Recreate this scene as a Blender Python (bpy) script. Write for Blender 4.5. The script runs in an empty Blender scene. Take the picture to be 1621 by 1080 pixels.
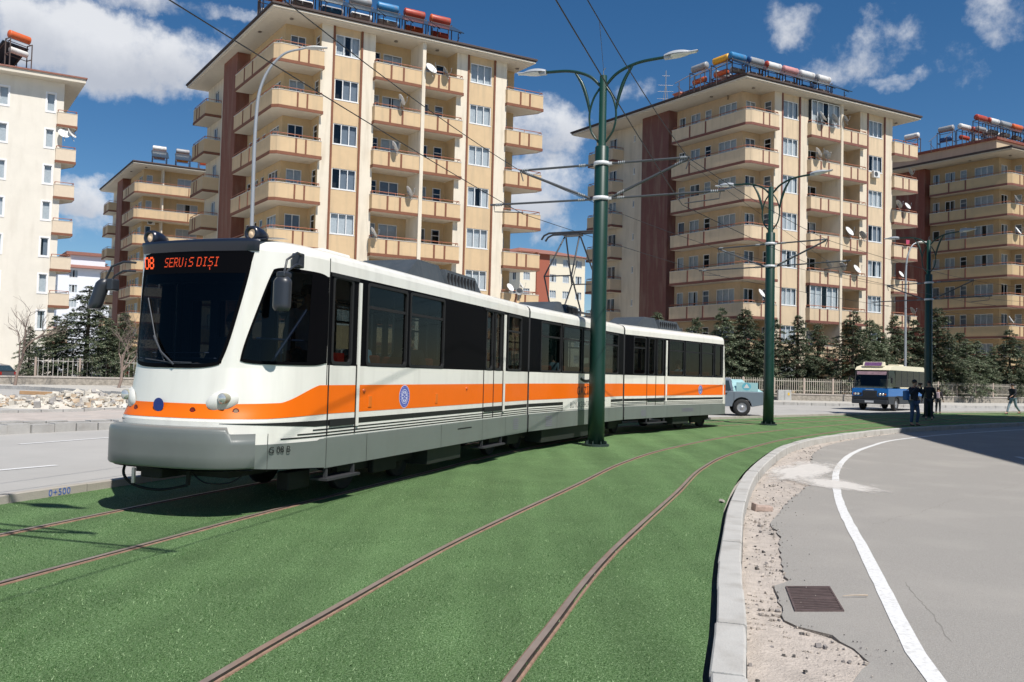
import bpy, bmesh, math, random
from mathutils import Vector, Matrix
R_ = math.radians
random.seed(7)
SC = bpy.context.scene
COL = SC.collection
# ------------------------------------------------------------------ camera
FPX, CXP, CYP, EYE = 1300.0, 810.5, 540.0, 1.65
PITCH = math.atan(52/1300); ROLL = 0.025
_f = Vector((0, math.cos(PITCH), math.sin(PITCH)))
_u0 = Vector((0, -math.sin(PITCH), math.cos(PITCH)))
_r0 = Vector((1, 0, 0))
CR = _r0*math.cos(ROLL)+_u0*math.sin(ROLL)
CU = _u0*math.cos(ROLL)-_r0*math.sin(ROLL)
EYEP = Vector((0, 0, EYE))
cd = bpy.data.cameras.new('camera'); cam = bpy.data.objects.new('camera', cd); COL.objects.link(cam)
cd.sensor_width = 36; cd.lens = 36*FPX/1621; cd.clip_start = .1; cd.clip_end = 5000
M = Matrix(((CR.x, CU.x, -_f.x, 0), (CR.y, CU.y, -_f.y, 0), (CR.z, CU.z, -_f.z, EYE), (0, 0, 0, 1)))
cam.matrix_world = M
SC.camera = cam
def ray(px, py): return _f + CR*((px-CXP)/FPX) + CU*((CYP-py)/FPX)
def G(px, py, z=0.0):                       # pixel -> point on the ground
    d = ray(px, py); t = (z-EYE)/d.z; return EYEP+d*t
def AT(px, py, D):                          # pixel -> point at depth D
    d = ray(px, py); return EYEP+d*(D/d.y)
# ------------------------------------------------------------------ sun, sky
SUN_EL, SUN_DIR = R_(56), Vector((.555, -.832))   # horizontal direction from the scene to the sun
sd = bpy.data.lights.new('sun', 'SUN'); so = bpy.data.objects.new('sun', sd); COL.objects.link(so)
sd.energy = 5.0; sd.angle = R_(.5); sd.color = (1, .955, .89)
sv = Vector((SUN_DIR.x*math.cos(SUN_EL), SUN_DIR.y*math.cos(SUN_EL), math.sin(SUN_EL)))
so.rotation_euler = sv.to_track_quat('Z', 'Y').to_euler()
W = bpy.data.worlds.new('World'); SC.world = W; W.use_nodes = True
nt = W.node_tree; nt.nodes.clear()
def N(nt, t, **k):
    n = nt.nodes.new(t)
    for a, b in k.items(): setattr(n, a, b)
    return n
def L(nt, a, b): nt.links.new(a, b)
out = N(nt, 'ShaderNodeOutputWorld'); bg = N(nt, 'ShaderNodeBackground'); bg.inputs[1].default_value = .080
sky = N(nt, 'ShaderNodeTexSky', sky_type='NISHITA'); sky.sun_disc = False
sky.sun_elevation = SUN_EL; sky.sun_rotation = math.atan2(SUN_DIR.x, SUN_DIR.y)
sky.altitude = 900; sky.air_density = 1.0; sky.dust_density = .25; sky.ozone_density = 2.2
hs = N(nt, 'ShaderNodeHueSaturation'); hs.inputs['Saturation'].default_value = 1.3; hs.inputs['Value'].default_value = 1.0
L(nt, sky.outputs[0], hs.inputs['Color'])
tc = N(nt, 'ShaderNodeTexCoord')
# clouds: soft patches of the sky dome (directions), broken up by noise
CL = [  # pixel centre, half-width, half-height, density
 (170, 78, 215, 66, 1.15), (60, 60, 90, 60, .5), (300, 95, 110, 50, .6), (290, 8, 190, 14, .6), (120, 312, 70, 36, 1.0), (150, 350, 60, 30, .5),
 (868, 205, 72, 62, 1.0), (850, 300, 90, 70, .85), (880, 360, 50, 40, .5), (1000, 140, 60, 16, .22),
 (1270, 26, 58, 32, .50), (1368, 72, 62, 42, .56), (1310, 104, 56, 28, .44), (1425, 127, 40, 20, .5), (1520, 95, 36, 36, .42),
 (1590, 22, 46, 34, .46), (1010, 560, 300, 50, .5), (100, 520, 200, 60, .4)]
nz = N(nt, 'ShaderNodeTexNoise'); nz.inputs['Scale'].default_value = 9; nz.inputs['Detail'].default_value = 8; nz.inputs['Roughness'].default_value = .6
L(nt, tc.outputs['Generated'], nz.inputs['Vector'])
sub = N(nt, 'ShaderNodeVectorMath', operation='SUBTRACT'); L(nt, nz.outputs['Color'], sub.inputs[0]); sub.inputs[1].default_value = (.5, .5, .5)
scl = N(nt, 'ShaderNodeVectorMath', operation='SCALE'); scl.inputs['Scale'].default_value = .10; L(nt, sub.outputs[0], scl.inputs[0])
vec = N(nt, 'ShaderNodeVectorMath', operation='ADD'); L(nt, tc.outputs['Generated'], vec.inputs[0]); L(nt, scl.outputs[0], vec.inputs[1])
acc = None; accg = None
for (px, py, hw, hh, dn) in CL:
    c = ray(px, py).normalized(); e1 = Vector((c.y, -c.x, 0)).normalized(); e2 = c.cross(e1)
    if e2.z < 0: e2 = -e2
    d = N(nt, 'ShaderNodeVectorMath', operation='SUBTRACT'); L(nt, vec.outputs[0], d.inputs[0]); d.inputs[1].default_value = c
    rr = []
    for e, hx in ((e1, hw), (e2, hh)):
        dt = N(nt, 'ShaderNodeVectorMath', operation='DOT_PRODUCT'); L(nt, d.outputs[0], dt.inputs[0]); dt.inputs[1].default_value = e*(FPX/hx)
        sq = N(nt, 'ShaderNodeMath', operation='MULTIPLY'); L(nt, dt.outputs['Value'], sq.inputs[0]); L(nt, dt.outputs['Value'], sq.inputs[1]); rr.append(sq); last = dt
    ad = N(nt, 'ShaderNodeMath', operation='ADD'); L(nt, rr[0].outputs[0], ad.inputs[0]); L(nt, rr[1].outputs[0], ad.inputs[1])
    mr = N(nt, 'ShaderNodeMapRange'); mr.interpolation_type = 'SMOOTHSTEP'
    mr.inputs[1].default_value = 1.5; mr.inputs[2].default_value = .1; mr.inputs[3].default_value = 0; mr.inputs[4].default_value = dn
    L(nt, ad.outputs[0], mr.inputs[0])
    gy = N(nt, 'ShaderNodeMapRange'); gy.inputs[1].default_value = .35; gy.inputs[2].default_value = -.95; gy.inputs[3].default_value = 0; gy.inputs[4].default_value = 1
    L(nt, last.outputs['Value'], gy.inputs[0])
    gm = N(nt, 'ShaderNodeMath', operation='MULTIPLY'); L(nt, gy.outputs[0], gm.inputs[0]); L(nt, mr.outputs[0], gm.inputs[1])
    if acc is None: acc, accg = mr, gm
    else:
        m = N(nt, 'ShaderNodeMath', operation='MAXIMUM'); L(nt, acc.outputs[0], m.inputs[0]); L(nt, mr.outputs[0], m.inputs[1]); acc = m
        m = N(nt, 'ShaderNodeMath', operation='MAXIMUM'); L(nt, accg.outputs[0], m.inputs[0]); L(nt, gm.outputs[0], m.inputs[1]); accg = m
n2 = N(nt, 'ShaderNodeTexNoise'); n2.inputs['Scale'].default_value = 16; n2.inputs['Detail'].default_value = 10; n2.inputs['Roughness'].default_value = .62
L(nt, tc.outputs['Generated'], n2.inputs['Vector'])
r2 = N(nt, 'ShaderNodeMapRange'); r2.inputs[1].default_value = .3; r2.inputs[2].default_value = .7; r2.inputs[3].default_value = -.62; r2.inputs[4].default_value = .42
L(nt, n2.outputs[0], r2.inputs[0])
m1 = N(nt, 'ShaderNodeMath', operation='ADD'); L(nt, acc.outputs[0], m1.inputs[0]); L(nt, r2.outputs[0], m1.inputs[1])
m2 = N(nt, 'ShaderNodeMapRange'); m2.interpolation_type = 'SMOOTHSTEP'; m2.inputs[1].default_value = .08; m2.inputs[2].default_value = 1.0; L(nt, m1.outputs[0], m2.inputs[0])
m3 = N(nt, 'ShaderNodeMath', operation='GREATER_THAN'); L(nt, acc.outputs[0], m3.inputs[0]); m3.inputs[1].default_value = .0
m4 = N(nt, 'ShaderNodeMath', operation='MULTIPLY'); L(nt, m2.outputs[0], m4.inputs[0]); L(nt, m3.outputs[0], m4.inputs[1])
mm = N(nt, 'ShaderNodeMath', operation='MULTIPLY'); mm.use_clamp = True; L(nt, m4.outputs[0], mm.inputs[0]); mm.inputs[1].default_value = .95
cc = N(nt, 'ShaderNodeMixRGB'); cc.inputs[1].default_value = (8.8, 9.0, 9.4, 1); cc.inputs[2].default_value = (4.6, 5.0, 5.9, 1)
L(nt, accg.outputs[0], cc.inputs[0])
mx = N(nt, 'ShaderNodeMixRGB'); L(nt, mm.outputs[0], mx.inputs[0]); L(nt, hs.outputs[0], mx.inputs[1]); L(nt, cc.outputs[0], mx.inputs[2])
L(nt, mx.outputs[0], bg.inputs[0]); L(nt, bg.outputs[0], out.inputs[0])
SC.view_settings.view_transform = 'Standard'; SC.view_settings.look = 'None'; SC.view_settings.exposure = 0.2; SC.view_settings.gamma = 1
SC.render.engine = 'CYCLES'
SC.cycles.max_bounces = 8; SC.cycles.transparent_max_bounces = 24

# ------------------------------------------------------------------ materials
MATS = {}
def mat(name, col, rough=.6, metal=0., var=.0, vscale=4., bump=0., bscale=60., spec=.5, coat=0., emis=None, dirt=None, dscale=(1, 1, .15), coords='Object', alpha=None, det=4):
    if name in MATS: return MATS[name]
    m = bpy.data.materials.new(name); m.use_nodes = True; t = m.node_tree; b = t.nodes['Principled BSDF']
    b.inputs['Base Color'].default_value = (*col, 1); b.inputs['Roughness'].default_value = rough; b.inputs['Metallic'].default_value = metal
    b.inputs['Specular IOR Level'].default_value = spec; b.inputs['Coat Weight'].default_value = coat
    if emis: b.inputs['Emission Color'].default_value = (*emis[0], 1); b.inputs['Emission Strength'].default_value = emis[1]
    c = N(t, 'ShaderNodeTexCoord'); cur = None
    if var > 0:
        n = N(t, 'ShaderNodeTexNoise'); n.inputs['Scale'].default_value = vscale; n.inputs['Detail'].default_value = det; n.inputs['Roughness'].default_value = .65
        L(t, c.outputs[coords], n.inputs['Vector'])
        r = N(t, 'ShaderNodeMapRange'); r.inputs[1].default_value = .25; r.inputs[2].default_value = .75; r.inputs[3].default_value = 1-var; r.inputs[4].default_value = 1+var
        L(t, n.outputs[0], r.inputs[0])
        s = N(t, 'ShaderNodeVectorMath', operation='SCALE'); s.inputs[0].default_value = col; L(t, r.outputs[0], s.inputs['Scale']); cur = s.outputs[0]
    if dirt:
        mp = N(t, 'ShaderNodeMapping'); mp.inputs['Scale'].default_value = dscale; L(t, c.outputs[coords], mp.inputs[0])
        n = N(t, 'ShaderNodeTexNoise'); n.inputs['Scale'].default_value = 3; n.inputs['Detail'].default_value = 7; L(t, mp.outputs[0], n.inputs['Vector'])
        r = N(t, 'ShaderNodeMapRange'); r.inputs[1].default_value = .5; r.inputs[2].default_value = .8; r.inputs[3].default_value = 0; r.inputs[4].default_value = dirt[1]
        L(t, n.outputs[0], r.inputs[0])
        x = N(t, 'ShaderNodeMixRGB'); L(t, r.outputs[0], x.inputs[0])
        if cur is not None: L(t, cur, x.inputs[1])
        else: x.inputs[1].default_value = (*col, 1)
        x.inputs[2].default_value = (*dirt[0], 1); cur = x.outputs[0]
    if cur is not None: L(t, cur, b.inputs['Base Color'])
    if bump > 0:
        n = N(t, 'ShaderNodeTexNoise'); n.inputs['Scale'].default_value = bscale; n.inputs['Detail'].default_value = 5; L(t, c.outputs[coords], n.inputs['Vector'])
        bp = N(t, 'ShaderNodeBump'); bp.inputs['Strength'].default_value = bump; bp.inputs['Distance'].default_value = .02; L(t, n.outputs[0], bp.inputs['Height']); L(t, bp.outputs[0], b.inputs['Normal'])
    MATS[name] = m; return m
def glass(name, tint, refl=.9, rough=.02):
    if name in MATS: return MATS[name]
    m = bpy.data.materials.new(name); m.use_nodes = True; t = m.node_tree; t.nodes.clear()
    o = N(t, 'ShaderNodeOutputMaterial'); tr = N(t, 'ShaderNodeBsdfTransparent'); tr.inputs[0].default_value = (*tint, 1)
    g = N(t, 'ShaderNodeBsdfGlossy'); g.inputs[0].default_value = (refl, refl, refl, 1); g.inputs[1].default_value = rough
    lw = N(t, 'ShaderNodeLayerWeight'); lw.inputs[0].default_value = .5; pw = N(t, 'ShaderNodeMath', operation='POWER'); L(t, lw.outputs['Facing'], pw.inputs[0]); pw.inputs[1].default_value = 4.5; f = N(t, 'ShaderNodeMath', operation='MULTIPLY_ADD'); L(t, pw.outputs[0], f.inputs[0]); f.inputs[1].default_value = .94; f.inputs[2].default_value = .045
    x = N(t, 'ShaderNodeMixShader'); L(t, f.outputs[0], x.inputs[0]); L(t, tr.outputs[0], x.inputs[1]); L(t, g.outputs[0], x.inputs[2]); L(t, x.outputs[0], o.inputs[0])
    MATS[name] = m; return m

# ------------------------------------------------------------------ mesh builder
class MB:
    def __init__(s, f=None): s.v = []; s.f = []; s.m = []; s.sm = []; s.fn = f
    def add(s, vs, fs, m=0, smooth=False):
        o = len(s.v)
        for p in vs:
            p = Vector(p); s.v.append(s.fn(p) if s.fn else p)
        for f in fs: s.f.append([i+o for i in f]); s.m.append(m); s.sm.append(smooth)
    def box(s, x0, y0, z0, x1, y1, z1, m=0):
        s.add([(x0,y0,z0),(x1,y0,z0),(x1,y1,z0),(x0,y1,z0),(x0,y0,z1),(x1,y0,z1),(x1,y1,z1),(x0,y1,z1)],
              [(0,3,2,1),(4,5,6,7),(0,1,5,4),(1,2,6,5),(2,3,7,6),(3,0,4,7)], m)
    def rbox(s, x0, y0, z0, x1, y1, z1, r=.03, m=0):          # box with bevelled vertical and top edges
        b = bmesh.new(); bmesh.ops.create_cube(b, size=1)
        for v in b.verts: v.co = Vector(((x0+x1)/2+v.co.x*(x1-x0), (y0+y1)/2+v.co.y*(y1-y0), (z0+z1)/2+v.co.z*(z1-z0)))
        bmesh.ops.bevel(b, geom=b.edges[:]+b.verts[:], offset=r, segments=3, profile=.5, affect='EDGES')
        b.verts.ensure_lookup_table(); b.verts.index_update()
        s.add([v.co.copy() for v in b.verts], [[v.index for v in f.verts] for f in b.faces], m, False); b.free()
    def prism(s, poly, z0, z1, m=0, top=True, bot=True):
        n = len(poly); vs = [(p[0], p[1], z0) for p in poly]+[(p[0], p[1], z1) for p in poly]
        a = sum(poly[i][0]*poly[(i+1) % n][1]-poly[(i+1) % n][0]*poly[i][1] for i in range(n))
        fs = [(i, (i+1) % n, n+(i+1) % n, n+i) for i in range(n)]
        if bot: fs.append(tuple(range(n))[::-1])
        if top: fs.append(tuple(range(n, 2*n)))
        if a < 0: fs = [f[::-1] for f in fs]
        s.add(vs, fs, m)
    def tube(s, path, r, n=8, m=0, caps=True, closed=False):
        P = [Vector(p) for p in path]; k = len(P); rs = r if hasattr(r, '__len__') else [r]*k
        vs = []; up = None
        for i in range(k):
            a = P[i-1] if (i > 0 or closed) else P[i]; b = P[(i+1) % k] if (i < k-1 or closed) else P[i]
            t = (b-a).normalized()
            if up is None:
                up = t.orthogonal().normalized()
            up = (up-t*up.dot(t)); up = up.normalized() if up.length > 1e-6 else t.orthogonal().normalized()
            w = t.cross(up)
            for j in range(n):
                an = 2*math.pi*j/n; vs.append(P[i]+(up*math.cos(an)+w*math.sin(an))*rs[i])
        fs = []
        for i in range(k if closed else k-1):
            for j in range(n):
                i2 = (i+1) % k; fs.append((i*n+j, i*n+(j+1) % n, i2*n+(j+1) % n, i2*n+j))
        s.add(vs, fs, m, True)
        if caps and not closed: s.add(vs[:n], [tuple(range(n))[::-1]], m); s.add(vs[-n:], [tuple(range(n))], m)
    def cyl(s, a, b, r, n=16, m=0, r2=None): s.tube([a, b], [r, r if r2 is None else r2], n, m)
    def lathe(s, prof, n=20, m=0, o=(0, 0, 0), ax='z'):
        vs = []; k = len(prof)
        for (r, h) in prof:
            for j in range(n):
                an = 2*math.pi*j/n; c, d = r*math.cos(an), r*math.sin(an)
                q = (c, d, h) if ax == 'z' else ((h, c, d) if ax == 'x' else (d, h, c))
                vs.append((q[0]+o[0], q[1]+o[1], q[2]+o[2]))
        s.add(vs, [(i*n+j, i*n+(j+1) % n, (i+1)*n+(j+1) % n, (i+1)*n+j) for i in range(k-1) for j in range(n)], m, True)
    def grid(s, fn, nu, nv, m=0, smooth=True):
        vs = [fn(i/nu, j/nv) for j in range(nv+1) for i in range(nu+1)]
        s.add(vs, [(j*(nu+1)+i, j*(nu+1)+i+1, (j+1)*(nu+1)+i+1, (j+1)*(nu+1)+i) for j in range(nv) for i in range(nu)], m, smooth)
    def sphere(s, c, r, n=10, m=0, sc=(1, 1, 1)):
        vs = []; fs = []
        for j in range(n+1):
            th = math.pi*j/n
            for i in range(2*n):
                ph = math.pi*i/n; vs.append((c[0]+r*sc[0]*math.sin(th)*math.cos(ph), c[1]+r*sc[1]*math.sin(th)*math.sin(ph), c[2]+r*sc[2]*math.cos(th)))
        for j in range(n):
            for i in range(2*n): fs.append((j*2*n+i, (j+1)*2*n+i, (j+1)*2*n+(i+1) % (2*n), j*2*n+(i+1) % (2*n)))
        s.add(vs, fs, m, True)
    def mesh(s, name, mats):
        me = bpy.data.meshes.new(name); me.from_pydata([tuple(v) for v in s.v], [], s.f)
        for m in (mats if isinstance(mats, (list, tuple)) else [mats]): me.materials.append(m)
        me.polygons.foreach_set('material_index', s.m); me.polygons.foreach_set('use_smooth', s.sm)
        me.update(); return me
def link(name, me, parent=None, loc=None):
    o = bpy.data.objects.new(name, me); COL.objects.link(o)
    if parent is not None: o.parent = parent
    if loc is not None: o.location = loc
    return o
def obj(name, mb, mats, parent=None, loc=None): return link(name, mb.mesh(name, mats), parent, loc)
def tag(o, label=None, cat=None, group=None, kind=None):
    if label: o['label'] = label
    if cat: o['category'] = cat
    if group: o['group'] = group
    if kind: o['kind'] = kind
    return o
def thing(name, label, cat, loc=(0, 0, 0), rz=0, group=None, scale=1):
    o = bpy.data.objects.new(name, None); COL.objects.link(o); o.location = loc; o.rotation_euler = (0, 0, rz); o.scale = (scale,)*3
    o.empty_display_size = .2
    return tag(o, label, cat, group)
def copy_tree(o, parent=None, top=True):
    c = o.copy(); COL.objects.link(c)
    if parent is not None: c.parent = parent
    for ch in list(o.children): copy_tree(ch, c, False)
    return c
def offset(path, d):                        # 2d polyline offset with mitres
    P = [Vector((p[0], p[1])) for p in path]; out = []
    for i in range(len(P)):
        ns = []
        if i > 0: t = (P[i]-P[i-1]).normalized(); ns.append(Vector((-t.y, t.x)))
        if i < len(P)-1: t = (P[i+1]-P[i]).normalized(); ns.append(Vector((-t.y, t.x)))
        n = sum(ns, Vector((0, 0))).normalized(); k = n.dot(ns[0]); out.append(P[i]+n*(d/max(k, .35)))
    return out
def ribbon(mb, path, th, z0, z1, m=0, side=1):
    a = [Vector((p[0], p[1])) for p in path]; b = offset(path, th*side)
    for i in range(len(a)-1): mb.prism([a[i], a[i+1], b[i+1], b[i]], z0, z1, m)
def catmull(pts, step=.5):
    P = [Vector(p[:2]) for p in pts]; P = [P[0]*2-P[1]]+P+[P[-1]*2-P[-2]]; out = []
    for i in range(1, len(P)-2):
        n = max(1, int((P[i+1]-P[i]).length/step))
        for j in range(n):
            t = j/n; a, b, c, d = P[i-1], P[i], P[i+1], P[i+2]
            out.append(.5*((2*b)+(c-a)*t+(2*a-5*b+4*c-d)*t*t+(3*b-a-3*c+d)*t**3))
    out.append(P[-2]); return out
def text_mesh(name, body, size, mtl, parent, mtx, extrude=.0015, shear=0, spacing=1.0):
    cu = bpy.data.curves.new(name, 'FONT'); cu.body = body; cu.size = size; cu.extrude = extrude; cu.align_x = 'CENTER'; cu.shear = shear; cu.space_character = spacing
    t = bpy.data.objects.new(name, cu); COL.objects.link(t)
    dg = bpy.context.evaluated_depsgraph_get(); me = bpy.data.meshes.new_from_object(t.evaluated_get(dg))
    bpy.data.objects.remove(t); me.materials.clear(); me.materials.append(mtl); me.transform(mtx)
    return link(name, me, parent)
# ================================================================== ground, roads, turf
def sweep(mb, path, prof, mats):            # prof: list of (right offset, z)
    rows = [offset(path, -o) for o, z in prof]
    vs = []; n = len(path)
    for (o, z), r in zip(prof, rows): vs += [(p.x, p.y, z) for p in r]
    for j in range(len(prof)-1):
        mb.add([vs[j*n+i] for i in range(n)]+[vs[(j+1)*n+i] for i in range(n)], [(i, n+i, n+i+1, i+1) for i in range(n-1)], mats[j])
def resample(path, n):
    L_ = [0]
    for i in range(1, len(path)): L_.append(L_[-1]+(path[i]-path[i-1]).length)
    out = []; j = 0
    for k in range(n+1):
        d = L_[-1]*k/n
        while j < len(L_)-2 and L_[j+1] < d: j += 1
        t = (d-L_[j])/(L_[j+1]-L_[j]); out.append(path[j].lerp(path[j+1], t))
    return out
KIN = catmull([(-.1, -2), (.35, 1.2), (.78, 3.0), (1.12, 4.54), (1.38, 5.44), (1.78, 7.0), (2.26, 8.67), (3.02, 11.23), (4.36, 15.03), (6.35, 19.69), (7.7, 22.2), (9.28, 24.56), (12.08, 28.0), (15.39, 31.3), (23.7, 37.9), (33, 43.5), (48, 51), (90, 64)], .5)
KIN = resample(KIN, 160)
LEFT = catmull([(-11, -6), (-8.9, .5), (-7.3, 5.2), (-5.86, 9.42), (-5.16, 11.35), (-2.55, 18.4), (.6, 24.6), (4.9, 30.3), (8.91, 34.0), (14.86, 39.4), (22.57, 45.8), (33.8, 53.2), (48, 61), (90, 74)], .5)
LEFT = resample(LEFT, 160)
# base ground
dusty = mat('dusty_ground', (.36, .34, .31), .95, var=.16, vscale=.6, bump=.25, bscale=14, coords='Object')
mb = MB(); mb.add([(-2500, -400, -.165), (2500, -400, -.165), (2500, 3500, -.165), (-2500, 3500, -.165)], [(0, 1, 2, 3)])
tag(obj('ground', mb, dusty), kind='structure')
pale = mat('pale_asphalt', (.37, .36, .34), .9, var=.10, vscale=.35, bump=.15, bscale=160, dirt=((.46, .44, .41), .55), dscale=(.05, .05, .05), det=10)
edge = [(p.x, p.y) for p in offset(KIN, .3)]
mb = MB(); poly = edge+[(900, 250), (2400, 900), (2400, 3400), (-2400, 3400), (-2400, -390), (-.2, -390)]
bmx = bmesh.new(); vv = [bmx.verts.new((x, y, -.01)) for x, y in poly]; fc = bmx.faces.new(vv); bmesh.ops.triangulate(bmx, faces=[fc])
me = bpy.data.meshes.new('road'); bmx.to_mesh(me); bmx.free(); me.materials.append(pale)
for p_ in me.polygons:
    if p_.normal.z < 0: p_.flip()
tag(link('road', me), kind='structure')
# right road (lower)
asph = mat('road_asphalt', (.31, .293, .268), .9, var=.30, vscale=90, bump=.6, bscale=160, dirt=((.39, .365, .33), .8), dscale=(.22, .22, .2), det=14)
kout = offset(KIN, -.2)
rnd = random.Random(3)
aedge = []
EK = [(-9, .5), (3, .6), (4.9, .62), (5.3, .62), (5.55, .75), (6.0, .62), (6.2, .3), (7.35, .28), (7.5, .40), (8.5, .36), (9.6, .42), (10.0, .38), (10.3, .30), (12, .5), (14.5, .85), (18, .75), (23, .35), (28, .16), (34, .1), (60, .05), (100, .05)]
def ek(y):
    for i in range(len(EK)-1):
        if EK[i][0] <= y <= EK[i+1][0]: return EK[i][1]+(EK[i+1][1]-EK[i][1])*(y-EK[i][0])/(EK[i+1][0]-EK[i][0])
    return .05
fine = resample(KIN, 900)
fo = offset(fine, -.2)
for i, q in enumerate(fo):
    t = (fine[min(i+1, 900)]-fine[max(i-1, 0)]).normalized(); nrm = Vector((t.y, -t.x)); w = ek(q.y); w *= 1+.05*rnd.uniform(-1, 1)
    aedge.append(q+nrm*w)
poly = [(p.x, p.y) for p in aedge]+[(900, 120), (900, -380), (aedge[0].x, -380)]
bmx = bmesh.new(); vv = [bmx.verts.new((x, y, -.136)) for x, y in poly]; fc = bmx.faces.new(vv)
bmesh.ops.triangulate(bmx, faces=[fc])
n = len(aedge); bb = [bmx.verts.new((p.x-.012*rnd.random(), p.y, -.166)) for p in aedge]
for i in range(n-1): bmx.faces.new((vv[i], vv[i+1], bb[i+1], bb[i])).material_index = 1
bmesh.ops.recalc_face_normals(bmx, faces=bmx.faces)
me = bpy.data.meshes.new('road_surface'); bmx.to_mesh(me); bmx.free(); me.materials.append(asph); me.materials.append(mat('asphalt_edge', (.20, .175, .15), .95, var=.4, vscale=30, bump=.6))
tag(link('lower_road', me), kind='structure')
# rough gravel strip beside the kerb
gravm = mat('gravel_dirt', (.45, .395, .345), .97, var=.22, vscale=9, bump=.9, bscale=55, dirt=((.25, .23, .21), .5), dscale=(1.2, .8, 1), det=10)
mb = MB(); k0, k1 = 30, 700
rn = random.Random(5)
cols = 10
vs = []
for i in range(k0, k1):
    a, b = fo[i], aedge[i]
    for c in range(cols+1):
        t = c/cols; q = a.lerp(b+(b-a).normalized()*.05, t); vs.append((q.x, q.y, -.155+rn.uniform(-.006, .010)+(.010 if 0 < c < 3 else 0)))
mb.add(vs, [((i)*(cols+1)+c, i*(cols+1)+c+1, (i+1)*(cols+1)+c+1, (i+1)*(cols+1)+c) for i in range(k1-k0-1) for c in range(cols)], 0, True)
tag(obj('dirt_strip', mb, gravm), kind='structure')
mb = MB()
def chunk(mb, c, s, rn, m=0):
    a = [Vector((rn.uniform(.5, 1), rn.uniform(.5, 1), rn.uniform(.35, .8))) for _ in range(1)][0]
    rot = Matrix.Rotation(rn.uniform(0, 6.3), 3, 'Z') @ Matrix.Rotation(rn.uniform(-.5, .5), 3, 'X')
    vs = [rot @ Vector((x*a.x*s*rn.uniform(.6, 1), y*a.y*s*rn.uniform(.6, 1), z*a.z*s*rn.uniform(.6, 1)))+Vector(c) for x, y, z in ((-1,-1,-1),(1,-1,-1),(1,1,-1),(-1,1,-1),(-1,-1,1),(1,-1,1),(1,1,1),(-1,1,1))]
    mb.add(vs, [(0,3,2,1),(4,5,6,7),(0,1,5,4),(1,2,6,5),(2,3,7,6),(3,0,4,7)], m)
for i in range(2600):
    k = int(rn.triangular(30, 300, 60)); t = rn.random(); q = fo[k].lerp(aedge[k], t)
    dens = .2+.8*(math.sin(q.y*2.3+q.x*3)*.5+.5)
    if rn.random() > dens: continue
    s = rn.choice([.004, .006, .006, .009, .009, .013, .02])*rn.uniform(.7, 1.2)
    chunk(mb, (q.x, q.y, -.148+s*.3), s, rn, rn.choice([0, 0, 0, 0, 1, 2]))
for i in range(260):                        # grit scattered on the asphalt by the broken edge
    k = int(rn.triangular(30, 300, 70)); t = rn.expovariate(9); q = aedge[k]+(aedge[k]-fo[k]).normalized()*t
    chunk(mb, (q.x, q.y, -.126), rn.uniform(.003, .008), rn, rn.choice([0, 1, 2]))
for k0_, k1_ in ((46, 66), (120, 146)):
    pass
tag(obj('gravel', mb, [mat('stone_pale', (.42, .37, .32), .9, var=.3, vscale=3), mat('stone_dark', (.08, .075, .07), .9), mat('stone_grey', (.22, .2, .19), .9)]), kind='stuff')
# kerb between turf and lower road
kerbm = mat('kerb_concrete', (.43, .42, .395), .9, var=.10, vscale=3, bump=.25, bscale=70, dirt=((.27, .25, .22), .75), dscale=(1.1, 1.1, 1.1), det=12)
mb = MB(); rn = random.Random(11); kf = resample(KIN, 1240); step = 10
for i in range(0, 1240-step+1, step):
    seg = kf[i:i+step+1]
    a = [p for p in seg]; t0 = (a[1]-a[0]).normalized(); a[0] = a[0]+t0*.004; a[-1] = a[-1]-t0*.004
    dz = rn.uniform(-.006, .006); ox = rn.uniform(-.006, .006)
    pr = [(ox, -.2), (ox, .012+dz), (ox+.012, .022+dz), (ox+.182, .022+dz), (ox+.197, .008+dz), (ox+.2, -.165)]
    sweep(mb, a, pr, [0]*5)
    for e in (0, -1):
        q = [offset(a, -o)[e] for o, z in pr]; f = list(range(len(pr)))
        mb.add([(p.x, p.y, z) for p, (o, z) in zip(q, pr)], [f if e == 0 else f[::-1]], 0)
tag(obj('kerb', mb, kerbm), kind='structure')
# far-side kerb (left edge of the tramway)
kerb2 = mat('kerb_left', (.36, .33, .29), .9, var=.2, vscale=1.5, bump=.3, bscale=60, dirt=((.2, .18, .16), .7), dscale=(1, 1, 1))
mb = MB(); lf = resample(LEFT, 1000)
for i in range(0, 990, 8):
    seg = lf[i:i+9]; t0 = (seg[1]-seg[0]).normalized(); seg = [p.copy() for p in seg]; seg[0] += t0*.006; seg[-1] -= t0*.006
    dz = rn.uniform(-.008, .008)
    pr = [(-.16, -.1), (-.16, .09+dz), (-.01, .1+dz), (0, .09+dz), (0, -.1)]
    sweep(mb, seg, pr, [0]*4)
    for e in (0, -1):
        q = [offset(seg, -o)[e] for o, z in pr]; mb.add([(p.x, p.y, z) for p, (o, z) in zip(q, pr)], [list(range(5)) if e == 0 else list(range(5))[::-1]], 0)
tag(obj('kerb', mb, kerb2), kind='structure')
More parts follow.
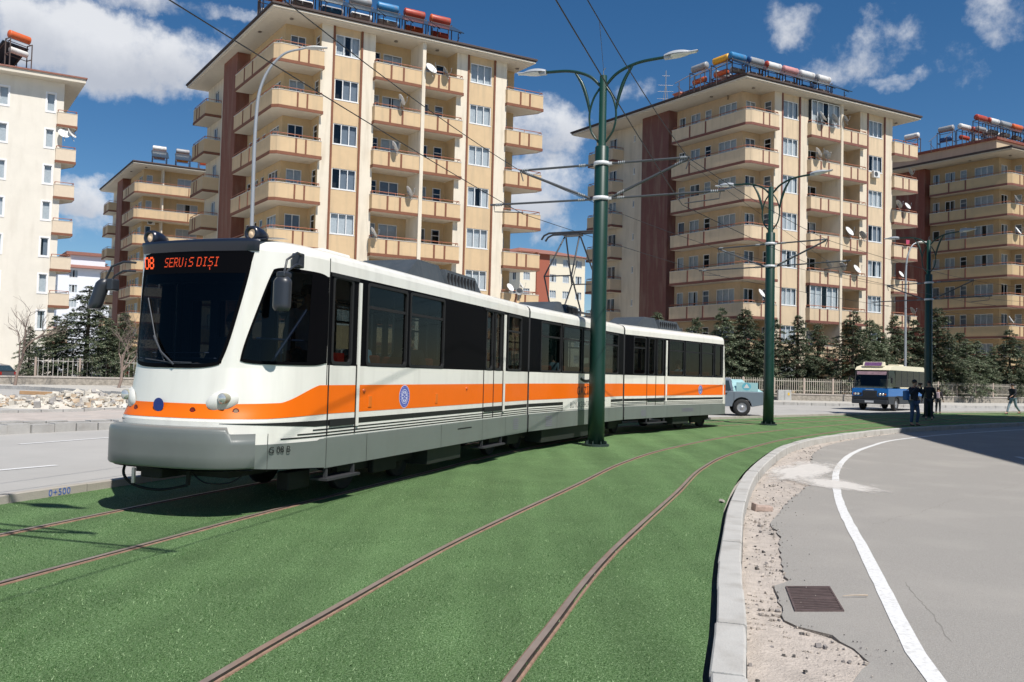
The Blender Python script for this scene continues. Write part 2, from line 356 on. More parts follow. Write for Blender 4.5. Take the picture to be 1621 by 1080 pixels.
# turf
def turf_mat():
    m = bpy.data.materials.new('artificial_turf'); m.use_nodes = True; t = m.node_tree; b = t.nodes['Principled BSDF']
    c = N(t, 'ShaderNodeTexCoord')
    def noise(s, d, v=None):
        n = N(t, 'ShaderNodeTexNoise'); n.inputs['Scale'].default_value = s; n.inputs['Detail'].default_value = d; L(t, (v or c.outputs['Object']), n.inputs['Vector']); return n
    n1 = noise(260, 3); n2 = noise(70, 4); n3 = noise(1.3, 5)
    mp = N(t, 'ShaderNodeMapping'); mp.inputs['Rotation'].default_value = (0, 0, R_(22)); mp.inputs['Scale'].default_value = (1.6, .12, 1); L(t, c.outputs['Object'], mp.inputs[0]); n4 = noise(1.2, 4, mp.outputs[0])
    cr = N(t, 'ShaderNodeValToRGB'); e = cr.color_ramp.elements
    e[0].position = .33; e[0].color = (.036, .088, .021, 1); e[1].position = .71; e[1].color = (.28, .41, .21, 1)
    x = cr.color_ramp.elements.new(.5); x.color = (.086, .164, .057, 1)
    ad = N(t, 'ShaderNodeMath', operation='ADD'); L(t, n1.outputs[0], ad.inputs[0])
    s2 = N(t, 'ShaderNodeMath', operation='MULTIPLY_ADD'); L(t, n2.outputs[0], s2.inputs[0]); s2.inputs[1].default_value = .6; s2.inputs[2].default_value = -.3; L(t, s2.outputs[0], ad.inputs[1])
    L(t, ad.outputs[0], cr.inputs[0])
    r = N(t, 'ShaderNodeMapRange'); r.inputs[1].default_value = .3; r.inputs[2].default_value = .7; r.inputs[3].default_value = .90; r.inputs[4].default_value = 1.10; L(t, n3.outputs[0], r.inputs[0])
    r4 = N(t, 'ShaderNodeMapRange'); r4.inputs[1].default_value = .3; r4.inputs[2].default_value = .7; r4.inputs[3].default_value = .82; r4.inputs[4].default_value = 1.18; L(t, n4.outputs[0], r4.inputs[0])
    ml = N(t, 'ShaderNodeMath', operation='MULTIPLY'); L(t, r.outputs[0], ml.inputs[0]); L(t, r4.outputs[0], ml.inputs[1])
    s = N(t, 'ShaderNodeVectorMath', operation='SCALE'); L(t, cr.outputs[0], s.inputs[0]); L(t, ml.outputs[0], s.inputs['Scale']); L(t, s.outputs[0], b.inputs['Base Color'])
    b.inputs['Roughness'].default_value = .75; b.inputs['Specular IOR Level'].default_value = .15
    bp = N(t, 'ShaderNodeBump'); bp.inputs['Strength'].default_value = .9; bp.inputs['Distance'].default_value = .012; L(t, ad.outputs[0], bp.inputs['Height']); L(t, bp.outputs[0], b.inputs['Normal'])
    return m
mb = MB(); kin = offset(KIN, .04)
nu = 16; vs = []; rn = random.Random(2)
for i in range(161):
    for c in range(nu+1):
        q = LEFT[i].lerp(kin[i], c/nu); vs.append((q.x, q.y, rn.uniform(-.003, .004)))
mb.add(vs, [(i*(nu+1)+c, i*(nu+1)+c+1, (i+1)*(nu+1)+c+1, (i+1)*(nu+1)+c) for i in range(160) for c in range(nu)], 0, True)
TURF = turf_mat()
tf = obj('turf', mb, TURF); tag(tf, kind='structure')
# blades of the turf in the foreground: one sheet of short tufts
mb = MB(); rn = random.Random(21)
bvs = []; bfs = []; bm_ = []
cnt = 0
while cnt < 90000:
    y = 3.7+ (rn.random()**1.6)*9; x = rn.uniform(-.66*y-.2, .28*y+.3)
    # between the two edges?
    kx = None
    for i in range(len(kin)-1):
        if kin[i].y <= y < kin[i+1].y: kx = kin[i].x+(kin[i+1].x-kin[i].x)*(y-kin[i].y)/(kin[i+1].y-kin[i].y); break
    lx = None
    for i in range(len(LEFT)-1):
        if LEFT[i].y <= y < LEFT[i+1].y: lx = LEFT[i].x+(LEFT[i+1].x-LEFT[i].x)*(y-LEFT[i].y)/(LEFT[i+1].y-LEFT[i].y); break
    if kx is None or x > kx-.01 or x < lx+.02: continue
    h = rn.uniform(.007, .016); w = rn.uniform(.002, .0035); a = rn.uniform(0, 6.3); dx, dy = math.cos(a)*w, math.sin(a)*w
    lx_, ly_ = rn.gauss(.004, .009), rn.gauss(-.002, .009); o = len(bvs)
    bvs += [(x-dx, y-dy, -.004), (x+dx, y+dy, -.004), (x+lx_, y+ly_, h)]; bfs.append((o, o+1, o+2)); cnt += 1; bm_.append(rn.choice([0, 0, 0, 1, 1, 2]))
mb.v = [Vector(v) for v in bvs]; mb.f = bfs; mb.m = bm_; mb.sm = [False]*len(bfs)
def blade(n, c):
    m = mat(n, c, .7, spec=.15); m.node_tree.nodes['Principled BSDF'].inputs['Subsurface Weight'].default_value = 0; return m
tag(obj('turf_blades', mb, [blade('blade_mid', (.088, .168, .06)), blade('blade_dark', (.05, .125, .036)), blade('blade_light', (.36, .48, .26))]), kind='stuff')
# rails
T2L = [(-2.9, -2), (-2.05, 2.2), (-1.54, 4.36), (-1.18, 5.7), (-.46, 8.17), (.98, 12.3), (2.15, 15.7), (3.75, 19.27), (6.9, 24.6), (11.6, 30.5), (16.1, 35.0), (22, 39.9), (33, 47), (50, 55.5), (90, 68.5)]
T1N = [(-5.9, -2), (-4.9, 2.1), (-3.75, 6.12), (-3.27, 7.7), (-2.9, 8.95), (-2.5, 10.19), (-1.35, 13.5), (-.02, 17.3), (2.72, 23.25), (7.02, 28.65), (12, 33.3), (19.3, 39.8), (27.8, 46.0), (45, 55.6), (90, 70)]
prof = [(-.045, -.005), (-.042, .008), (-.028, .016), (.016, .016), (.018, .0), (.034, .0), (.036, .012), (.05, .010), (.054, -.005)]
pm = [1, 1, 0, 2, 2, 2, 1, 1]
steel = mat('rail_steel', (.27, .215, .18), .45, metal=.2, var=.25, vscale=3, dirt=((.30, .16, .10), .6), dscale=(2, .3, 1))
rust = mat('rail_rust', (.27, .165, .115), .9, var=.35, vscale=14, bump=.5, bscale=90, det=8)
groove = mat('rail_groove', (.035, .027, .022), .9)
def rail(pts, off, label):
    p = catmull(pts, .4); p = offset(p, -off)
    mb = MB(); sweep(mb, p, prof, pm)
    tag(obj('rail', mb, [steel, rust, groove]), label, 'rail', 'tram rails set in the turf')
rail(T2L, 0, 'rusty tram rail in the turf, left one of the empty track')
rail(T2L, 1.5, 'rusty tram rail in the turf, nearest to the white kerb')
rail(T1N, 0, 'rusty tram rail on the camera side of the track the tram stands on')
rail(T1N, -1.5, 'rusty tram rail by the far kerb, on the far side under the tram')
TRACK1 = offset(catmull(T1N, .4), .75); TRACK2 = offset(catmull(T2L, .4), -.75)
# road marks
paint = mat('road_paint', (.66, .66, .65), .75, var=.06, vscale=20, dirt=((.36, .345, .32), .75), dscale=(11, 11, 9), det=10)
WL = [(2.2, 3.0), (2.61, 5.05), (2.85, 5.9), (3.24, 7.1), (3.84, 8.94), (4.66, 11.5), (5.5, 13.84), (6.68, 16.8), (8.33, 20.18), (10.16, 23.2), (12.6, 26.5), (17.7, 31.3), (25.5, 36.9), (40, 44), (90, 57)]
mb = MB(); p = catmull(WL, .3); rn = random.Random(8)
zz = -.131
a = offset(p, .062); b = offset(p, -.062)
vs = [(q.x+rn.uniform(-.006, .006), q.y, zz) for q in a]+[(q.x+rn.uniform(-.006, .006), q.y, zz) for q in b]; n = len(p)
mb.add(vs, [(i, i+1, n+i+1, n+i)[::-1] for i in range(n-1)])
d0 = G(1612, 728, -.131); 
mb.add([(d0.x, d0.y-.9, zz), (d0.x+.16, d0.y-.9, zz), (d0.x+.6, d0.y+.9, zz), (d0.x+.44, d0.y+.9, zz)], [(0, 1, 2, 3)])
tag(obj('road_marking', mb, paint), kind='structure')
mb = MB()
for (x0, y0, x1, y1, w) in ((-25, 746, 90, 736, .13), (30, 703, 178, 692, .12)):
    A, B = G(x0, y0), G(x1, y1); d = (B-A).normalized(); nn = Vector((-d.y, d.x, 0))*w/2
    mb.add([(A-nn)+Vector((0, 0, -.003-A.z)), (B-nn)+Vector((0, 0, -.003-B.z)), (B+nn)+Vector((0, 0, -.003-B.z)), (A+nn)+Vector((0, 0, -.003-A.z))], [(0, 1, 2, 3)])
tag(obj('lane_marking', mb, paint), kind='structure')
# cracks in the lower road
mb = MB(); rn = random.Random(77)
def crack(px0, py0, px1, py1, w=.006, amp=.03):
    A, B = G(px0, py0, -.1355), G(px1, py1, -.1355); d = (B-A); n_ = Vector((-d.y, d.x, 0)).normalized(); k = max(8, int(d.length/.06)); pts = []; o = 0
    for i in range(k+1): o = o*.85+rn.uniform(-amp, amp); pts.append(A+d*(i/k)+n_*o*.5)
    vs = []
    for i, p in enumerate(pts): ww = w*rn.uniform(.3, 1.2); vs += [(p.x-n_.x*ww, p.y-n_.y*ww, -.1345), (p.x+n_.x*ww, p.y+n_.y*ww, -.1345)]
    mb.add(vs, [(2*i, 2*i+1, 2*i+3, 2*i+2) for i in range(k)])
crack(1432, 922, 1512, 1016, .004); crack(1500, 842, 1640, 850, .003); crack(1380, 830, 1640, 760, .003, .05)
tag(obj('road_cracks', mb, mat('crack_dark', (.22, .205, .185), .95)), kind='structure')
# pale dust spilled over the line
c = G(1320, 766, -.13)
def dust(c, rx, ry, rot, amt, z):
    m = bpy.data.materials.get('cement_dust')
    if not m:
        m = mat('cement_dust', (.62, .59, .55), .95, var=.08, vscale=5); t = m.node_tree; o = t.nodes['Material Output']; b = t.nodes['Principled BSDF']; tcn = N(t, 'ShaderNodeTexCoord')
        ln = N(t, 'ShaderNodeVectorMath', operation='LENGTH'); L(t, tcn.outputs['Object'], ln.inputs[0]); n = N(t, 'ShaderNodeTexNoise'); n.inputs['Scale'].default_value = 2.2; n.inputs['Detail'].default_value = 9; n.inputs['Roughness'].default_value = .7; L(t, tcn.outputs['Object'], n.inputs['Vector'])
        k = N(t, 'ShaderNodeMath', operation='MULTIPLY_ADD'); L(t, n.outputs[0], k.inputs[0]); k.inputs[1].default_value = 1.5; k.inputs[2].default_value = -.75
        ad = N(t, 'ShaderNodeMath', operation='ADD'); L(t, ln.outputs['Value'], ad.inputs[0]); L(t, k.outputs[0], ad.inputs[1])
        r = N(t, 'ShaderNodeMapRange'); r.inputs[1].default_value = .85; r.inputs[2].default_value = .45; r.inputs[3].default_value = 0; r.inputs[4].default_value = .85; L(t, ad.outputs[0], r.inputs[0])
        tr = N(t, 'ShaderNodeBsdfTransparent'); mx = N(t, 'ShaderNodeMixShader'); L(t, r.outputs[0], mx.inputs[0]); L(t, tr.outputs[0], mx.inputs[1]); L(t, b.outputs[0], mx.inputs[2]); L(t, mx.outputs[0], o.inputs[0])
    mb = MB(); mb.add([(-1.2, -1.2, 0), (1.2, -1.2, 0), (1.2, 1.2, 0), (-1.2, 1.2, 0)], [(0, 1, 2, 3)]); o = obj('spilled_cement', mb, m, None, (c.x, c.y, z)); o.scale = (rx, ry, 1); o.rotation_euler = (0, 0, rot); tag(o, kind='stuff')
dust(c, .75, 1.3, .3, 1, -.1275); dust(G(1275, 745, -.13), .8, 2.6, -.5, 1, -.124)
# kilometre mark painted on the left kerb
def km():
    i = min(range(len(lf)), key=lambda i: (lf[i]-Vector(G(115, 788)[:2])).length); t = (lf[i+4]-lf[i-4]).normalized(); n = Vector((t.y, -t.x)); c = lf[i]+n*.004
    o = text_mesh('painted_number', '0+500', .115, mat('paint_blue', (.04, .12, .42), .7), None, Matrix(((t.x, 0, n.x, c.x), (t.y, 0, n.y, c.y), (0, 1, 0, .012), (0, 0, 0, 1))), .0008, spacing=1.1)
    tag(o, 'blue stencilled 0+500 painted on the kerb left of the tram', 'painted mark')
km()
# drain grate
dr = Vector((.23, .97)).normalized(); wr = Vector((.99, .09)).normalized(); gc = Vector((2.53, 6.83))
gr = thing('drain_grate', 'rusty iron drain grate with slanting bars set in the dirt beside the white line', 'drain grate', (gc.x, gc.y, -.1295))
def gmap(p): q = wr*p.x+dr*p.y; return Vector((q.x, q.y, p.z))
rs = mat('grate_iron', (.12, .085, .08), .7, metal=.3, var=.3, vscale=12)
mb = MB(gmap)
mb.box(-.20, -.385, -.03, .20, -.365, .005); mb.box(-.20, .365, -.03, .20, .385, .005); mb.box(-.20, -.365, -.03, -.185, .365, .005); mb.box(.185, -.365, -.03, .2, .365, .005); mb.box(-.185, -.012, -.03, .185, .012, .006)
obj('frame', mb, rs, gr)
for k in range(14):
    y = -.345+k*.0495+(.0 if k < 7 else .014); mb = MB(gmap); s = -.022
    mb.add([(-.185, y+s, -.03), (.185, y-s, -.03), (.185, y-s+.02, -.03), (-.185, y+s+.02, -.03), (-.185, y+s, .003), (.185, y-s, .003), (.185, y-s+.02, .003), (-.185, y+s+.02, .003)],
           [(0,3,2,1),(4,5,6,7),(0,1,5,4),(1,2,6,5),(2,3,7,6),(3,0,4,7)])
    obj('bar', mb, rs, gr)
mb = MB(gmap); mb.box(-.185, -.365, -.0045, .185, .365, -.003); obj('pit_shade_sheet', mb, mat('pit_shade', (.012, .01, .01), .9), gr)  # thin black sheet over the asphalt stands in for the pit's shade
# broken brick, stick, stone on the kerb
bm1 = mat('broken_brick', (.40, .30, .25), .9, var=.3, vscale=10, bump=.4); rn = random.Random(9)
q = G(1207, 806, -.13); mb = MB(); mb.rbox(-.14, -.06, 0, .13, .05, .07, .012); mb.box(-.16, -.07, .0, -.13, .04, .1)
o = obj('broken_block', mb, bm1, None, (q.x, q.y, -.15)); o.rotation_euler = (.1, .05, .3); tag(o, 'broken grey and brown concrete block lying in the dirt at the foot of the kerb', 'block')
mb = MB(); mb.tube([(0, 0, 0), (.08, .012, .006), (.17, .022, .006), (.22, .03, .003)], [.003, .004, .006, .007], 6); q = G(1338, 943, -.118)
tag(obj('stick', mb, mat('stick_wood', (.45, .36, .27), .8, var=.2, vscale=20), None, (q.x-.02, q.y, -.122)), 'short pale stick on the asphalt between the drain grate and the white line', 'stick')
mb = MB(); chunk(mb, (0, 0, 0), .05, rn); q = G(1150, 796)
tag(obj('stone', mb, mat('stone_pale', (.4, .4, .4)), None, (q.x-.06, q.y, .02)), 'small pale stone on the turf against the kerb', 'stone')
# median with kerb stones and rubble (left)
MED = catmull([(-22, 5), (-15.2, 12.6), (-11.5, 18.5), (-10.1, 20.8), (-6.5, 26), (-2.5, 31)], .6)
conc = mat('median_block', (.40, .39, .37), .9, var=.22, vscale=1.3, bump=.4, bscale=40, dirt=((.24, .22, .2), .6), dscale=(1, 1, 1), det=9)
mb = MB(); rn = random.Random(12); mf = resample(MED, 60)
for i in range(60):
    a, b = mf[i], mf[i+1]; t = (b-a); nn = Vector((-t.y, t.x)).normalized(); a = a+t*.015*rn.uniform(.5, 3); b = b-t*.02
    o_ = nn*rn.uniform(-.03, .03); z = .2+rn.uniform(-.03, .02)
    if i % 11 == 7: z = .13
    mb.prism([a+o_, b+o_, b+o_+nn*.28, a+o_+nn*.28], -.02, z)
    if rn.random() < .8: mb.prism([a+nn*.34, b+nn*.34, b+nn*.62, a+nn*.62], -.02, z+.03+rn.uniform(-.03, .03))
tag(obj('kerb', mb, conc), kind='structure')
mi = offset(MED, .6); mo = offset(MED, 5.2)
mb = MB(); n = len(mi); cs = 12; vs = []
for i in range(n):
    for c in range(cs+1):
        q = mi[i].lerp(mo[i], c/cs); vs.append((q.x, q.y, .17+rn.uniform(-.03, .03)))
mb.add(vs, [(i*(cs+1)+c, (i+1)*(cs+1)+c, (i+1)*(cs+1)+c+1, i*(cs+1)+c+1) for i in range(n-1) for c in range(cs)], 0, True)
tag(obj('median', mb, mat('median_dirt', (.44, .39, .35), .95, var=.2, vscale=1.5, bump=.6, bscale=20, dirt=((.42, .40, .37), .8), dscale=(.4, .4, .4))), kind='structure')
mb = MB(); mo2 = resample(mo, 50)
for i in range(50):
    a, b = mo2[i], mo2[i+1]; t = b-a; nn = Vector((-t.y, t.x)).normalized(); mb.prism([a+t*.02, b-t*.02, b-t*.02+nn*.2, a+t*.02+nn*.2], -.02, .24+rn.uniform(-.02, .02))
tag(obj('kerb', mb, conc), kind='structure')
rub = [mat('rubble_pale', (.56, .52, .45), .95, var=.2, vscale=2, bump=.5), mat('rubble_grey', (.36, .34, .32), .95, var=.2, vscale=2, bump=.5), mat('rubble_tan', (.44, .34, .24), .95, var=.2, vscale=2)]
mb = MB(); rn = random.Random(31)
def heap(cx, cy, R1, R2, h, n, ang):
    c, s = math.cos(ang), math.sin(ang)
    def fn(u, v):
        a = u*6.2832; r = v; z = h*(1-r)**.8*(1+.35*math.sin(5*a+cx)*(r > 0))*(.8+.4*math.sin(9*r+a*2)); x, y = R1*r*math.cos(a), R2*r*math.sin(a); return (cx+x*c-y*s, cy+x*s+y*c, max(z, 0)-.01)
    mb.grid(fn, 30, 10, 0, False)
    for _ in range(n):
        a = rn.uniform(0, 6.28); r = rn.random()**.6; z = h*(1-r)**.8; x, y = R1*r*math.cos(a), R2*r*math.sin(a)
        sz = rn.choice([.04, .05, .06, .08, .08, .12, .18]); chunk(mb, (cx+x*c-y*s, cy+x*s+y*c, z+sz*.3), sz, rn, rn.choice([0, 0, 0, 1, 1, 2]))
for (px, py, r1, r2, h, n) in ((130, 640, 2.6, 1.8, .46, 420), (30, 640, 2.6, 1.5, .2, 300), (80, 645, 1.6, 1.2, .25, 120), (180, 644, 1.9, 1.3, .28, 200), (-40, 640, 3, 1.8, .35, 150), (215, 646, 1.6, 1.2, .3, 80)):
    q = G(px, py); heap(q.x, q.y, r1, r2, h, n, .5)
tag(obj('rubble', mb, rub), kind='stuff')
mb = MB(); mb.rbox(-.9, -.12, 0, .9, .12, .16, .02); q = G(68, 633)
tag(obj('wooden_beam', mb, mat('beam_wood', (.34, .21, .11), .85, var=.2, vscale=6), None, (q.x, q.y, .2)), 'brown wooden beam lying on the rubble left of the tram', 'beam').rotation_euler = (0, .03, .45)
# low far kerb on the left and dusty verge in front of the walls
mb = MB(); ln = resample([Vector((-34, 50.5)), Vector((-27.6, 48.1)), Vector((-14, 38.5))], 40)
for i in range(40):
    a, b = ln[i], ln[i+1]; t = b-a; nn = Vector((-t.y, t.x)).normalized(); mb.prism([a+t*.03, b-t*.03, b-t*.03+nn*.2, a+t*.03+nn*.2], -.02, .2+rn.uniform(-.02, .02))
ln = resample([Vector((6, 55.5)), Vector((26, 57.0)), Vector((38, 61.5)), Vector((70, 78))], 70)
for i in range(70):
    a, b = ln[i], ln[i+1]; t = b-a; nn = Vector((-t.y, t.x)).normalized(); mb.prism([a+t*.02, b-t*.02, b-t*.02+nn*.2, a+t*.02+nn*.2], -.02, .17+rn.uniform(-.01, .01))
tag(obj('kerb', mb, conc), kind='structure')
mb = MB(); mb.prism([(6, 55.71), (26, 57.21), (38, 61.71), (70, 78.21), (66, 90), (6, 66)], -.02, .15)
mb.prism([(-38, 52.2), (-27.4, 48.35), (-13.9, 38.72), (-8, 50), (-20, 63), (-40, 66)], -.02, .15)
tag(obj('pavement', mb, mat('pavement', (.44, .42, .38), .9, var=.1, vscale=.8, bump=.2, bscale=30)), kind='structure')
# ================================================================== apartment buildings
V2 = Vector((.89, .455)).normalized(); W2 = Vector((-.595, .8037)).normalized()
def amap(p): q = V2*p.x+W2*p.y; return Vector((q.x, q.y, p.z))
CAST = {}; NARROW = False
def pal(kind):
    stain = dict(dirt=((.36, .29, .20), .45), dscale=(.9, .9, .10), det=8)
    if kind == 'warm':
        return dict(cream=mat('plaster_cream', (.72, .645, .52), .9, var=.05, vscale=1.5, bump=.08, bscale=90, **stain), yel=mat('plaster_yellow', (.61, .445, .265), .9, var=.06, vscale=1.5, bump=.08, bscale=90, **stain),
                    brn=mat('trim_brown', (.20, .078, .042), .8, var=.12, vscale=3), red=mat('wall_brown', (.215, .08, .05), .85, var=.10, vscale=2, bump=.1, **stain), soff=mat('soffit', (.66, .60, .50), .9, var=.05), wall=mat('plaster_ochre', (.57, .415, .235), .9, var=.06, **stain))
    if kind == 'pale':
        return dict(cream=mat('plaster_cream2', (.68, .59, .46), .9, var=.05, vscale=1.5, bump=.08, bscale=90, **stain), yel=mat('plaster_sand', (.63, .49, .33), .9, var=.06, vscale=1.5, bump=.08, bscale=90, **stain),
                    brn=mat('trim_maroon', (.19, .075, .055), .8, var=.12, vscale=3), red=mat('wall_maroon', (.175, .072, .058), .85, var=.10, vscale=2, bump=.1, **stain), soff=mat('soffit2', (.60, .54, .45), .9, var=.05), wall=mat('plaster_tan', (.55, .41, .265), .9, var=.06, **stain))
    if kind == 'tan':  # darkened pale palette: cloud shade on this block is put into the plaster
        return dict(cream=mat('plaster_cream_shaded', (.50, .41, .28), .9, var=.05, vscale=1.5, bump=.08, bscale=90, **stain), yel=mat('plaster_sand_shaded', (.50, .36, .20), .9, var=.06, vscale=1.5, bump=.08, bscale=90, **stain), brn=mat('trim_maroon', (.19, .075, .055)), red=mat('wall_maroon2', (.20, .06, .04), .85, var=.1, **stain), soff=mat('soffit_shaded', (.48, .41, .32), .9, var=.05), wall=mat('plaster_tan_shaded', (.47, .335, .19), .9, var=.06, **stain))
    return dict(cream=mat('plaster_white', (.72, .675, .59), .9, var=.04, vscale=1.2, bump=.08, bscale=90, dirt=((.5, .45, .37), .3), dscale=(.6, .6, .12)), yel=mat('plaster_pink', (.66, .55, .42), .9, var=.05), brn=mat('trim_brown', (.3, .12, .07)), red=mat('base_red', (.45, .12, .06), .85, var=.1), soff=mat('soffit', (.6, .55, .46)), wall=mat('plaster_white', (.8, .8, .8)))
PVC = mat('pvc_frame', (.76, .76, .75), .4); WG = glass('window_glass', (.70, .74, .76), .8)
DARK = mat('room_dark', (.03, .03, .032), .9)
CURT = [mat('curtain_white', (.80, .81, .82), .95, var=.12, vscale=6), mat('curtain_beige', (.42, .38, .33), .95, var=.12, vscale=6), mat('curtain_grey', (.30, .33, .38), .95, var=.1, vscale=6)]
ROOFT = mat('roof_tiles', (.27, .12, .09), .85, var=.25, vscale=5, bump=.4, bscale=20)
def win_parts(w, h, panes, d, nrm, door=False, curtain=0, key=None):
    k = (w, h, panes, tuple(d), tuple(nrm), door, curtain)
    if k in CAST: return CAST[k]
    D, Nn = Vector(d), Vector(nrm)
    def fm(p):                              # x along, y inward, z up
        q = D*p.x-Nn*p.y; return Vector((q.x, q.y, p.z))
    f = MB(fm); t = .055; f.box(-.03, -.02, -.05, w+.03, .05, 0)
    f.box(0, .03, 0, w, .09, t); f.box(0, .03, h-t, w, .09, h); f.box(0, .03, t, t, .09, h-t); f.box(w-t, .03, t, w, .09, h-t)
    pw = (w-t)/panes
    for i in range(1, panes): f.box(i*pw, .032, t, i*pw+t, .088, h-t)
    if door: f.box(t, .035, h*.28, w-t, .085, h*.28+t); f.box(t, .05, t, w-t, .08, h*.28); f.box(t, .035, h-.45, w-t, .085, h-.45+t*.8)
    g = MB(fm); g.add([(t, .06, t), (w-t, .06, t), (w-t, .06, h-t), (t, .06, h-t)], [(0, 1, 2, 3)])
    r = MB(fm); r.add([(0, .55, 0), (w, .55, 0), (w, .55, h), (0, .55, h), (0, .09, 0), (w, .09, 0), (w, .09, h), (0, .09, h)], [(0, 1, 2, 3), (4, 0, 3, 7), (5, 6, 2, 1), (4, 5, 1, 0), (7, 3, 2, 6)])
    rn = random.Random(hash((w, h, panes, curtain)) & 0xffff); c = MB(fm)
    spans = {0: [(0, 1)], 1: [(0, .42), (.62, 1)], 2: [(0, .3)], 3: [], 4: [(.35, 1)], 5: [(0, 1)]}[curtain % 6]
    for a, b in spans:
        n = max(4, int((b-a)*w*22)); vs = []
        for i in range(n+1):
            x = w*(a+(b-a)*i/n); y = .17+.035*(i % 2)+.01*rn.random(); vs += [(x, y, .01), (x, y, h-.01)]
        c.add(vs, [(2*i, 2*i+2, 2*i+3, 2*i+1) for i in range(n)], 0, True)
    cm = CURT[{0: 0, 1: 0, 2: 1, 3: 0, 4: 2, 5: 2}[curtain % 6]]
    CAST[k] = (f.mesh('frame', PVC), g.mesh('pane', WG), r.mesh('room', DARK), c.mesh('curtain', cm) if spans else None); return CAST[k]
def hwall(mb, org, d, length, z0, z1, holes, inw, m=0, rev=.1):
    # wall in plane: origin (a,b) + s*d ; inw = inward direction in (a,b) ; holes (s0,s1,z0,z1)
    ss = sorted({0, length}|{h[0] for h in holes}|{h[1] for h in holes}); zs = sorted({z0, z1}|{h[2] for h in holes}|{h[3] for h in holes})
    def pt(s, z, y=0): return (org[0]+d[0]*s+inw[0]*y, org[1]+d[1]*s+inw[1]*y, z)
    for i in range(len(ss)-1):
        for j in range(len(zs)-1):
            sm, zm = (ss[i]+ss[i+1])/2, (zs[j]+zs[j+1])/2
            if any(h[0] < sm < h[1] and h[2] < zm < h[3] for h in holes): continue
            mb.add([pt(ss[i], zs[j]), pt(ss[i+1], zs[j]), pt(ss[i+1], zs[j+1]), pt(ss[i], zs[j+1])], [(0, 1, 2, 3)], m)
    for (a, b, c, e) in holes:
        mb.add([pt(a, c), pt(b, c), pt(b, e), pt(a, e), pt(a, c, rev), pt(b, c, rev), pt(b, e, rev), pt(a, e, rev)], [(0, 1, 5, 4), (1, 2, 6, 5), (2, 3, 7, 6), (3, 0, 4, 7)], m)
FH = 2.93; F0 = .54; NF = 8; TOP = 24.0
def zf(k): return F0+FH*k
def windows(root, org, d, inw, holes, kinds, rn, pane_lvl=True):
    dd = V2*d[0]+W2*d[1]; ii = V2*inw[0]+W2*inw[1]; perp = Vector((-dd.y, dd.x)); perp = perp if perp.dot(ii) > 0 else -perp
    for (a, b, c, e), (panes, door) in zip(holes, kinds):
        cu = rn.choice([0, 3, 5, 2] if door else ([0, 0, 0, 0, 0, 1, 1, 4] if (panes == 3 or NARROW) else [0, 0, 1, 2, 5, 4, 3]))
        fr, pn, rm, ct = win_parts(round(b-a, 3), round(e-c, 3), panes, dd, -perp, door, cu)
        q = amap(Vector((org[0]+d[0]*a, org[1]+d[1]*a, c)))
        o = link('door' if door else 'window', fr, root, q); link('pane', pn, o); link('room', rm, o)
        if ct: link('curtain', ct, o)
def balcony(root, M, path, strips, cache, key, z, slab_poly, rail_end=True):
    if key not in cache:
        p = MB(amap); ribbon(p, path, .12, 0, .98, 0)
        s = MB(amap); s.prism(slab_poly, -.16, -.001, 0); 
        t = MB(amap); o = offset(path, -.03)
        ribbon(t, o, .045, -.17, .03, 0)
        rnn = random.Random(1)
        for (i, f, w) in strips:
            a, b = Vector(path[i]), Vector(path[i+1]); dv = (b-a).normalized(); nn = Vector((dv.y, -dv.x)); c = a.lerp(b, f)
            q0 = c-dv*w/2+nn*.035; q1 = c+dv*w/2+nn*.035; t.prism([q0, q1, q1-nn*.034, q0-nn*.034], .03, .96, 0)
        cp = MB(amap); ribbon(cp, offset(path, -.02), .16, .98, 1.02, 0)
        r = MB(amap); mid = [Vector((q.x, q.y, 1.2)) for q in offset(path, .06)]; r.tube(mid, .028, 6)
        for i in range(len(mid)-1):
            n = max(1, int((mid[i+1]-mid[i]).length/1.1))
            for j in range(n+1 if i == len(mid)-2 else n): q = mid[i].lerp(mid[i+1], j/n); r.tube([(q.x, q.y, 1.02), (q.x, q.y, 1.2)], .022, 5)
        cache[key] = [p.mesh('parapet', M['yel']), s.mesh('slab', M['soff']), t.mesh('trim', M['brn']), cp.mesh('coping', mat('coping', (.55, .52, .47), .8)), r.mesh('railing', mat('railing_brown', (.36, .13, .07), .6))]
    c = cache[key]
    o = link('balcony', c[0], root, (0, 0, z)); link('slab', c[1], o); link('trim', c[2], o); link('coping', c[3], o); link('railing', c[4], o)
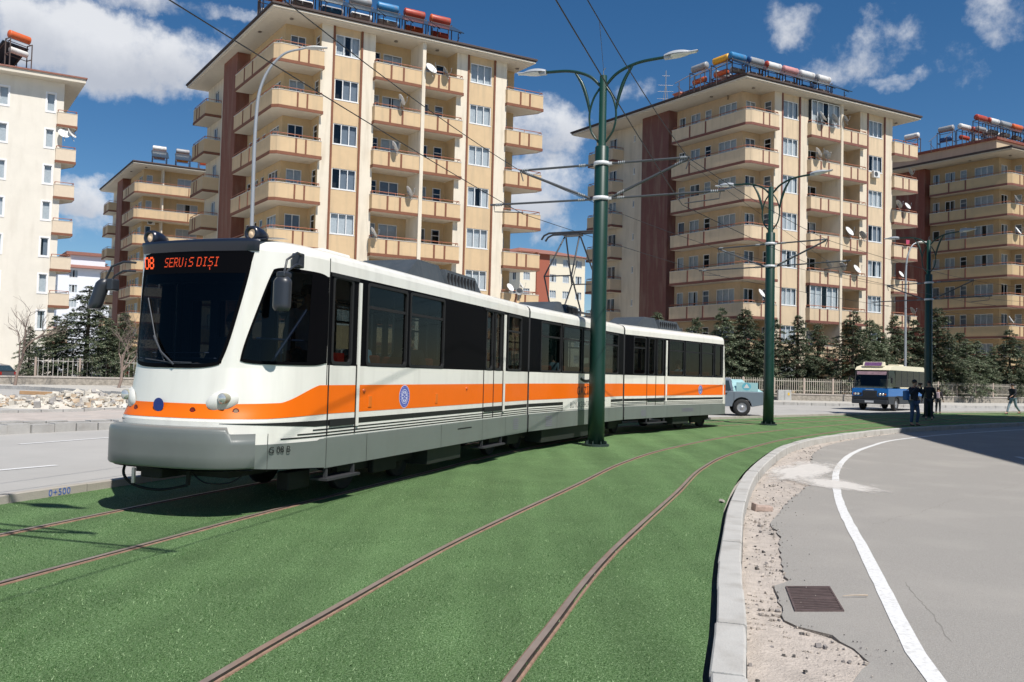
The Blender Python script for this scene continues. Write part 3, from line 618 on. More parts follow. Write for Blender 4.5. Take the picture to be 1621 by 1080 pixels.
def apartment(label, O, sc, kind, seed, style='A', enclosed=()):
    M = pal(kind); root = thing('apartment_building', label, 'apartment building', (O[0], O[1], EYE*(1-sc)), 0, 'apartment buildings around the tram line', sc)
    rn = random.Random(seed); cache = {}
    wl = MB(amap); B = 18.0
    # -- front
    cream, yel, wallc = 0, 1, 2
    lev = range(NF)
    def H(s0, s1, lo=1.1, hi=2.45): return [(s0, s1, zf(k)+lo, zf(k)+hi) for k in lev]
    def face(org, d, ln, inw, cols, m, z1=TOP):
        hs = []; ks = []
        for (s0, s1, lo, hi, panes, door) in cols:
            hh = H(s0, s1, lo, hi); hs += hh; ks += [(panes, door)]*len(hh)
        hwall(wl, org, d, ln, -.3, z1, hs, inw, m); windows(root, org, d, inw, hs, ks, rn)
    if style == 'A':
        face((3.05, 0), (1, 0), .88, (0, 1), [], cream)
        face((3.93, .04), (1, 0), 1.74, (0, 1), [(.07, 1.67, 1.1, 2.45, 3, False)], yel)
        face((5.67, 0), (1, 0), .98, (0, 1), [], cream)
        face((6.65, 1.25), (1, 0), 5.9, (0, 1), [(.35, .95, .25, 2.3, 1, True), (1.15, 2.5, 1.0, 2.3, 2, False), (3.55, 4.55, .9, 2.3, 1, False), (5.0, 5.65, .1, 2.3, 1, True)], wallc)
        face((6.65, 0), (0, 1), 1.25, (-1, 0), [], wallc); face((12.55, 0), (0, 1), 1.25, (1, 0), [], wallc)
        face((12.55, 0), (1, 0), .9, (0, 1), [], cream)
        face((13.45, .04), (1, 0), 2.0, (0, 1), [(.18, 1.82, 1.1, 2.45, 3, False)], yel)
        face((15.45, 0), (1, 0), 1.0, (0, 1), [], cream)
        face((16.45, 0), (0, 1), 1.3, (-1, 0), [], wallc)
        face((16.45, 1.3), (1, 0), 1.45, (0, 1), [(.3, .95, .25, 2.3, 1, True)], wallc)
        face((3.05, 0), (0, 1), 1.3, (1, 0), [(.3, .95, .2, 2.3, 1, True)], wallc)
        face((1.2, 1.3), (1, 0), 1.85, (0, 1), [(.35, 1.35, 1.0, 2.3, 2, False)], wallc)
        wl.box(9.76, -.46, -.3, 10.0, 1.24, TOP, 0)
        st = MB(amap)
        for x in (3.80, 5.66, 13.36, 15.42): st.box(x, -.05, -.3, x+.13, -.001, TOP)
        obj('trim_strip', st, M['brn'], root)
    else:
        face((1.2, 1.3), (1, 0), 14.4, (0, 1), [(.3, .95, 1.0, 2.3, 1, False), (3.6, 5.9, .9, 2.3, 3, False), (6.7, 7.4, .1, 2.3, 1, True), (8.0, 9.4, 1, 2.3, 2, False), (11, 13, 1, 2.3, 3, False)], wallc)
        face((15.6, 0), (0, 1), 1.3, (1, 0), [], wallc); face((15.6, 0), (1, 0), 2.3, (0, 1), [], cream)
        wl.box(3.0, .3, -.3, 3.15, 1.29, TOP, 0)
    # -- left face
    face((1.2, 1.3), (0, 1), 6.75, (1, 0), [(.55, 2.3, .95, 2.3, 3, False), (3.05, 3.7, .1, 2.3, 1, True), (4.2, 5.2, .95, 2.3, 2, False), (5.75, 6.45, .95, 2.3, 1, False)], wallc)
    face((1.2, 11.0), (0, 1), 7, (1, 0), [(.25, .8, 1.0, 2.3, 1, False), (1.9, 2.1, 1.5, 2.1, 1, False), (4.2, 5.2, .95, 2.3, 2, False)], cream)
    rd = MB(amap)
    rd.box(.32, 8.0, -.3, 1.35, 11.05, TOP-.02)
    obj('brown_wall', rd, M['red'], root)
    # -- right and back
    face((17.9, 1.3), (0, 1), B-1.3, (-1, 0), [(2, 3.4, 1.1, 2.45, 2, False), (8, 9.4, 1.1, 2.45, 2, False)] if style == 'A' else [], cream)
    face((1.2, B), (1, 0), 16.7, (0, -1), [], cream)
    obj('wall', wl, [M['cream'], M['yel'], M['wall']], root)
    # -- balconies
    for k in range(1, NF):
        z = zf(k)
        if style == 'A':
            balcony(root, M, [(3.12, .0), (3.12, -.36), (.35, -.36), (.02, -.1), (.02, 7.3), (1.2, 7.3)][::-1], [(3, .42, .1), (3, .64, .1), (1, .26, .12), (1, .48, .12)], cache, 'c', z, [(.02, -.1), (.35, -.36), (3.12, -.36), (3.12, -.001), (3.05, 1.29), (1.19, 1.29), (1.19, 7.3), (.02, 7.3)])
            balcony(root, M, [(6.55, -.001), (6.55, -.38), (9.755, -.38)], [(1, .33, .12), (1, .6, .12)], cache, 'l1', z, [(6.55, -.38), (9.755, -.38), (9.755, 1.24), (6.66, 1.24), (6.66, -.001), (6.55, -.001)])
            balcony(root, M, [(10.005, -.38), (12.85, -.38), (12.85, -.001)], [(0, .35, .12), (0, .62, .12)], cache, 'l2', z, [(10.005, -.38), (12.85, -.38), (12.85, -.001), (12.54, -.001), (12.54, 1.24), (10.005, 1.24)])
            balcony(root, M, [(16.38, -.001), (16.38, -.25), (19.3, -.25), (19.3, .4), (17.95, 2.6)], [(1, .36, .12), (1, .62, .12)], cache, 'r', z, [(16.38, -.25), (19.3, -.25), (19.3, .4), (17.91, 2.6), (17.91, 1.29), (16.46, 1.29), (16.46, -.001), (16.38, -.001)])
        else:
            balcony(root, M, [(15.5, -.3), (.35, -.36), (.02, -.1), (.02, 6.0), (1.2, 6.0)][::-1], [(1, .3, .12), (1, .5, .12), (3, .35, .1), (3, .62, .14)], cache, 'c', z, [(.02, -.1), (.35, -.36), (15.5, -.3), (15.5, 1.29), (1.19, 1.29), (1.19, 6.0), (.02, 6.0)])
        balcony(root, M, [(.1, 14.35), (.02, 17.6), (1.19, 17.6)][::-1]+[(1.19, 14.35)], [(1, .3, .12), (1, .5, .12)], cache, 'f', z, [(.1, 14.35), (1.19, 14.35), (1.19, 17.6), (.02, 17.6)]) if False else balcony(root, M, [(1.19, 17.6), (.02, 17.6), (.02, 14.35), (1.19, 14.35)], [(1, .3, .12), (1, .5, .12)], cache, 'f', z, [(.02, 14.35), (1.19, 14.35), (1.19, 17.6), (.02, 17.6)])
    # -- glazed-in balconies
    for (a0, a1, k, n) in enclosed:
        fr, pn, rm, ct = win_parts(a1-a0, 1.85, n, V2, Vector((V2.y, -V2.x)), False, 1)
        q = amap(Vector((a0, -.36, zf(k)+.99))); o = link('window', fr, root, q); link('pane', pn, o); link('room', rm, o)
        if ct: link('curtain', ct, o)
    # -- roof
    rf = MB(amap); x0, x1, y0, y1 = (-.35, 18.2, -.85, 18.4) if kind == 'warm' else (-.95, 18.5, -1.05, 18.8)
    rf.box(x0+.12, y0+.12, TOP, x1-.12, y1-.12, TOP+.07, 0)
    rf.box(x0, y0, TOP+.071, x1, y1, TOP+.17, 1); rf.box(x0-.02, y0-.02, TOP+.171, x1+.02, y1+.02, TOP+.3, 2)
    e = MB(amap); z0, z1 = TOP+.301, TOP+1.7; i = 7.0
    e.box(x0-.06, y0-.06, z0-.001, x1+.06, y1+.06, z0+.08)
    rf2 = [(x0-.04, y0-.04, z0+.081), (x1+.04, y0-.04, z0+.081), (x1+.04, y1+.04, z0+.081), (x0-.04, y1+.04, z0+.081), (x0+i, y0+i, z1), (x1-i, y0+i, z1), (x1-i, y1-i, z1), (x0+i, y1-i, z1)]
    e.add(rf2, [(0, 1, 5, 4), (1, 2, 6, 5), (2, 3, 7, 6), (3, 0, 4, 7), (4, 5, 6, 7)])
    gu = MB(amap); gu.box(x0-.09, y0-.09, z0-.06, x1+.09, y1+.09, z0+.06); ro = obj('roof', e, ROOFT, root); obj('gutter', gu, mat('gutter_dark', (.06, .042, .036), .7), ro); obj('eave', rf, [M['soff'], M['soff'], mat('fascia_brown', (.075, .045, .035), .8, var=.2)], ro)
    ch = MB(amap); ch.box(2.2, 8.8, TOP+.4, 2.9, 9.5, TOP+2.0); ch.box(2.12, 8.72, TOP+2.0, 2.98, 9.58, TOP+2.12); obj('chimney', ch, mat('chimney_pink', (.45, .19, .13), .85), ro)
    if kind != 'warm':
        y2 = 16.5 if seed == 3 else 6.5; zp = TOP+(1.65 if seed == 3 else .95); p = MB(amap); p.box(.6, 1.2, TOP+.35, 16, y2, zp, 0); p.box(.42, 1.02, zp, 16.18, y2+.18, zp+.24, 1)
        obj('roof_parapet', p, [M['cream'] if seed == 3 else M['red'], M['red']], ro)
    # soffit lamps
    s = MB(amap)
    for (a, b) in ((1.2, .3), (8.2, .3), (11.2, .3), (17.6, .5), (.3, 3.5)): s.cyl((a, b, TOP-.07), (a, b, TOP-.001), .12, 10)
    obj('soffit_lamp', s, mat('lamp_cap', (.2, .17, .14), .5), root)
    return root
def bworld(O, sc, a, b, z):
    q = amap(Vector((a, b, 0))); return Vector((O[0]+q.x*sc, O[1]+q.y*sc, EYE+(z-EYE)*sc))
S_ = 1.12
O1 = Vector((-15.4855, 50.856))*S_; O2 = Vector((17.12, 61.26))*S_; O3 = Vector((46.9, 77.9))*S_; O4 = Vector((-42.8, 91.4))
apartment('eight-storey yellow and cream apartment block with brown strips, standing directly behind the tram', O1, S_, 'warm', 1)
apartment('eight-storey sand-coloured apartment block with maroon side wall, behind the middle lamp pole', O2, S_, 'pale', 2, enclosed=((6.62, 9.7, 7, 5), (6.62, 9.7, 2, 5)))
apartment('shade-darkened tan apartment block at the right edge, with a cream penthouse band on its roof', O3, S_, 'tan', 3)
apartment('yellow apartment block with long front balconies, farther back on the left between two larger blocks', O4, 1.0, 'warm', 4, style='B')
# ---- left white block
def white_block():
    M = pal('white'); sc = 1.0; O = Vector((-36.85, 65.9)); root = thing('apartment_building', 'white plastered apartment block with narrow windows at the left edge of the photo', 'apartment building', (O.x, O.y, 0), 0, 'apartment buildings around the tram line')
    rn = random.Random(5); wl = MB(amap)
    cols = [(-.92-.24-.02, .55), (-4.45, .6), (-6.2, .6), (-9.6, .6), (-12, .6)]
    hs = [(15+c-.02, 15+c+w, z+.95, z+2.4) for c, w in cols for z in [zf(k)-.12 for k in range(8)]]
    hwall(wl, (-15, 0), (1, 0), 15, -.3, TOP+.3, hs, (0, 1), 0); windows(root, (-15, 0), (1, 0), (0, 1), hs, [(1, False)]*len(hs), rn)
    hwall(wl, (0, 0), (0, 1), 14, -.3, TOP+.3, [], (-1, 0), 0); hwall(wl, (-15, 0), (0, 1), 14, -.3, TOP+.3, [], (1, 0), 0); hwall(wl, (-15, 14), (1, 0), 15, -.3, TOP+.3, [], (0, -1), 0)
    obj('wall', wl, M['cream'], root)
    sc_ = {}
    for (a, b, c, e) in hs:
        k = round(b-a, 3)
        if k not in sc_:
            ws = MB(amap); w, h = b-a, e-c; o_ = [(-.1, -.12), (w+.1, -.12), (w+.1, h+.1), (-.1, h+.1)]; i_ = [(.001, .001), (w-.001, .001), (w-.001, h-.001), (.001, h-.001)]
            ws.add([(x, -.035, z) for x, z in o_]+[(x, -.035, z) for x, z in i_]+[(x, -.001, z) for x, z in o_]+[(x, -.001, z) for x, z in i_], [f for j in range(4) for f in ((j, (j+1) % 4, 4+(j+1) % 4, 4+j), (8+j, 8+(j+1) % 4, (j+1) % 4, j), (4+j, 4+(j+1) % 4, 12+(j+1) % 4, 12+j))])
            sc_[k] = ws.mesh('window_surround', mat('surround_white', (.8, .8, .8), .8))
        link('window_surround', sc_[k], root, amap(Vector((-15+a, 0, c))))
    bs = MB(amap); bs.box(-15, -.04, -.3, .02, -.001, .55); obj('base_course', bs, M['red'], root)
    cache = {}
    for k in range(1, 8):
        balcony(root, M, [(-.45, -.001), (-.45, -.25), (.98, -.25), (.98, 1.0), (.001, 3.0)], [], cache, 'r', zf(k)-.2, [(-.45, -.25), (.98, -.25), (.98, 1.0), (.001, 3.0), (.001, -.001), (-.45, -.001)])
    rf = MB(amap); rf.box(-16, -1, TOP+.3, 1.35, 15, TOP+.62); r2 = MB(amap); r2.box(-16.1, -1.1, TOP+.62, 1.45, 15.1, TOP+.74)
    r2.add([(-16.05, -1.05, TOP+.741), (1.4, -1.05, TOP+.741), (1.4, 15.05, TOP+.741), (-16.05, 15.05, TOP+.741), (-10, 5, TOP+2), (-4, 5, TOP+2), (-4, 9, TOP+2), (-10, 9, TOP+2)], [(0, 1, 5, 4), (1, 2, 6, 5), (2, 3, 7, 6), (3, 0, 4, 7), (4, 5, 6, 7)])
    ro = obj('roof', r2, ROOFT, root); obj('eave', rf, M['soff'], ro)
    return O
NARROW = True; O5 = white_block(); NARROW = False
# ---- far blocks
def far_block(label, P0, w, dp, h, floors, cols, cm, rm, redstripe=None, attic=False):
    root = thing('apartment_building', label, 'apartment building', (P0[0], P0[1], 0), 0)
    wl = MB(amap); hs = []
    for k in range(floors):
        for c in range(cols):
            s = w*(c+.5)/cols; z = h*(k+.35)/floors; hs.append((s-.7, s+.7, z, z+1.4))
    hwall(wl, (0, 0), (1, 0), w, -.3, h, hs, (0, 1)); hl = [(dp*(c+.5)/4-.5, dp*(c+.5)/4+.5, h*(k+.35)/floors, h*(k+.35)/floors+1.4) for k in range(floors) for c in range(4)]
    hwall(wl, (0, 0), (0, 1), dp, -.3, h, hl, (1, 0)); hwall(wl, (w, 0), (0, 1), dp, -.3, h, [], (-1, 0)); hwall(wl, (0, dp), (1, 0), w, -.3, h, [], (0, -1))
    rn = random.Random(w*7); windows(root, (0, 0), (1, 0), (0, 1), hs, [(3, False)]*len(hs), rn); windows(root, (0, 0), (0, 1), (1, 0), hl, [(2, False)]*len(hl), rn)
    obj('wall', wl, cm, root)
    if redstripe: m = MB(amap); m.box(redstripe[0], -.3, -.3, redstripe[1], -.001, h); obj('brown_wall', m, mat('brick_red_wall', (.33, .10, .06), .9), root)
    r = MB(amap); r.add([(-1, -1, h), (w+1, -1, h), (w+1, dp+1, h), (-1, dp+1, h), (w*.25, dp*.4, h+1.8), (w*.75, dp*.4, h+1.8), (w*.75, dp*.6, h+1.8), (w*.25, dp*.6, h+1.8)], [(0, 1, 5, 4), (1, 2, 6, 5), (2, 3, 7, 6), (3, 0, 4, 7), (4, 5, 6, 7), (3, 2, 1, 0)])
    ro = obj('roof', r, ROOFT, root)
    if attic: m = MB(amap); m.box(2, 2, h+.3, w-2, dp-2, h+2.6, 0); m.box(1.4, 1.4, h+2.6, w-1.4, dp-1.4, h+3.2, 1); obj('attic', m, [cm, ROOFT], ro)
    return root
q = AT(86, 560, 150)
far_block('distant white block with red-brown roof and attic, seen past the white building on the left', (q.x, q.y), 10, 14, 19.2, 7, 2, mat('far_white', (.72, .74, .78), .9), ROOFT, attic=True)
q = AT(106, 560, 215)
far_block('distant low block with a brown roof behind the white block far left', (q.x-16, q.y), 22, 14, 29, 9, 6, mat('far_brown', (.5, .30, .22), .9), ROOFT)
q = AT(820, 560, 150)
far_block('distant cream block with red wall stripe between the two large buildings', (q.x, q.y), 14, 14, 24.0, 8, 5, mat('far_cream', (.72, .66, .52), .9), ROOFT, redstripe=(3.3, 6.0))
q = AT(800, 560, 190)
far_block('far yellow block just beside the big yellow building, low on the skyline', (q.x-8, q.y), 12, 14, 20, 7, 4, mat('far_yellow', (.62, .5, .28), .9), ROOFT)
# building beyond the right edge of the frame, whose shadow lies across road and turf
def side_block():
    root = thing('apartment_building', 'apartment block beyond the right edge that shades the far end of the road', 'apartment building', (19.7, 7.5, -.16))
    m = MB(); pts = [(0, 0), (2.6, 11.5), (6.0, 26.5), (24, 26.5), (24, -2)]; m.prism(pts, 0, 20.2); obj('wall', m, mat('plaster_tan', (.6, .5, .3)), root)
    m = MB(); m.prism([(-.4, -.4), (2.2, 11.5), (5.6, 27), (24.5, 27), (24.5, -2.5)], 20.201, 20.5); obj('roof', m, ROOFT, root)
    for k in range(6):
        for i in range(6):
            a = Vector((0, 0)).lerp(Vector((2.6, 11.5)), (i+.3)/6); d = Vector((2.6, 11.5)).normalized(); n = Vector((-d.y, d.x))
            fr, pn, rm, ct = win_parts(1.2, 1.3, 2, d, n, False, 0); 
            b = link('window', fr, root, (a.x+n.x*.05, a.y+n.y*.05, 1.5+3*k)); link('pane', pn, b)
side_block()
# ================================================================== tram
TW = 2.3; TB = Vector((-.9, 13.6, 0))
tram = thing('tram', 'long white articulated tram with orange stripe, grey skirt and black windscreen on the turf track', 'tram', TB)
def frame2(O, P):
    O, P = Vector(O), Vector(P); u = (P-O).normalized(); return O, u, Vector((-u.y, u.x)), (P-O).length
SECS = [frame2((-2.24, 9.97), (.356, 17.15)), frame2((.356, 17.15), (3.14, 22.95)), frame2((3.14, 22.95), (7.40, 28.38))]
def smap(sec):
    O, u, n, L_ = SECS[sec]
    def f(p): q = O+u*p.x+n*p.y; return Vector((q.x-TB.x, q.y-TB.y, p.z))
    return f
tw = mat('tram_white', (.79, .775, .71), .35, coat=.35, var=.02, vscale=2, dirt=((.45, .43, .38), .35), dscale=(1.5, 1.5, .2))
tor = mat('tram_orange', (.86, .155, .002), .45, coat=.08, spec=.3, var=.03, vscale=2)
tgr = mat('tram_grey', (.155, .175, .162), .42, coat=.15, var=.05, vscale=2, dirt=((.13, .13, .12), .4), dscale=(1, 1, .4))
tbk = mat('tram_black_gloss', (.004, .004, .005), .35, spec=.02)
tdk = mat('tram_rubber', (.012, .012, .013), .6); tun = mat('underframe', (.009, .009, .009), .75, var=.3, vscale=6)
tgl = glass('tram_glass', (.25, .285, .28), .45)
tws = mat('windscreen_tint', (.003, .0035, .009), .05, spec=.28)
trf = mat('roof_unit', (.05, .06, .068), .5, var=.25, vscale=3, dirt=((.10, .10, .10), .5), dscale=(4, 4, .5))
tin = mat('tram_interior', (.30, .32, .32), .7); tfl = mat('tram_floor', (.06, .06, .065), .8); tst = mat('seat_red', (.28, .05, .03), .8)
tmet = mat('bright_steel', (.55, .55, .55), .3, metal=.8)
line = mat('line_black', (.012, .012, .012), .5)
RP = [(1, 2.97), (.985, 3.03), (.945, 3.075), (.78, 3.135), (.4, 3.18), (0, 3.2)]     # roof profile: share of the half width, z
WZ0, WZ1 = 1.72, 2.80
def quadst(mb, s0, s1, z0, z1, t, m=0):
    if t > 1: mb.add([(s0, t, z0), (s1, t, z0), (s1, t, z1), (s0, t, z1)], [(3, 2, 1, 0)], m)
    else: mb.add([(s0, t, z0), (s1, t, z0), (s1, t, z1), (s0, t, z1)], [(0, 1, 2, 3)], m)
def rring(s0, s1, z0, z1, r, n=5):
    out = []
    for cx, cz, a0 in ((s1-r, z1-r, 0), (s0+r, z1-r, 90), (s0+r, z0+r, 180), (s1-r, z0+r, 270)):
        for i in range(n+1): a = R_(a0+90*i/n); out.append((cx+r*math.cos(a), cz+r*math.sin(a)))
    return out
def side(sec, t, L_, wins, doors, strips, s_start=0, first=''):
    fm = smap(sec); out = -1 if t < 1 else 1
    mb = MB(fm)
    holes = wins+[w for d in doors for w in d[2]]
    # lower white wall, black window band with holes, cantrail
    quadst(mb, s_start, L_, .80, 1.70, t)
    for k in range(len(RP)-1):
        f0, z0 = RP[k]; f1, z1 = RP[k+1]; c = TW/2; y0 = c+out*c*f0; y1 = c+out*c*f1
        q = [(s_start, y0, z0), (L_, y0, z0), (L_, y1, z1), (s_start, y1, z1)]; mb.add(q, [(0, 1, 2, 3)] if out < 0 else [(3, 2, 1, 0)], 0, False)
    quadst(mb, s_start, L_, 2.84, 2.97, t)
    body = obj('body_side', mb, tw, tram)
    mb = MB(fm); ss = sorted({s_start, L_}|{h[0] for h in holes}|{h[1] for h in holes})
    for i in range(len(ss)-1):
        sm = (ss[i]+ss[i+1])/2
        hh = [h for h in holes if h[0] < sm < h[1]]
        if hh:
            quadst(mb, ss[i], ss[i+1], 1.70, hh[0][2], t); quadst(mb, ss[i], ss[i+1], hh[0][3], 2.84, t)
        else: quadst(mb, ss[i], ss[i+1], 1.70, 2.84, t)
    obj('window_band', mb, tbk, tram)
    for (a, b, c, e) in holes:
        o_ = rring(a-.012, b+.012, c-.012, e+.012, .06); i_ = rring(a+.028, b-.028, c+.028, e-.028, .05); n = len(o_)
        f = MB(fm); y = t+out*.008; yi = t-out*.03
        f.add([(p[0], y, p[1]) for p in o_]+[(p[0], y, p[1]) for p in i_]+[(p[0], yi, p[1]) for p in i_]+[(p[0], yi, p[1]) for p in o_],
              [(i, (i+1) % n, n+(i+1) % n, n+i) for i in range(n)]+[(n+i, n+(i+1) % n, 2*n+(i+1) % n, 2*n+i) for i in range(n)]+[(i, 3*n+i, 3*n+(i+1) % n, (i+1) % n) for i in range(n)])
        if b-a > .6: f.box(a+.02, min(t-out*.01, t-out*.035), e-.33, b-.02, max(t-out*.01, t-out*.035), e-.29)
        fo_ = obj('window', f, tdk, tram)
        g = MB(fm); g.add([(p[0], t-out*.02, p[1]) for p in i_], [tuple(range(n))]); obj('pane', g, tgl, fo_)
    # skirt
    mb = MB(fm); quadst(mb, s_start, L_, .46, .815, t+out*.012); mb.box(s_start, min(t, t+out*.0115), .455, L_, max(t, t+out*.0115), .459); mb.add([(s_start, t+out*.012, .815), (L_, t+out*.012, .815), (L_, t-out*.01, .83), (s_start, t-out*.01, .83)], [(0, 1, 2, 3)])
    sk = obj('skirt', mb, tgr, tram)
    # stripes
    mb = MB(fm); quadst(mb, s_start, L_-.005, 1.11, 1.457, t+out*.003); obj('stripe', mb, tor, tram)
    mb = MB(fm); quadst(mb, s_start, L_-.02, .965, 1.035, t+out*.003)
    for z in (.925, .885, .848): quadst(mb, s_start, L_-.02, z-.008, z+.008, t+out*.0035)
    obj('line', mb, line, tram)
    # doors
    for (a, b, ws, step) in doors:
        d = MB(fm); y0, y1 = sorted((t+out*.004, t+out*.012))
        for x in (a, b): d.box(x-.008, y0, .84, x+.008, y1, 1.72)
        if len(ws) > 1: x = (ws[0][1]+ws[1][0])/2; d.box(x-.008, y0, .84, x+.008, y1, 2.8)
        d.box(a, y0, 2.79, b, y1+.006, 2.835) if out > 0 else d.box(a, y0-.006, 2.79, b, y1, 2.835)
        do = obj('door', d, tdk, tram)
        h = MB(fm); h.box(a+.04, min(y0, t+out*.02), .95, b-.03, max(y0, t+out*.02)-.001, 1.04); obj('sill', h, tdk, do)
        if step:
            p = MB(fm); p.box(a-.02, t-.05 if out < 0 else t-.2, .30, b+.1, t+.2 if out < 0 else t+.05, .33); p.box(a+.02, t, .33, a+.06, t+.04, .46) if out < 0 else None; p.box(b, t, .33, b+.04, t+.04, .46) if out < 0 else None
            obj('step', p, mat('step_metal', (.05, .05, .055), .6, metal=.3), do)
    for (a, b) in strips:
        p = MB(fm); p.box(a, min(t, t+out*.02), .93, b, max(t, t+out*.02), 2.78); obj('door_post', p, tw, tram)
def wz(a, b): return (a, b, WZ0, WZ1)
side(0, 0, 7.60, [wz(.94, 2.08), wz(2.18, 3.38), wz(6.36, 7.15)], [(.04, .69, [wz(.10, .56)], True), (5.12, 6.11, [wz(5.22, 5.55), wz(5.68, 6.0)], True)], [(.70, .76), (6.13, 6.21)])
side(1, 0, 6.39, [wz(.63, 1.78), wz(1.85, 3.12), wz(3.22, 4.45), wz(4.75, 5.94)], [], [], .05)
side(2, 0, 6.72, [wz(.54, 1.25), wz(2.72, 3.72), wz(3.81, 4.91), wz(5.0, 5.93), wz(6.03, 6.57)], [(1.33, 2.43, [wz(1.42, 1.80), wz(1.95, 2.33)], True)], [(2.49, 2.57), (6.68, 6.74)], .05)
side(0, TW, 7.60, [wz(1.5, 2.4), wz(2.6, 3.6), wz(3.8, 4.8), wz(6.36, 7.15)], [(5.12, 6.11, [wz(5.22, 5.55), wz(5.68, 6.0)], False), (.3, 1.3, [wz(.4, .72), wz(.88, 1.2)], False)], [])
side(1, TW, 6.39, [wz(.63, 1.78), wz(1.85, 3.12), wz(3.22, 4.45), wz(4.75, 5.94)], [], [], .05)
side(2, TW, 6.72, [wz(.54, 1.25), wz(2.72, 3.72), wz(3.81, 4.91), wz(5.0, 5.93)], [(1.33, 2.43, [wz(1.42, 1.80), wz(1.95, 2.33)], False)], [], .05)
# interiors, ends, underframe, bellows
for sec, L_, s0 in ((0, 7.58, -.12), (1, 6.37, .06), (2, 6.7, .06)):
    fm = smap(sec); mb = MB(fm)
    mb.box(s0, .06, .86, L_, TW-.06, .9, 0); obj('floor', mb, tfl, tram)
    mb = MB(fm); mb.add([(s0, .1, 2.86), (L_, .1, 2.86), (L_, TW-.1, 2.86), (s0, TW-.1, 2.86)], [(0, 1, 2, 3)])
    for t in (.035, TW-.035): mb.add([(max(s0, 0), t, .9), (L_, t, .9), (L_, t, 1.69), (max(s0, 0), t, 1.69)], [(0, 1, 2, 3)])
    obj('ceiling', mb, tin, tram)
    mb = MB(fm)
    x = 1.1
    while x < L_-.6:
        for t0, t1 in ((.12, .95), (1.4, 2.18)):
            if sec == 0 and 4.9 < x < 6.2: continue
            if sec == 2 and 1.1 < x < 2.6: continue
            mb.rbox(x, t0, 1.25, x+.42, t1, 1.37, .03); mb.rbox(x+.36, t0, 1.3, x+.45, t1, 1.86, .03)
        x += .86
    obj('seats', mb, tst, tram)
    mb = MB(fm); x = .9
    while x < L_-.3:
        for t in (.98, 1.38): mb.cyl((x, t, .9), (x, t, 2.86), .017, 8)
        x += 1.3
    mb.cyl((.2, .98, 2.6), (L_-.2, .98, 2.6), .015, 8); mb.cyl((.2, 1.38, 2.6), (L_-.2, 1.38, 2.6), .015, 8)
    obj('handrail', mb, mat('handrail_steel', (.5, .5, .48), .35, metal=.7), tram)
    mb = MB(fm); mb.box(max(s0, .1), .28, .42, L_-.15, TW-.28, .85); obj('underframe', mb, tun, tram)
# under-floor boxes
for sec, a, b, z in ((0, 3.1, 4.4, .2), (1, 1.0, 4.9, .16), (2, 3.2, 4.3, .22)):
    mb = MB(smap(sec)); mb.box(a, .10, z, b, .5, .452); mb.box(a, TW-.5, z, b, TW-.10, .452); obj('equipment_box', mb, mat('box_black_turf_reflection', (.018, .021, .018), .6, var=.2), tram)  # green in the black is the turf's reflection put into the colour
for sec, c in ((0, 2.05), (0, 7.55), (1, 6.35), (2, 5.2)):
    fm = smap(sec)
    mb = MB(fm); mb.box(c-1.15, .36, .28, c+1.15, .44, .5); mb.box(c-1.15, TW-.44, .28, c+1.15, TW-.36, .5); mb.box(c-.25, .4, .25, c+.25, TW-.4, .45); mb.rbox(c-.35, .27, .2, c+.35, .36, .4, .02)
    bo = obj('bogie', mb, tun, tram)
    for dx in (-.8, .8):
        w = MB(fm)
        for t in (.52, TW-.52):
            sg = 1 if t < 1 else -1
            w.lathe([(.0, t-sg*.06), (.12, t-sg*.06), (.13, t-sg*.03), (.27, t-sg*.02), (.30, t-sg*.05), (.325, t-sg*.05), (.325, t+sg*.05), (0, t+sg*.05)], 22, 0, (c+dx, 0, .345), 'y')
        w.cyl((c+dx, .5, .345), (c+dx, TW-.5, .345), .07)
        obj('wheel', w, mat('wheel_steel', (.02, .018, .017), .7, metal=.2, var=.2), bo)
def end_ring(sec, s, grow=0):
    fm = smap(sec); pts = [(s, -grow, .5), (s, -grow, 2.97)]+[(s, TW/2*(1-f), z) for f, z in RP[1:]]+[(s, TW/2*(1+f), z) for f, z in RP[:-1][::-1]]+[(s, TW+grow, .5)]
    return [fm(Vector(p)) for p in pts]
for sec in (0, 1):
    mb = MB(); Lk = (7.60, 6.39)[sec]; mb_f = []
    A = end_ring(sec, Lk); B = end_ring(sec+1, .05)
    C_ = [a.lerp(b, .5) for a, b in zip(A, B)]; c0 = sum(C_, Vector((0, 0, 0)))/len(C_); C_ = [p.lerp(c0, .04) for p in C_]
    n = len(A); mb.add(A+C_+B, [(i, i+1, n+i+1, n+i) for i in range(n-1)]+[(n+i, n+i+1, 2*n+i+1, 2*n+i) for i in range(n-1)]); obj('bellows', mb, tdk, tram)
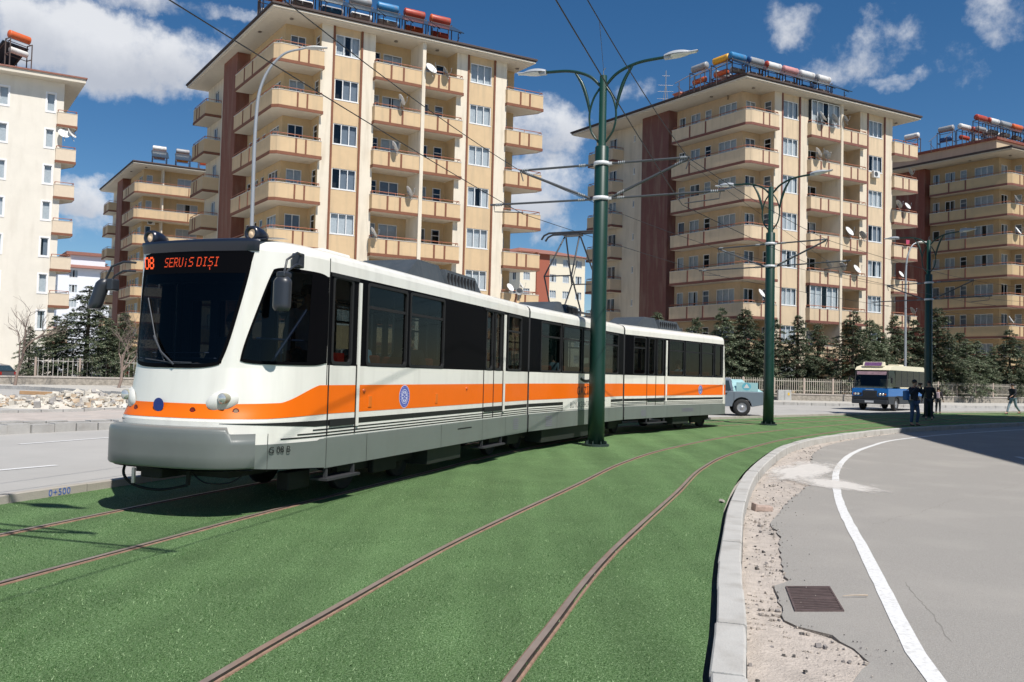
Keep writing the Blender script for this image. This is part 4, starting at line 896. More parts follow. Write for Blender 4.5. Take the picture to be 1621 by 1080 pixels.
# ---- nose
NT = [(.90, [-1.42, -1.40, -1.33, -1.20, -1.0, -.7, -.3, 0.], [0, .33, .62, .82, .97, 1.07, 1.13, 1.15]),
      (1.05, [-1.42, -1.40, -1.33, -1.20, -1.0, -.7, -.3, 0.], [0, .33, .62, .82, .97, 1.07, 1.13, 1.15]),
      (1.20, [-1.36, -1.34, -1.27, -1.14, -.96, -.69, -.3, 0.], [0, .33, .62, .79, .95, 1.065, 1.13, 1.15]),
      (1.64, [-1.30, -1.28, -1.20, -1.08, -.91, -.66, -.3, 0.], [0, .33, .62, .76, .93, 1.055, 1.125, 1.15]),
      (2.97, [-1.08, -1.06, -1.00, -.88, -.74, -.55, -.25, 0.], [0, .40, .78, .89, .99, 1.07, 1.13, 1.15])]
def cat1(a, x):
    i = min(int(x), len(a)-2); t = x-i; p0 = a[i-1] if i > 0 else a[1]; p1, p2 = a[i], a[i+1]; p3 = a[i+2] if i+2 < len(a) else 2*a[-1]-a[-2]
    return .5*(2*p1+(p2-p0)*t+(2*p0-5*p1+4*p2-p3)*t*t+(3*p1-p0-3*p2+p3)*t**3)
def catw(a, x):
    i = min(int(x), len(a)-2); t = x-i; p0 = a[i-1] if i > 0 else -a[1]; p1, p2 = a[i], a[i+1]; p3 = a[i+2] if i+2 < len(a) else 2*a[-1]-a[-2]
    return .5*(2*p1+(p2-p0)*t+(2*p0-5*p1+4*p2-p3)*t*t+(3*p1-p0-3*p2+p3)*t**3)
def NS(i, z, off=0.0, table=NT, raw=False):   # i in -7..7 (negative = near side)
    def at(i, z):
        x = abs(i); sg = -1 if i < 0 else 1
        if z <= table[0][0]: A = B = table[0]; t = 0
        elif z >= table[-1][0]: A = B = table[-1]; t = 0
        else:
            for k in range(len(table)-1):
                if table[k][0] <= z <= table[k+1][0]: A, B = table[k], table[k+1]; t = (z-A[0])/(B[0]-A[0]); break
        s = cat1(A[1], x)*(1-t)+cat1(B[1], x)*t; w = catw(A[2], x)*(1-t)+catw(B[2], x)*t
        return s, TW/2+sg*w
    s, t = at(i, z)
    if off:
        a = at(max(i-.1, -6.999), z); b = at(min(i+.1, 6.999), z); d = Vector((b[0]-a[0], b[1]-a[1])); nn = Vector((-d.y, d.x)).normalized()
        c = Vector((s, t))-Vector((.2, TW/2))
        if nn.dot(c) < 0: nn = -nn
        s += nn.x*off; t += nn.y*off
    if i > 0: t = TW/2+(t-TW/2)*(1-.045*max(0, min(1, (s+0)/-.5)))
    return Vector((s, t, z))
fm0 = smap(0)
def patch(mb, i0, i1, zlo, zhi, off, nu=40, nv=6, m=0):
    flo = zlo if callable(zlo) else (lambda i: zlo); fhi = zhi if callable(zhi) else (lambda i: zhi)
    mb.grid(lambda u, v: NS(i0+(i1-i0)*u, flo(i0+(i1-i0)*u)*(1-v)+fhi(i0+(i1-i0)*u)*v, off), nu, nv, m, True)
WA = lambda z: -(1.90+.28*max(0, min(1, (z-1.64)/1.3))); WB = lambda z: 2.16-.22*max(0, min(1, (z-1.64)/1.3))
SF = lambda z: 2.62+.92*max(0, min(1, (z-1.68)/1.12))**1.05
def pz(mb, ia, ib, z0, z1, off=0, nu=10, nv=6, m=0):
    mb.grid(lambda u, v: NS((lambda z: ia(z)+(ib(z)-ia(z))*u)(z0+(z1-z0)*v), z0+(z1-z0)*v, off), nu, nv, m, True)
C_ = lambda c: (lambda z: c)
mb = MB(fm0)
for a, b in zip((.90, 1.05, 1.2), (1.05, 1.2, 1.64)): patch(mb, -7, 7, a, b, 0, 84, 4 if a > 1.1 else 1)
ZW0, ZW1, ZS0, ZS1 = 1.68, 2.93, 1.72, 2.76
sA = lambda z: WA(z)+.10; sB = lambda z: WB(z)-.10
pz(mb, C_(-7), C_(7), 1.64, ZW0, 0, 84, 1); pz(mb, C_(-7), C_(7), ZW1, 2.97, 0, 84, 1)
pz(mb, C_(-7), sA, ZW0, ZS0, 0, 24, 1); pz(mb, sB, C_(7), ZW0, ZS0, 0, 24, 1); pz(mb, C_(-7), sA, ZS1, ZW1, 0, 24, 3); pz(mb, sB, C_(7), ZS1, ZW1, 0, 24, 3)
pz(mb, lambda z: -(SF(z)+.12), sA, ZS0, ZS1, 0, 8, 14); pz(mb, sB, lambda z: SF(z)+.12, ZS0, ZS1, 0, 8, 14)
pz(mb, C_(-7), C_(-6.9), ZS0, ZS1, 0, 1, 2); pz(mb, C_(6.9), C_(7), ZS0, ZS1, 0, 1, 2)
def roofring(u, v):
    i = -7+14*u; k = v*(len(RP)-1); j = min(int(k), len(RP)-2); t = k-j; f = RP[j][0]*(1-t)+RP[j+1][0]*t; z = RP[j][1]*(1-t)+RP[j+1][1]*t
    p = NS(i, 2.97); return Vector((p.x*f, TW/2+(p.y-TW/2)*f, z))
mb.grid(roofring, 84, 10)
obj('nose', mb, tw, tram)
# lower white skirt of the nose behind the bumper and grey side skirt
mb = MB(fm0); patch(mb, -7, 7, .78, .90, 0, 60, 1); obj('nose_sill', mb, tw, tram)
for sg in (-1, 1): mb = MB(fm0); patch(mb, sg*3.3, sg*7, lambda i: .55-.085*(abs(i)-3.3)/3.7, lambda i: .80 if abs(i) < 6.5 else .815, .013, 20, 1); obj('skirt', mb, tgr, tram)
# bumper
BT = [(.55, [-1.57, -1.555, -1.48, -1.34, -1.13, -.92], [0, .36, .68, .88, 1.02, 1.09]), (1.0, [-1.57, -1.555, -1.48, -1.34, -1.13, -.92], [0, .36, .68, .88, 1.02, 1.09])]
mb = MB(fm0)
def bz(u, v, prof=((.06, .55), (.012, .553), (.0, .57), (0, .93), (.012, .97), (.05, .99), (.22, 1.0))):
    i = -3.95+8.3*u; k = v*(len(prof)-1); j = min(int(k), len(prof)-2); t = k-j; ins = prof[j][0]*(1-t)+prof[j+1][0]*t; z = prof[j][1]*(1-t)+prof[j+1][1]*t
    if abs(i) > 2.75 and z > .93: z = .93+(z-.93)*.1-min(1, (abs(i)-2.75)*4)*.03
    x = abs(i); sg = -1 if i < 0 else 1; s = cat1(BT[0][1], x); w = catw(BT[0][2], x)*(.945 if i > 0 else 1)
    L2 = math.hypot(s+.3, w) or 1; return Vector((s+ins*abs(s+.3)/L2, TW/2+sg*(w-ins*w/L2), z))
mb.grid(bz, 80, 18)
mb.grid(lambda u, v: Vector(((1-v)*bz(u, 0).x+v*-.5, (1-v)*bz(u, 0).y+v*TW/2, .53)), 40, 1)
obj('bumper', mb, mat('bumper_grey_paint', (.145, .158, .15), .38, coat=.2, var=.05, vscale=2, dirt=((.12, .12, .115), .35), dscale=(1, 1, .4)), tram)
mb = MB(fm0)
for sg in (-1, 1): mb.grid(lambda u, v: NS(sg*4.3, .5+.42*v, .008+.012*u), 1, 1)
obj('bumper_joint', mb, line, tram)
# windscreen
def rnd_quad(i0, i1, z0, z1, off, mbx, slant=lambda z: 0, r=.25, nu=30, nv=20, m=0, i0f=None, i1f=None):
    def f(u, v):
        # squircle mapping of the unit square for rounded corners
        x, y = 2*u-1, 2*v-1; k = r
        xx = x*math.sqrt(max(0, 1-k*y*y*y*y*x*x)); yy = y*math.sqrt(max(0, 1-k*x*x*x*x*y*y))
        z = z0+(z1-z0)*(yy+1)/2; a = i0f(z) if i0f else i0; b = i1f(z) if i1f else i1
        return NS(a+(b-a)*(xx+1)/2, z, off)
    mbx.grid(f, nu, nv, m)
wsg = glass('windscreen_glass', (.22, .25, .29), .35)
def gl_map(fa, fb, z0, z1, k, off):
    def f(x, y):
        xx = x*math.sqrt(max(0, 1-k*y*y*y*y*x*x)); yy = y*math.sqrt(max(0, 1-k*x*x*x*x*y*y)); z = z0+(z1-z0)*(yy+1)/2; return NS(fa(z)+(fb(z)-fa(z))*(xx+1)/2, z, off)
    return f
def glazing(name, fa, fb, z0, z1, k, inner, g, n=28):
    f = gl_map(fa, fb, z0, z1, k, .006); m_ = MB(fm0); m_.grid(lambda u, v: f(2*u-1, 2*v-1), n, 16); o = obj(name, m_, g, tram)
    f2 = gl_map(fa, fb, z0, z1, k, .009); loop = [(-1+2*i/n, -1) for i in range(n)]+[(1, -1+2*i/n) for i in range(n)]+[(1-2*i/n, 1) for i in range(n)]+[(-1, 1-2*i/n) for i in range(n)]
    N_ = len(loop); r = MB(fm0); r.add([f2(x, y) for x, y in loop]+[f2(x*inner[0], y*inner[1]) for x, y in loop], [(i, (i+1) % N_, N_+(i+1) % N_, N_+i) for i in range(N_)], 0, True); obj('frit', r, tbk, o); return o
glazing('windscreen', WA, WB, 1.625, 2.985, .14, (.925, .93), wsg)
mb = MB(fm0); pz(mb, lambda z: WA(z)+.06, lambda z: WB(z)-.06, 2.70, 2.94, .0075, 30, 3); obj('sign_band', mb, tbk, tram)
for sg in (-1, 1):
    fa, fb = ((lambda z: -6.97), (lambda z: -SF(z))) if sg < 0 else ((lambda z: SF(z)), (lambda z: 6.97))
    glazing('cab_window', fa, fb, 1.685, 2.80, .12, (.93, .93), wsg)
    mb = MB(fm0); pz(mb, C_(sg*5.75), C_(sg*6.95), 1.72, 2.77, .0095, 6, 2); obj('window_post', mb, tbk, tram)
# driver's cab
navy = mat('cab_navy', (.010, .014, .030), .6); cbk = mat('cab_black', (.006, .006, .007), .8)
mb = MB(fm0); mb.rbox(-1.12, .62, .95, -.72, 1.68, 1.60, .05); mb.rbox(-.95, .55, 1.5, -.70, 1.75, 1.66, .04); obj('dashboard', mb, cbk, tram)
mb = MB(fm0); mb.box(-.95, .35, .86, -.12, 1.95, .9); obj('cab_floor', mb, cbk, tram)
mb = MB(fm0); mb.add([(-1.0, .45, 2.84), (-.1, .1, 2.84), (-.1, 2.2, 2.84), (-1.0, 1.85, 2.84)], [(0, 1, 2, 3)]); mb.box(-.95, .4, 2.62, -.80, 1.9, 2.84); obj('cab_ceiling', mb, cbk, tram)
mb = MB(fm0)
for t0, t1 in ((.78, .98), (1.22, 1.34), (1.66, 1.78), (2.1, 2.22)): mb.box(.02, t0, .9, .06, t1, 2.84)
for z0, z1 in ((.9, 1.75), (2.5, 2.84)): mb.box(.021, .98, z0, .059, 2.1, z1)
obj('partition', mb, navy, tram)
mb = MB(fm0); mb.rbox(-.45, .92, 1.30, .0, 1.38, 1.42, .04); mb.rbox(-.10, .92, 1.36, -.0, 1.38, 2.0, .05); mb.box(-.3, 1.1, .9, -.2, 1.2, 1.3); obj('driver_seat', mb, navy, tram)
mb = MB(fm0); mb.tube([(-.5, .30, 1.68), (-.5, .30, 1.95)], .012, 5); mb.tube([(-.8, .22, 1.7), (-.25, .14, 2.35)], .02, 5); mb.tube([(-.9, .35, 1.98), (-.1, .12, 1.98)], .012, 5); obj('cab_rail', mb, mat('cab_rail_blue', (.08, .12, .2), .4), tram)
# faint objects behind the cab glass
# cap over the windscreen
mb = MB(fm0)
def capf(u, v):
    i = -2.35+4.45*u; p = NS(i, 2.97, .012+.02*math.sin(v*3.14)); 
    if v < .5: return Vector((p.x, p.y, 2.955+.26*v))
    k = (v-.5)*2; f = 1-.62*k; return Vector((p.x*f, TW/2+(p.y-TW/2)*(1-.05*k), 3.085+.10*math.sin(k*1.57)))
mb.grid(capf, 30, 10); obj('roof_cap', mb, mat('cap_navy', (.012, .016, .03), .3, coat=.4), tram)
for i in (-1.85, 1.85):
    p = NS(i, 2.97); h = MB(fm0); y = TW/2+(p.y-TW/2)
    h.lathe([(.0, .22), (.05, .2), (.085, .1), (.095, 0), (.085, -.06), (.06, -.065), (.055, -.03), (0, -.03)], 18, 0, (p.x+.08, y, 3.155), 'x')
    ho = obj('marker_lamp', h, mat('lamp_navy', (.01, .013, .025), .3, coat=.3), tram)
    g = MB(fm0); g.lathe([(.0, -.055), (.03, -.05), (.052, -.033)], 14, 0, (p.x+.08, y, 3.155), 'x'); obj('lens', g, mat('warm_lens', (.75, .55, .38), .15, emis=((1, .7, .45), .25)), ho)
# stripe and lines on the nose
def ztop(i):
    p = NS(i, 1.3); s = p.x
    if s < -.75: return 1.24+max(0, (s+1.3))*.03
    k = min(1, (s+.75)/.62); k = k*k*(3-2*k)*.35+k*.65; return 1.255+(1.457-1.255)*min(1, k)
def zbot(i): p = NS(i, 1.3); return 1.082+max(0, min(1, (p.x+.9)/.9))*.028
mb = MB(fm0); patch(mb, -7, 7, zbot, ztop, .004, 120, 3); obj('stripe', mb, tor, tram)
mb = MB(fm0); lw = lambda i: max(.004, min(.07, .07*(NS(i, 1.3).x+1.3)/1.1))
for a, b in ((-7, -2.2), (2.2, 7)): patch(mb, a, b, lambda i: 1.035-lw(i), lambda i: 1.035, .004, 50, 1)
for z, i0 in ((.925, 6.2), (.885, 5.5), (.848, 4.85)):
    patch(mb, -7, -i0, z-.008, z+.008, .0045, 20, 1); patch(mb, i0, 7, z-.008, z+.008, .0045, 20, 1)
obj('line', mb, line, tram)
# headlights
def ndir(i, z):
    a = NS(i, z); b = NS(i, z, .1); d = Vector((b.x-a.x, b.y-a.y, 0)).normalized(); return a, d
def disc_on(name, i, z, r, m, off=.006, parent=None, ry=None, n=24):
    mb = MB(fm0); a, d = ndir(i, z); e = Vector((-d.y, d.x, 0)); ry = ry or r
    mb.add([a+d*off+e*(r*math.cos(6.2832*k/n))+Vector((0, 0, ry*math.sin(6.2832*k/n))) for k in range(n)], [tuple(range(n))]); return obj(name, mb, m, parent or tram)
for sg in (-1, 1):
    i = sg*(2.1 if sg < 0 else 2.35); a, d = ndir(i, 1.27); e = Vector((-d.y, d.x, 0))*(-sg)
    mb = MB(fm0)          # teardrop pod
    pts = []
    for k in range(28):
        an = 6.2832*k/28; x = .175*math.cos(an); y = .12*math.sin(an)+(.035*math.cos(an)); pts.append((x, y))
    ct = a+d*.035+Vector((0, 0, .0)); ringv = [a-d*.02+e*x+Vector((0, 0, y)) for x, y in pts]; r2 = [a+d*.018+e*x*.8+Vector((0, 0, y*.8)) for x, y in pts]
    n = 28; mb.add(ringv+r2+[ct], [(k, (k+1) % n, n+(k+1) % n, n+k) for k in range(n)]+[(n+k, n+(k+1) % n, 2*n) for k in range(n)], 0, True)
    po = obj('headlight', mb, mat('pod_white', (.70, .69, .64), .35, coat=.3), tram)
    fwd = Vector((-1, 0, 0)); base = a+e*(.045)+Vector((0, 0, .035))
    mb = MB(fm0); mb.cyl(base+fwd*-.10, base+fwd*.075, .058, 20); obj('housing', mb, mat('lamp_housing', (.30, .29, .22), .4), po)
    mb = MB(fm0); mb.lathe([(0, -.094), (.03, -.092), (.05, -.08), (.054, -.076)], 20, 0, base, 'x'); obj('lens', mb, mat('lens_clear', (.75, .75, .72), .08, metal=.6), po)
    for ii, zz, mm in ((1.05 if sg < 0 else 1.5, 1.165, mat('lens_red', (.25, .01, .008), .25)), (2.85, 1.165, mat('lens_amber', (.35, .22, .15), .25))):
        q = disc_on('marker_light', sg*ii, zz, .036, mat('lamp_hole', (.10, .02, .01), .5), .007); disc_on('lens', sg*ii, zz, .024, mm, .011, q)
disc_on('crest', 0.3, 1.215, .075, mat('crest_blue', (.012, .035, .20), .4), .03)
# LED sign
led = mat('led_orange', (.5, .05, .01), .5, emis=((1, .085, .015), .5)); FONT = {
 'S': '0111110000100000111000001000011111', 'E': '11111100001000011110100001000011111', 'R': '11110100011000111110101001001010001', 'U': '10001100011000110001100011000101110',
 'i': '00000001000000000100001000010000100', 'D': '11110100011000110001100011000111110', 'I': '01110001000010000100001000010001110', 's': '0111110000100000111000001000011111', '0': '01110100011000110001100011000101110', '8': '01110100011000101110100011000101110'}
FONT['S'] = '01111'+'10000'+'10000'+'01110'+'00001'+'00001'+'11110'; FONT['s'] = FONT['S']
def iw(w):                                   # half-width on the top of the screen -> index
    lo, hi = 0, 2.6
    for _ in range(30):
        m_ = (lo+hi)/2
        if catw(NT[-1][2], m_) < abs(w): lo = m_
        else: hi = m_
    return math.copysign(lo, w)
def dots(text, w0, z0, pitch, sz, m, slant=0, extra=None, bold=False):
    mb = MB(fm0); cx = 0
    for ch in text:
        if ch == ' ': cx += 3; continue
        bits = FONT[ch]
        for r in range(7):
            for c in range(5):
                if bits[r*5+c] == '1': cells.append((cx+c, r)) if False else put(mb, w0-(cx+c)*pitch-slant*(6-r), z0-r*pitch*1.25, sz)
        if ch == 's': put(mb, w0-(cx+2)*pitch, z0-7.6*pitch*1.25, sz); put(mb, w0-(cx+2.4)*pitch, z0-8.5*pitch*1.25, sz)
        cx += 6 if not bold else 5.6
    return mb
def put(mb, w, z, sz):
    q = []
    for dw, dz in ((sz, -sz*1.2), (-sz, -sz*1.2), (-sz, sz*1.2), (sz, sz*1.2)): q.append(NS(iw(w+dw), z+dz, .010))
    mb.add(q, [(0, 1, 2, 3)])
ds = dots('SERUiS DISI'.replace('DISI', 'DIsI'), .38, 2.88, .0128, .0048, led); so_ = obj('destination_sign', ds, led, tram)
ds = dots('08', .735, 2.90, .0165, .0092, led, slant=-.004, bold=True); obj('line_number', ds, mat('led_orange2', (.5, .05, .01), .5, emis=((1, .10, .015), .85)), tram)
# wipers
mb = MB(fm0)
mb.tube([NS(-.1, 1.66, .03), NS(.5, 1.80, .04), NS(.95, 1.98, .035)], .011, 6); mb.tube([NS(.35, 1.70, .02), NS(.95, 1.98, .02), NS(1.5, 2.42, .02)], .008, 6); mb.tube([NS(-.75, 1.685, .02), NS(.3, 1.69, .02), NS(1.3, 1.72, .02)], .007, 6)
obj('wiper', mb, mat('wiper_grey', (.04, .045, .055), .45), tram)
mb = MB(fm0); mb.tube([NS(-1.3, 1.80, .012), NS(1.0, 1.79, .012)], .004, 5); mb.tube([NS(-1.6, 1.74, .012), NS(1.7, 1.73, .012)], .004, 5); obj('sill_bar', mb, mat('bar_blue', (.03, .04, .07), .4), tram)
# mirrors
mir = mat('mirror_black', (.025, .028, .035), .38, coat=.2)
def bulge(mb, top, bot, w, d, fx):
    mb.grid(lambda u, v: tuple(Vector(top).lerp(Vector(bot), v)+Vector((d*math.cos(6.2832*u), w*math.sin(6.2832*u), 0))*(.55+.45*math.sin(min(1, v*6)*1.57) if v < .5 else .75+.25*math.sin(min(1, (1-v)*8)*1.57))), 16, 14)
    for p, k in ((top, .55), (bot, .75)): mb.add([tuple(Vector(p)+Vector((d*math.cos(6.2832*u/12), w*math.sin(6.2832*u/12), 0))*k) for u in range(12)], [tuple(range(12))])
mb = MB(fm0); mb.rbox(-.68, -.03, 2.80, -.58, .08, 2.97, .012); mb.tube([(-.63, -.02, 2.95), (-.80, -.08, 2.95), (-1.02, -.10, 2.84), (-1.06, -.10, 2.68)], .013, 7); mb.tube([(-.63, -.02, 2.83), (-.78, -.06, 2.82), (-1.0, -.1, 2.72), (-1.06, -.10, 2.64)], .013, 7)
am = obj('mirror_arm', mb, mir, tram); mb = MB(fm0); bulge(mb, (-1.08, -.10, 2.65), (-1.10, -.11, 2.27), .105, .085, 0); mb.rbox(-1.14, -.16, 2.63, -1.0, -.05, 2.70, .02); obj('mirror', mb, mir, am)
mb = MB(fm0); mb.tube([(-.98, 2.05, 2.86), (-1.02, 2.2, 2.87), (-1.06, 2.34, 2.81), (-1.08, 2.40, 2.66)], .014, 7); mb.tube([(-.98, 2.05, 2.76), (-1.02, 2.2, 2.76), (-1.05, 2.3, 2.70), (-1.06, 2.33, 2.64)], .013, 7)
am = obj('mirror_arm', mb, mir, tram); mb = MB(fm0); bulge(mb, (-1.08, 2.42, 2.66), (-1.12, 2.52, 2.30), .085, .08, 0); mb.rbox(-1.12, 2.26, 2.52, -1.0, 2.36, 2.66, .02); obj('mirror', mb, mir, am)
# side crests, lettering, hatches, labels
cb = mat('crest_side', (.05, .075, .42), .4); cw = mat('crest_pale', (.62, .64, .78), .4)
def crest(sec, s, z, r):
    fm = smap(sec); mb = MB(fm); n = 32
    mb.add([(s+r*math.cos(6.2832*k/n), -.005, z+r*math.sin(6.2832*k/n)) for k in range(n)], [tuple(range(n))]); c = obj('crest', mb, cw, tram)
    mb = MB(fm)
    def ring(a, b, y): mb.add([(s+a*math.cos(6.2832*k/n), y, z+a*math.sin(6.2832*k/n)) for k in range(n)]+[(s+b*math.cos(6.2832*k/n), y, z+b*math.sin(6.2832*k/n)) for k in range(n)], [(k, (k+1) % n, n+(k+1) % n, n+k) for k in range(n)])
    ring(r*.94, r*.66, -.0065); ring(r*.58, r*.5, -.0065)
    for k in range(8):
        a = 6.2832*k/8; ca, sa = math.cos(a), math.sin(a); q = [(.12, -.05), (.44, -.05), (.44, .05), (.12, .05)]; mb.add([(s+r*(x*ca-y*sa), -.0065, z+r*(x*sa+y*ca)) for x, y in q], [(0, 1, 2, 3)])
    ring(r*.2, r*.1, -.007)
    obj('emblem', mb, cb, c)
    mb = MB(fm)
    for k in range(20): a = 6.2832*k/20; mb.add([(s+r*.8*math.cos(a)+dx*r, -.008, z+r*.8*math.sin(a)+dz*r) for dx, dz in ((-.03, -.05), (.03, -.05), (.03, .05), (-.03, .05))], [(0, 1, 2, 3)])
    obj('emblem_marks', mb, cw, c)
crest(0, 2.06, 1.285, .165); crest(2, 4.92, 1.285, .15)
def side_text(name, body, sec, s, z, size, m, **k):
    O, u, n, L_ = SECS[sec]; q = O+u*s-n*.006; M4 = Matrix(((u.x, 0, -n.x, q.x-TB.x), (u.y, 0, -n.y, q.y-TB.y), (0, 1, 0, z), (0, 0, 0, 1)))
    # local x -> along u, local y -> up, local z -> outward
    return text_mesh(name, body, size, m, tram, M4, .0008, **k)
dkt = mat('lettering_dark', (.06, .015, .01), .5); bkt = mat('lettering_black', (.02, .02, .02), .5)
mb = MB(smap(1)); quadst(mb, 1.95, 5.35, .845, 1.06, -.006); obj('name_panel', mb, tw, tram)
side_text('lettering', 'GAZİANTEP', 1, 3.75, 1.19, .28, dkt, spacing=1.25)
side_text('lettering', 'BÜYÜKŞEHİR BELEDİYESİ', 1, 3.65, .885, .19, bkt, spacing=1.15)
mb = MB(smap(1))
for k in range(3):
    pts = [(3.45+.42*math.cos(a+.5*k)*(1-.12*k), -.008, 1.60+.10*math.sin(a+.5*k)*(1-.2*k)) for a in [3.3+3.6*j/16-.7*k for j in range(17)]]; mb.tube(pts, [.004+.012*math.sin(3.14*j/16) for j in range(17)], 5)
obj('logo', mb, bkt, tram)
# G 08 B on the nose skirt
O, u, n, L_ = SECS[0]; p = NS(-4.5, .68, .018); p2 = NS(-4.8, .68, .018); du = (fm0(p2)-fm0(p)).normalized(); out_ = Vector((du.y, -du.x, 0)); c = fm0(NS(-4.78, .665, .022))
text_mesh('fleet_number', 'G 08 B', .105, bkt, tram, Matrix(((du.x, 0, out_.x, c.x+out_.x*.004), (du.y, 0, out_.y, c.y+out_.y*.004), (0, 1, 0, .70), (0, 0, 0, 1))), .001)
def hatch(sec, s0, s1, z0, z1, mtl):
    mb = MB(smap(sec)); mb.rbox(s0, -.012, z0, s1, .002, z1, .004); return obj('hatch', mb, mtl, tram)
for sec, s in ((0, 1.02), (0, 3.1)): hatch(sec, s, s+.09, 1.16, 1.31, mat('hatch_orange', (.7, .16, .01), .4))
for sec, s in ((0, .9), (0, 4.35)):
    mb = MB(smap(sec)); mb.lathe([(0, -.02), (.022, -.018), (.03, 0)], 12, 0, (s, 0, 1.38), 'y'); obj('reflector', mb, mat('reflector_red', (.6, .12, .03), .3), tram)
lab = mat('label_grey', (.18, .18, .21), .5)
for sec, s, w, z0, z1 in ((0, 6.75, .3, .55, .78), (1, .95, .35, .52, .76), (2, 1.0, .3, .52, .72), (2, 3.6, .8, .60, .72)):
    mb = MB(smap(sec))
    for k in range(6): z = z0+(z1-z0)*k/6; quadst(mb, s, s+w, z, z+(z1-z0)/10, -.016)
    obj('warning_label', mb, lab, tram)
for sec, ss in ((0, (.03, 1.0, 3.35, 5.1, 6.3)), (1, (1.6, 3.6, 5.2)), (2, (1.3, 2.6, 4.9))):
    mb = MB(smap(sec))
    for s in ss: quadst(mb, s-.004, s+.004, .46, .815, -.0145)
    obj('panel_joint', mb, line, tram)
mb = MB(smap(0)); quadst(mb, 4.0, 4.6, .70, .72, -.015); obj('vent_slot', mb, line, tram)
mb = MB(smap(0)); mb.box(.0, -.004, 1.46, .012, .001, 3.0); obj('nose_joint', mb, line, tram)
# red fire bottle and red boxes seen through the glass
for sec, s, t, z in ((0, .86, .12, 2.15), (2, 1.9, .3, 1.95), (0, 5.35, .3, 1.95)):
    mb = MB(smap(sec)); mb.lathe([(0, 0), (.05, .005), (.055, .03), (.055, .24), (.03, .29), (.02, .33), (0, .33)], 12, 0, (s, t, z)); obj('extinguisher', mb, mat('red_enamel', (.65, .03, .015), .3, emis=None), tram)
mb = MB(smap(0)); mb.box(.14, .08, 1.66, .28, .2, 1.86); mb.box(.36, .08, 1.66, .52, .2, 1.86); obj('door_box', mb, mat('red_enamel', (.65, .03, .015)), tram)
# roof units
def unit(sec, a, b, h):
    fm = smap(sec); y0, y1 = .52, 1.78; mb = MB(fm); zb = 3.12; sl = .28
    for (p, q, hh, sl0, sl1) in ((a, (a+b)/2-.03, h, .75, .1), ((a+b)/2+.03, b, h*.93, .12, .16)):
        v = [(p, y0, zb), (q, y0, zb), (q, y1, zb), (p, y1, zb), (p+sl0, y0+.12, zb+hh), (q-sl1, y0+.12, zb+hh), (q-sl1, y1-.12, zb+hh), (p+sl0, y1-.12, zb+hh)]
        mb.add(v, [(0, 1, 5, 4), (1, 2, 6, 5), (2, 3, 7, 6), (3, 0, 4, 7), (4, 5, 6, 7)])
    o = obj('roof_unit', mb, trf, tram)
    mb = MB(fm)
    for k in range(9): x = (a+b)/2+.12+k*((b-a)/2-.35)/9; mb.box(x, y0+.03, zb+.06, x+.03, y0+.06, zb+h*.75)
    obj('louvre', mb, mat('louvre_dark', (.015, .015, .017), .6), o)
unit(0, 2.9, 6.3, .40); unit(1, 2.3, 4.5, .34); unit(2, 1.5, 4.6, .38)
mb = MB(smap(0)); mb.rbox(.6, .5, 3.12, 1.3, 1.6, 3.24, .03); obj('roof_hatch', mb, tw, tram)
# rear cab taper
mb = MB(smap(2))
RR = [(6.72, 1.15), (7.0, 1.10), (7.3, .98), (7.55, .80), (7.68, .5), (7.72, 0)]
def rear(u, v, z0, z1):
    x = u*2-1; k = (1-abs(x))*5; j = min(int(k), 4); t = k-j; s = RR[j][0]*(1-t)+RR[j+1][0]*t; w = RR[j][1]*(1-t)+RR[j+1][1]*t
    z = z0+(z1-z0)*v; return Vector((s-.12*max(0, z-1.6), TW/2-w if x < 0 else TW/2+w, z))
mb.grid(lambda u, v: rear(u, v, .8, 2.97), 40, 4); mb.grid(lambda u, v: tuple(Vector((6.6, TW/2, 3.2)).lerp(rear(u, 1, .8, 2.97), 1-v*v)), 40, 5)
obj('rear_cab', mb, tw, tram)
mb = MB(smap(2)); mb.grid(lambda u, v: rear(u, v, .46, .8), 40, 1); obj('skirt', mb, tgr, tram)
mb = MB(smap(2)); mb.grid(lambda u, v: rear(.1+u*.8, v, 1.7, 2.8)+Vector((.01, 0, 0)), 40, 3); obj('rear_window', mb, tws, tram)
mb = MB(smap(2)); mb.grid(lambda u, v: rear(u, v, 1.11, 1.457)+Vector((.004, 0, 0)), 40, 1); obj('stripe', mb, tor, tram)
# pantograph
fm = smap(1); PC = 5.25; pg = mat('pantograph_metal', (.07, .07, .075), .5, metal=.6)
mb = MB(fm)
for s in (PC-.9, PC+.9): mb.tube([(s, .55, 3.3), (s, 1.75, 3.3)], .03, 8)
for t in (.6, 1.7): mb.tube([(PC-.95, t, 3.3), (PC+.95, t, 3.3)], .03, 8)
for s in (PC-.8, PC+.8):
    for t in (.6, 1.7): mb.cyl((s, t, 3.13), (s, t, 3.3), .05, 10)
pb = obj('pantograph', mb, pg, tram)
mb = MB(fm); hz = 5.52
for t in (.72, 1.58):
    mb.tube([(PC-.35, t, 3.32), (PC-1.0, t*.9+.115, 4.25), (PC-.05, 1.15+(t-1.15)*.5, hz-.08)], .022, 7)
    mb.tube([(PC+.35, t, 3.32), (PC+1.0, t*.9+.115, 4.25), (PC+.05, 1.15+(t-1.15)*.5, hz-.08)], .022, 7)
for s in (PC-1.0, PC+1.0): mb.tube([(s, .76, 4.25), (s, 1.54, 4.25)], .018, 6)
mb.tube([(PC-1.0, .76, 4.25), (PC, 1.3, 4.8)], .012, 5); mb.tube([(PC+1.0, 1.54, 4.25), (PC, 1.0, 4.8)], .012, 5)
obj('arm', mb, pg, pb)
mb = MB(fm)
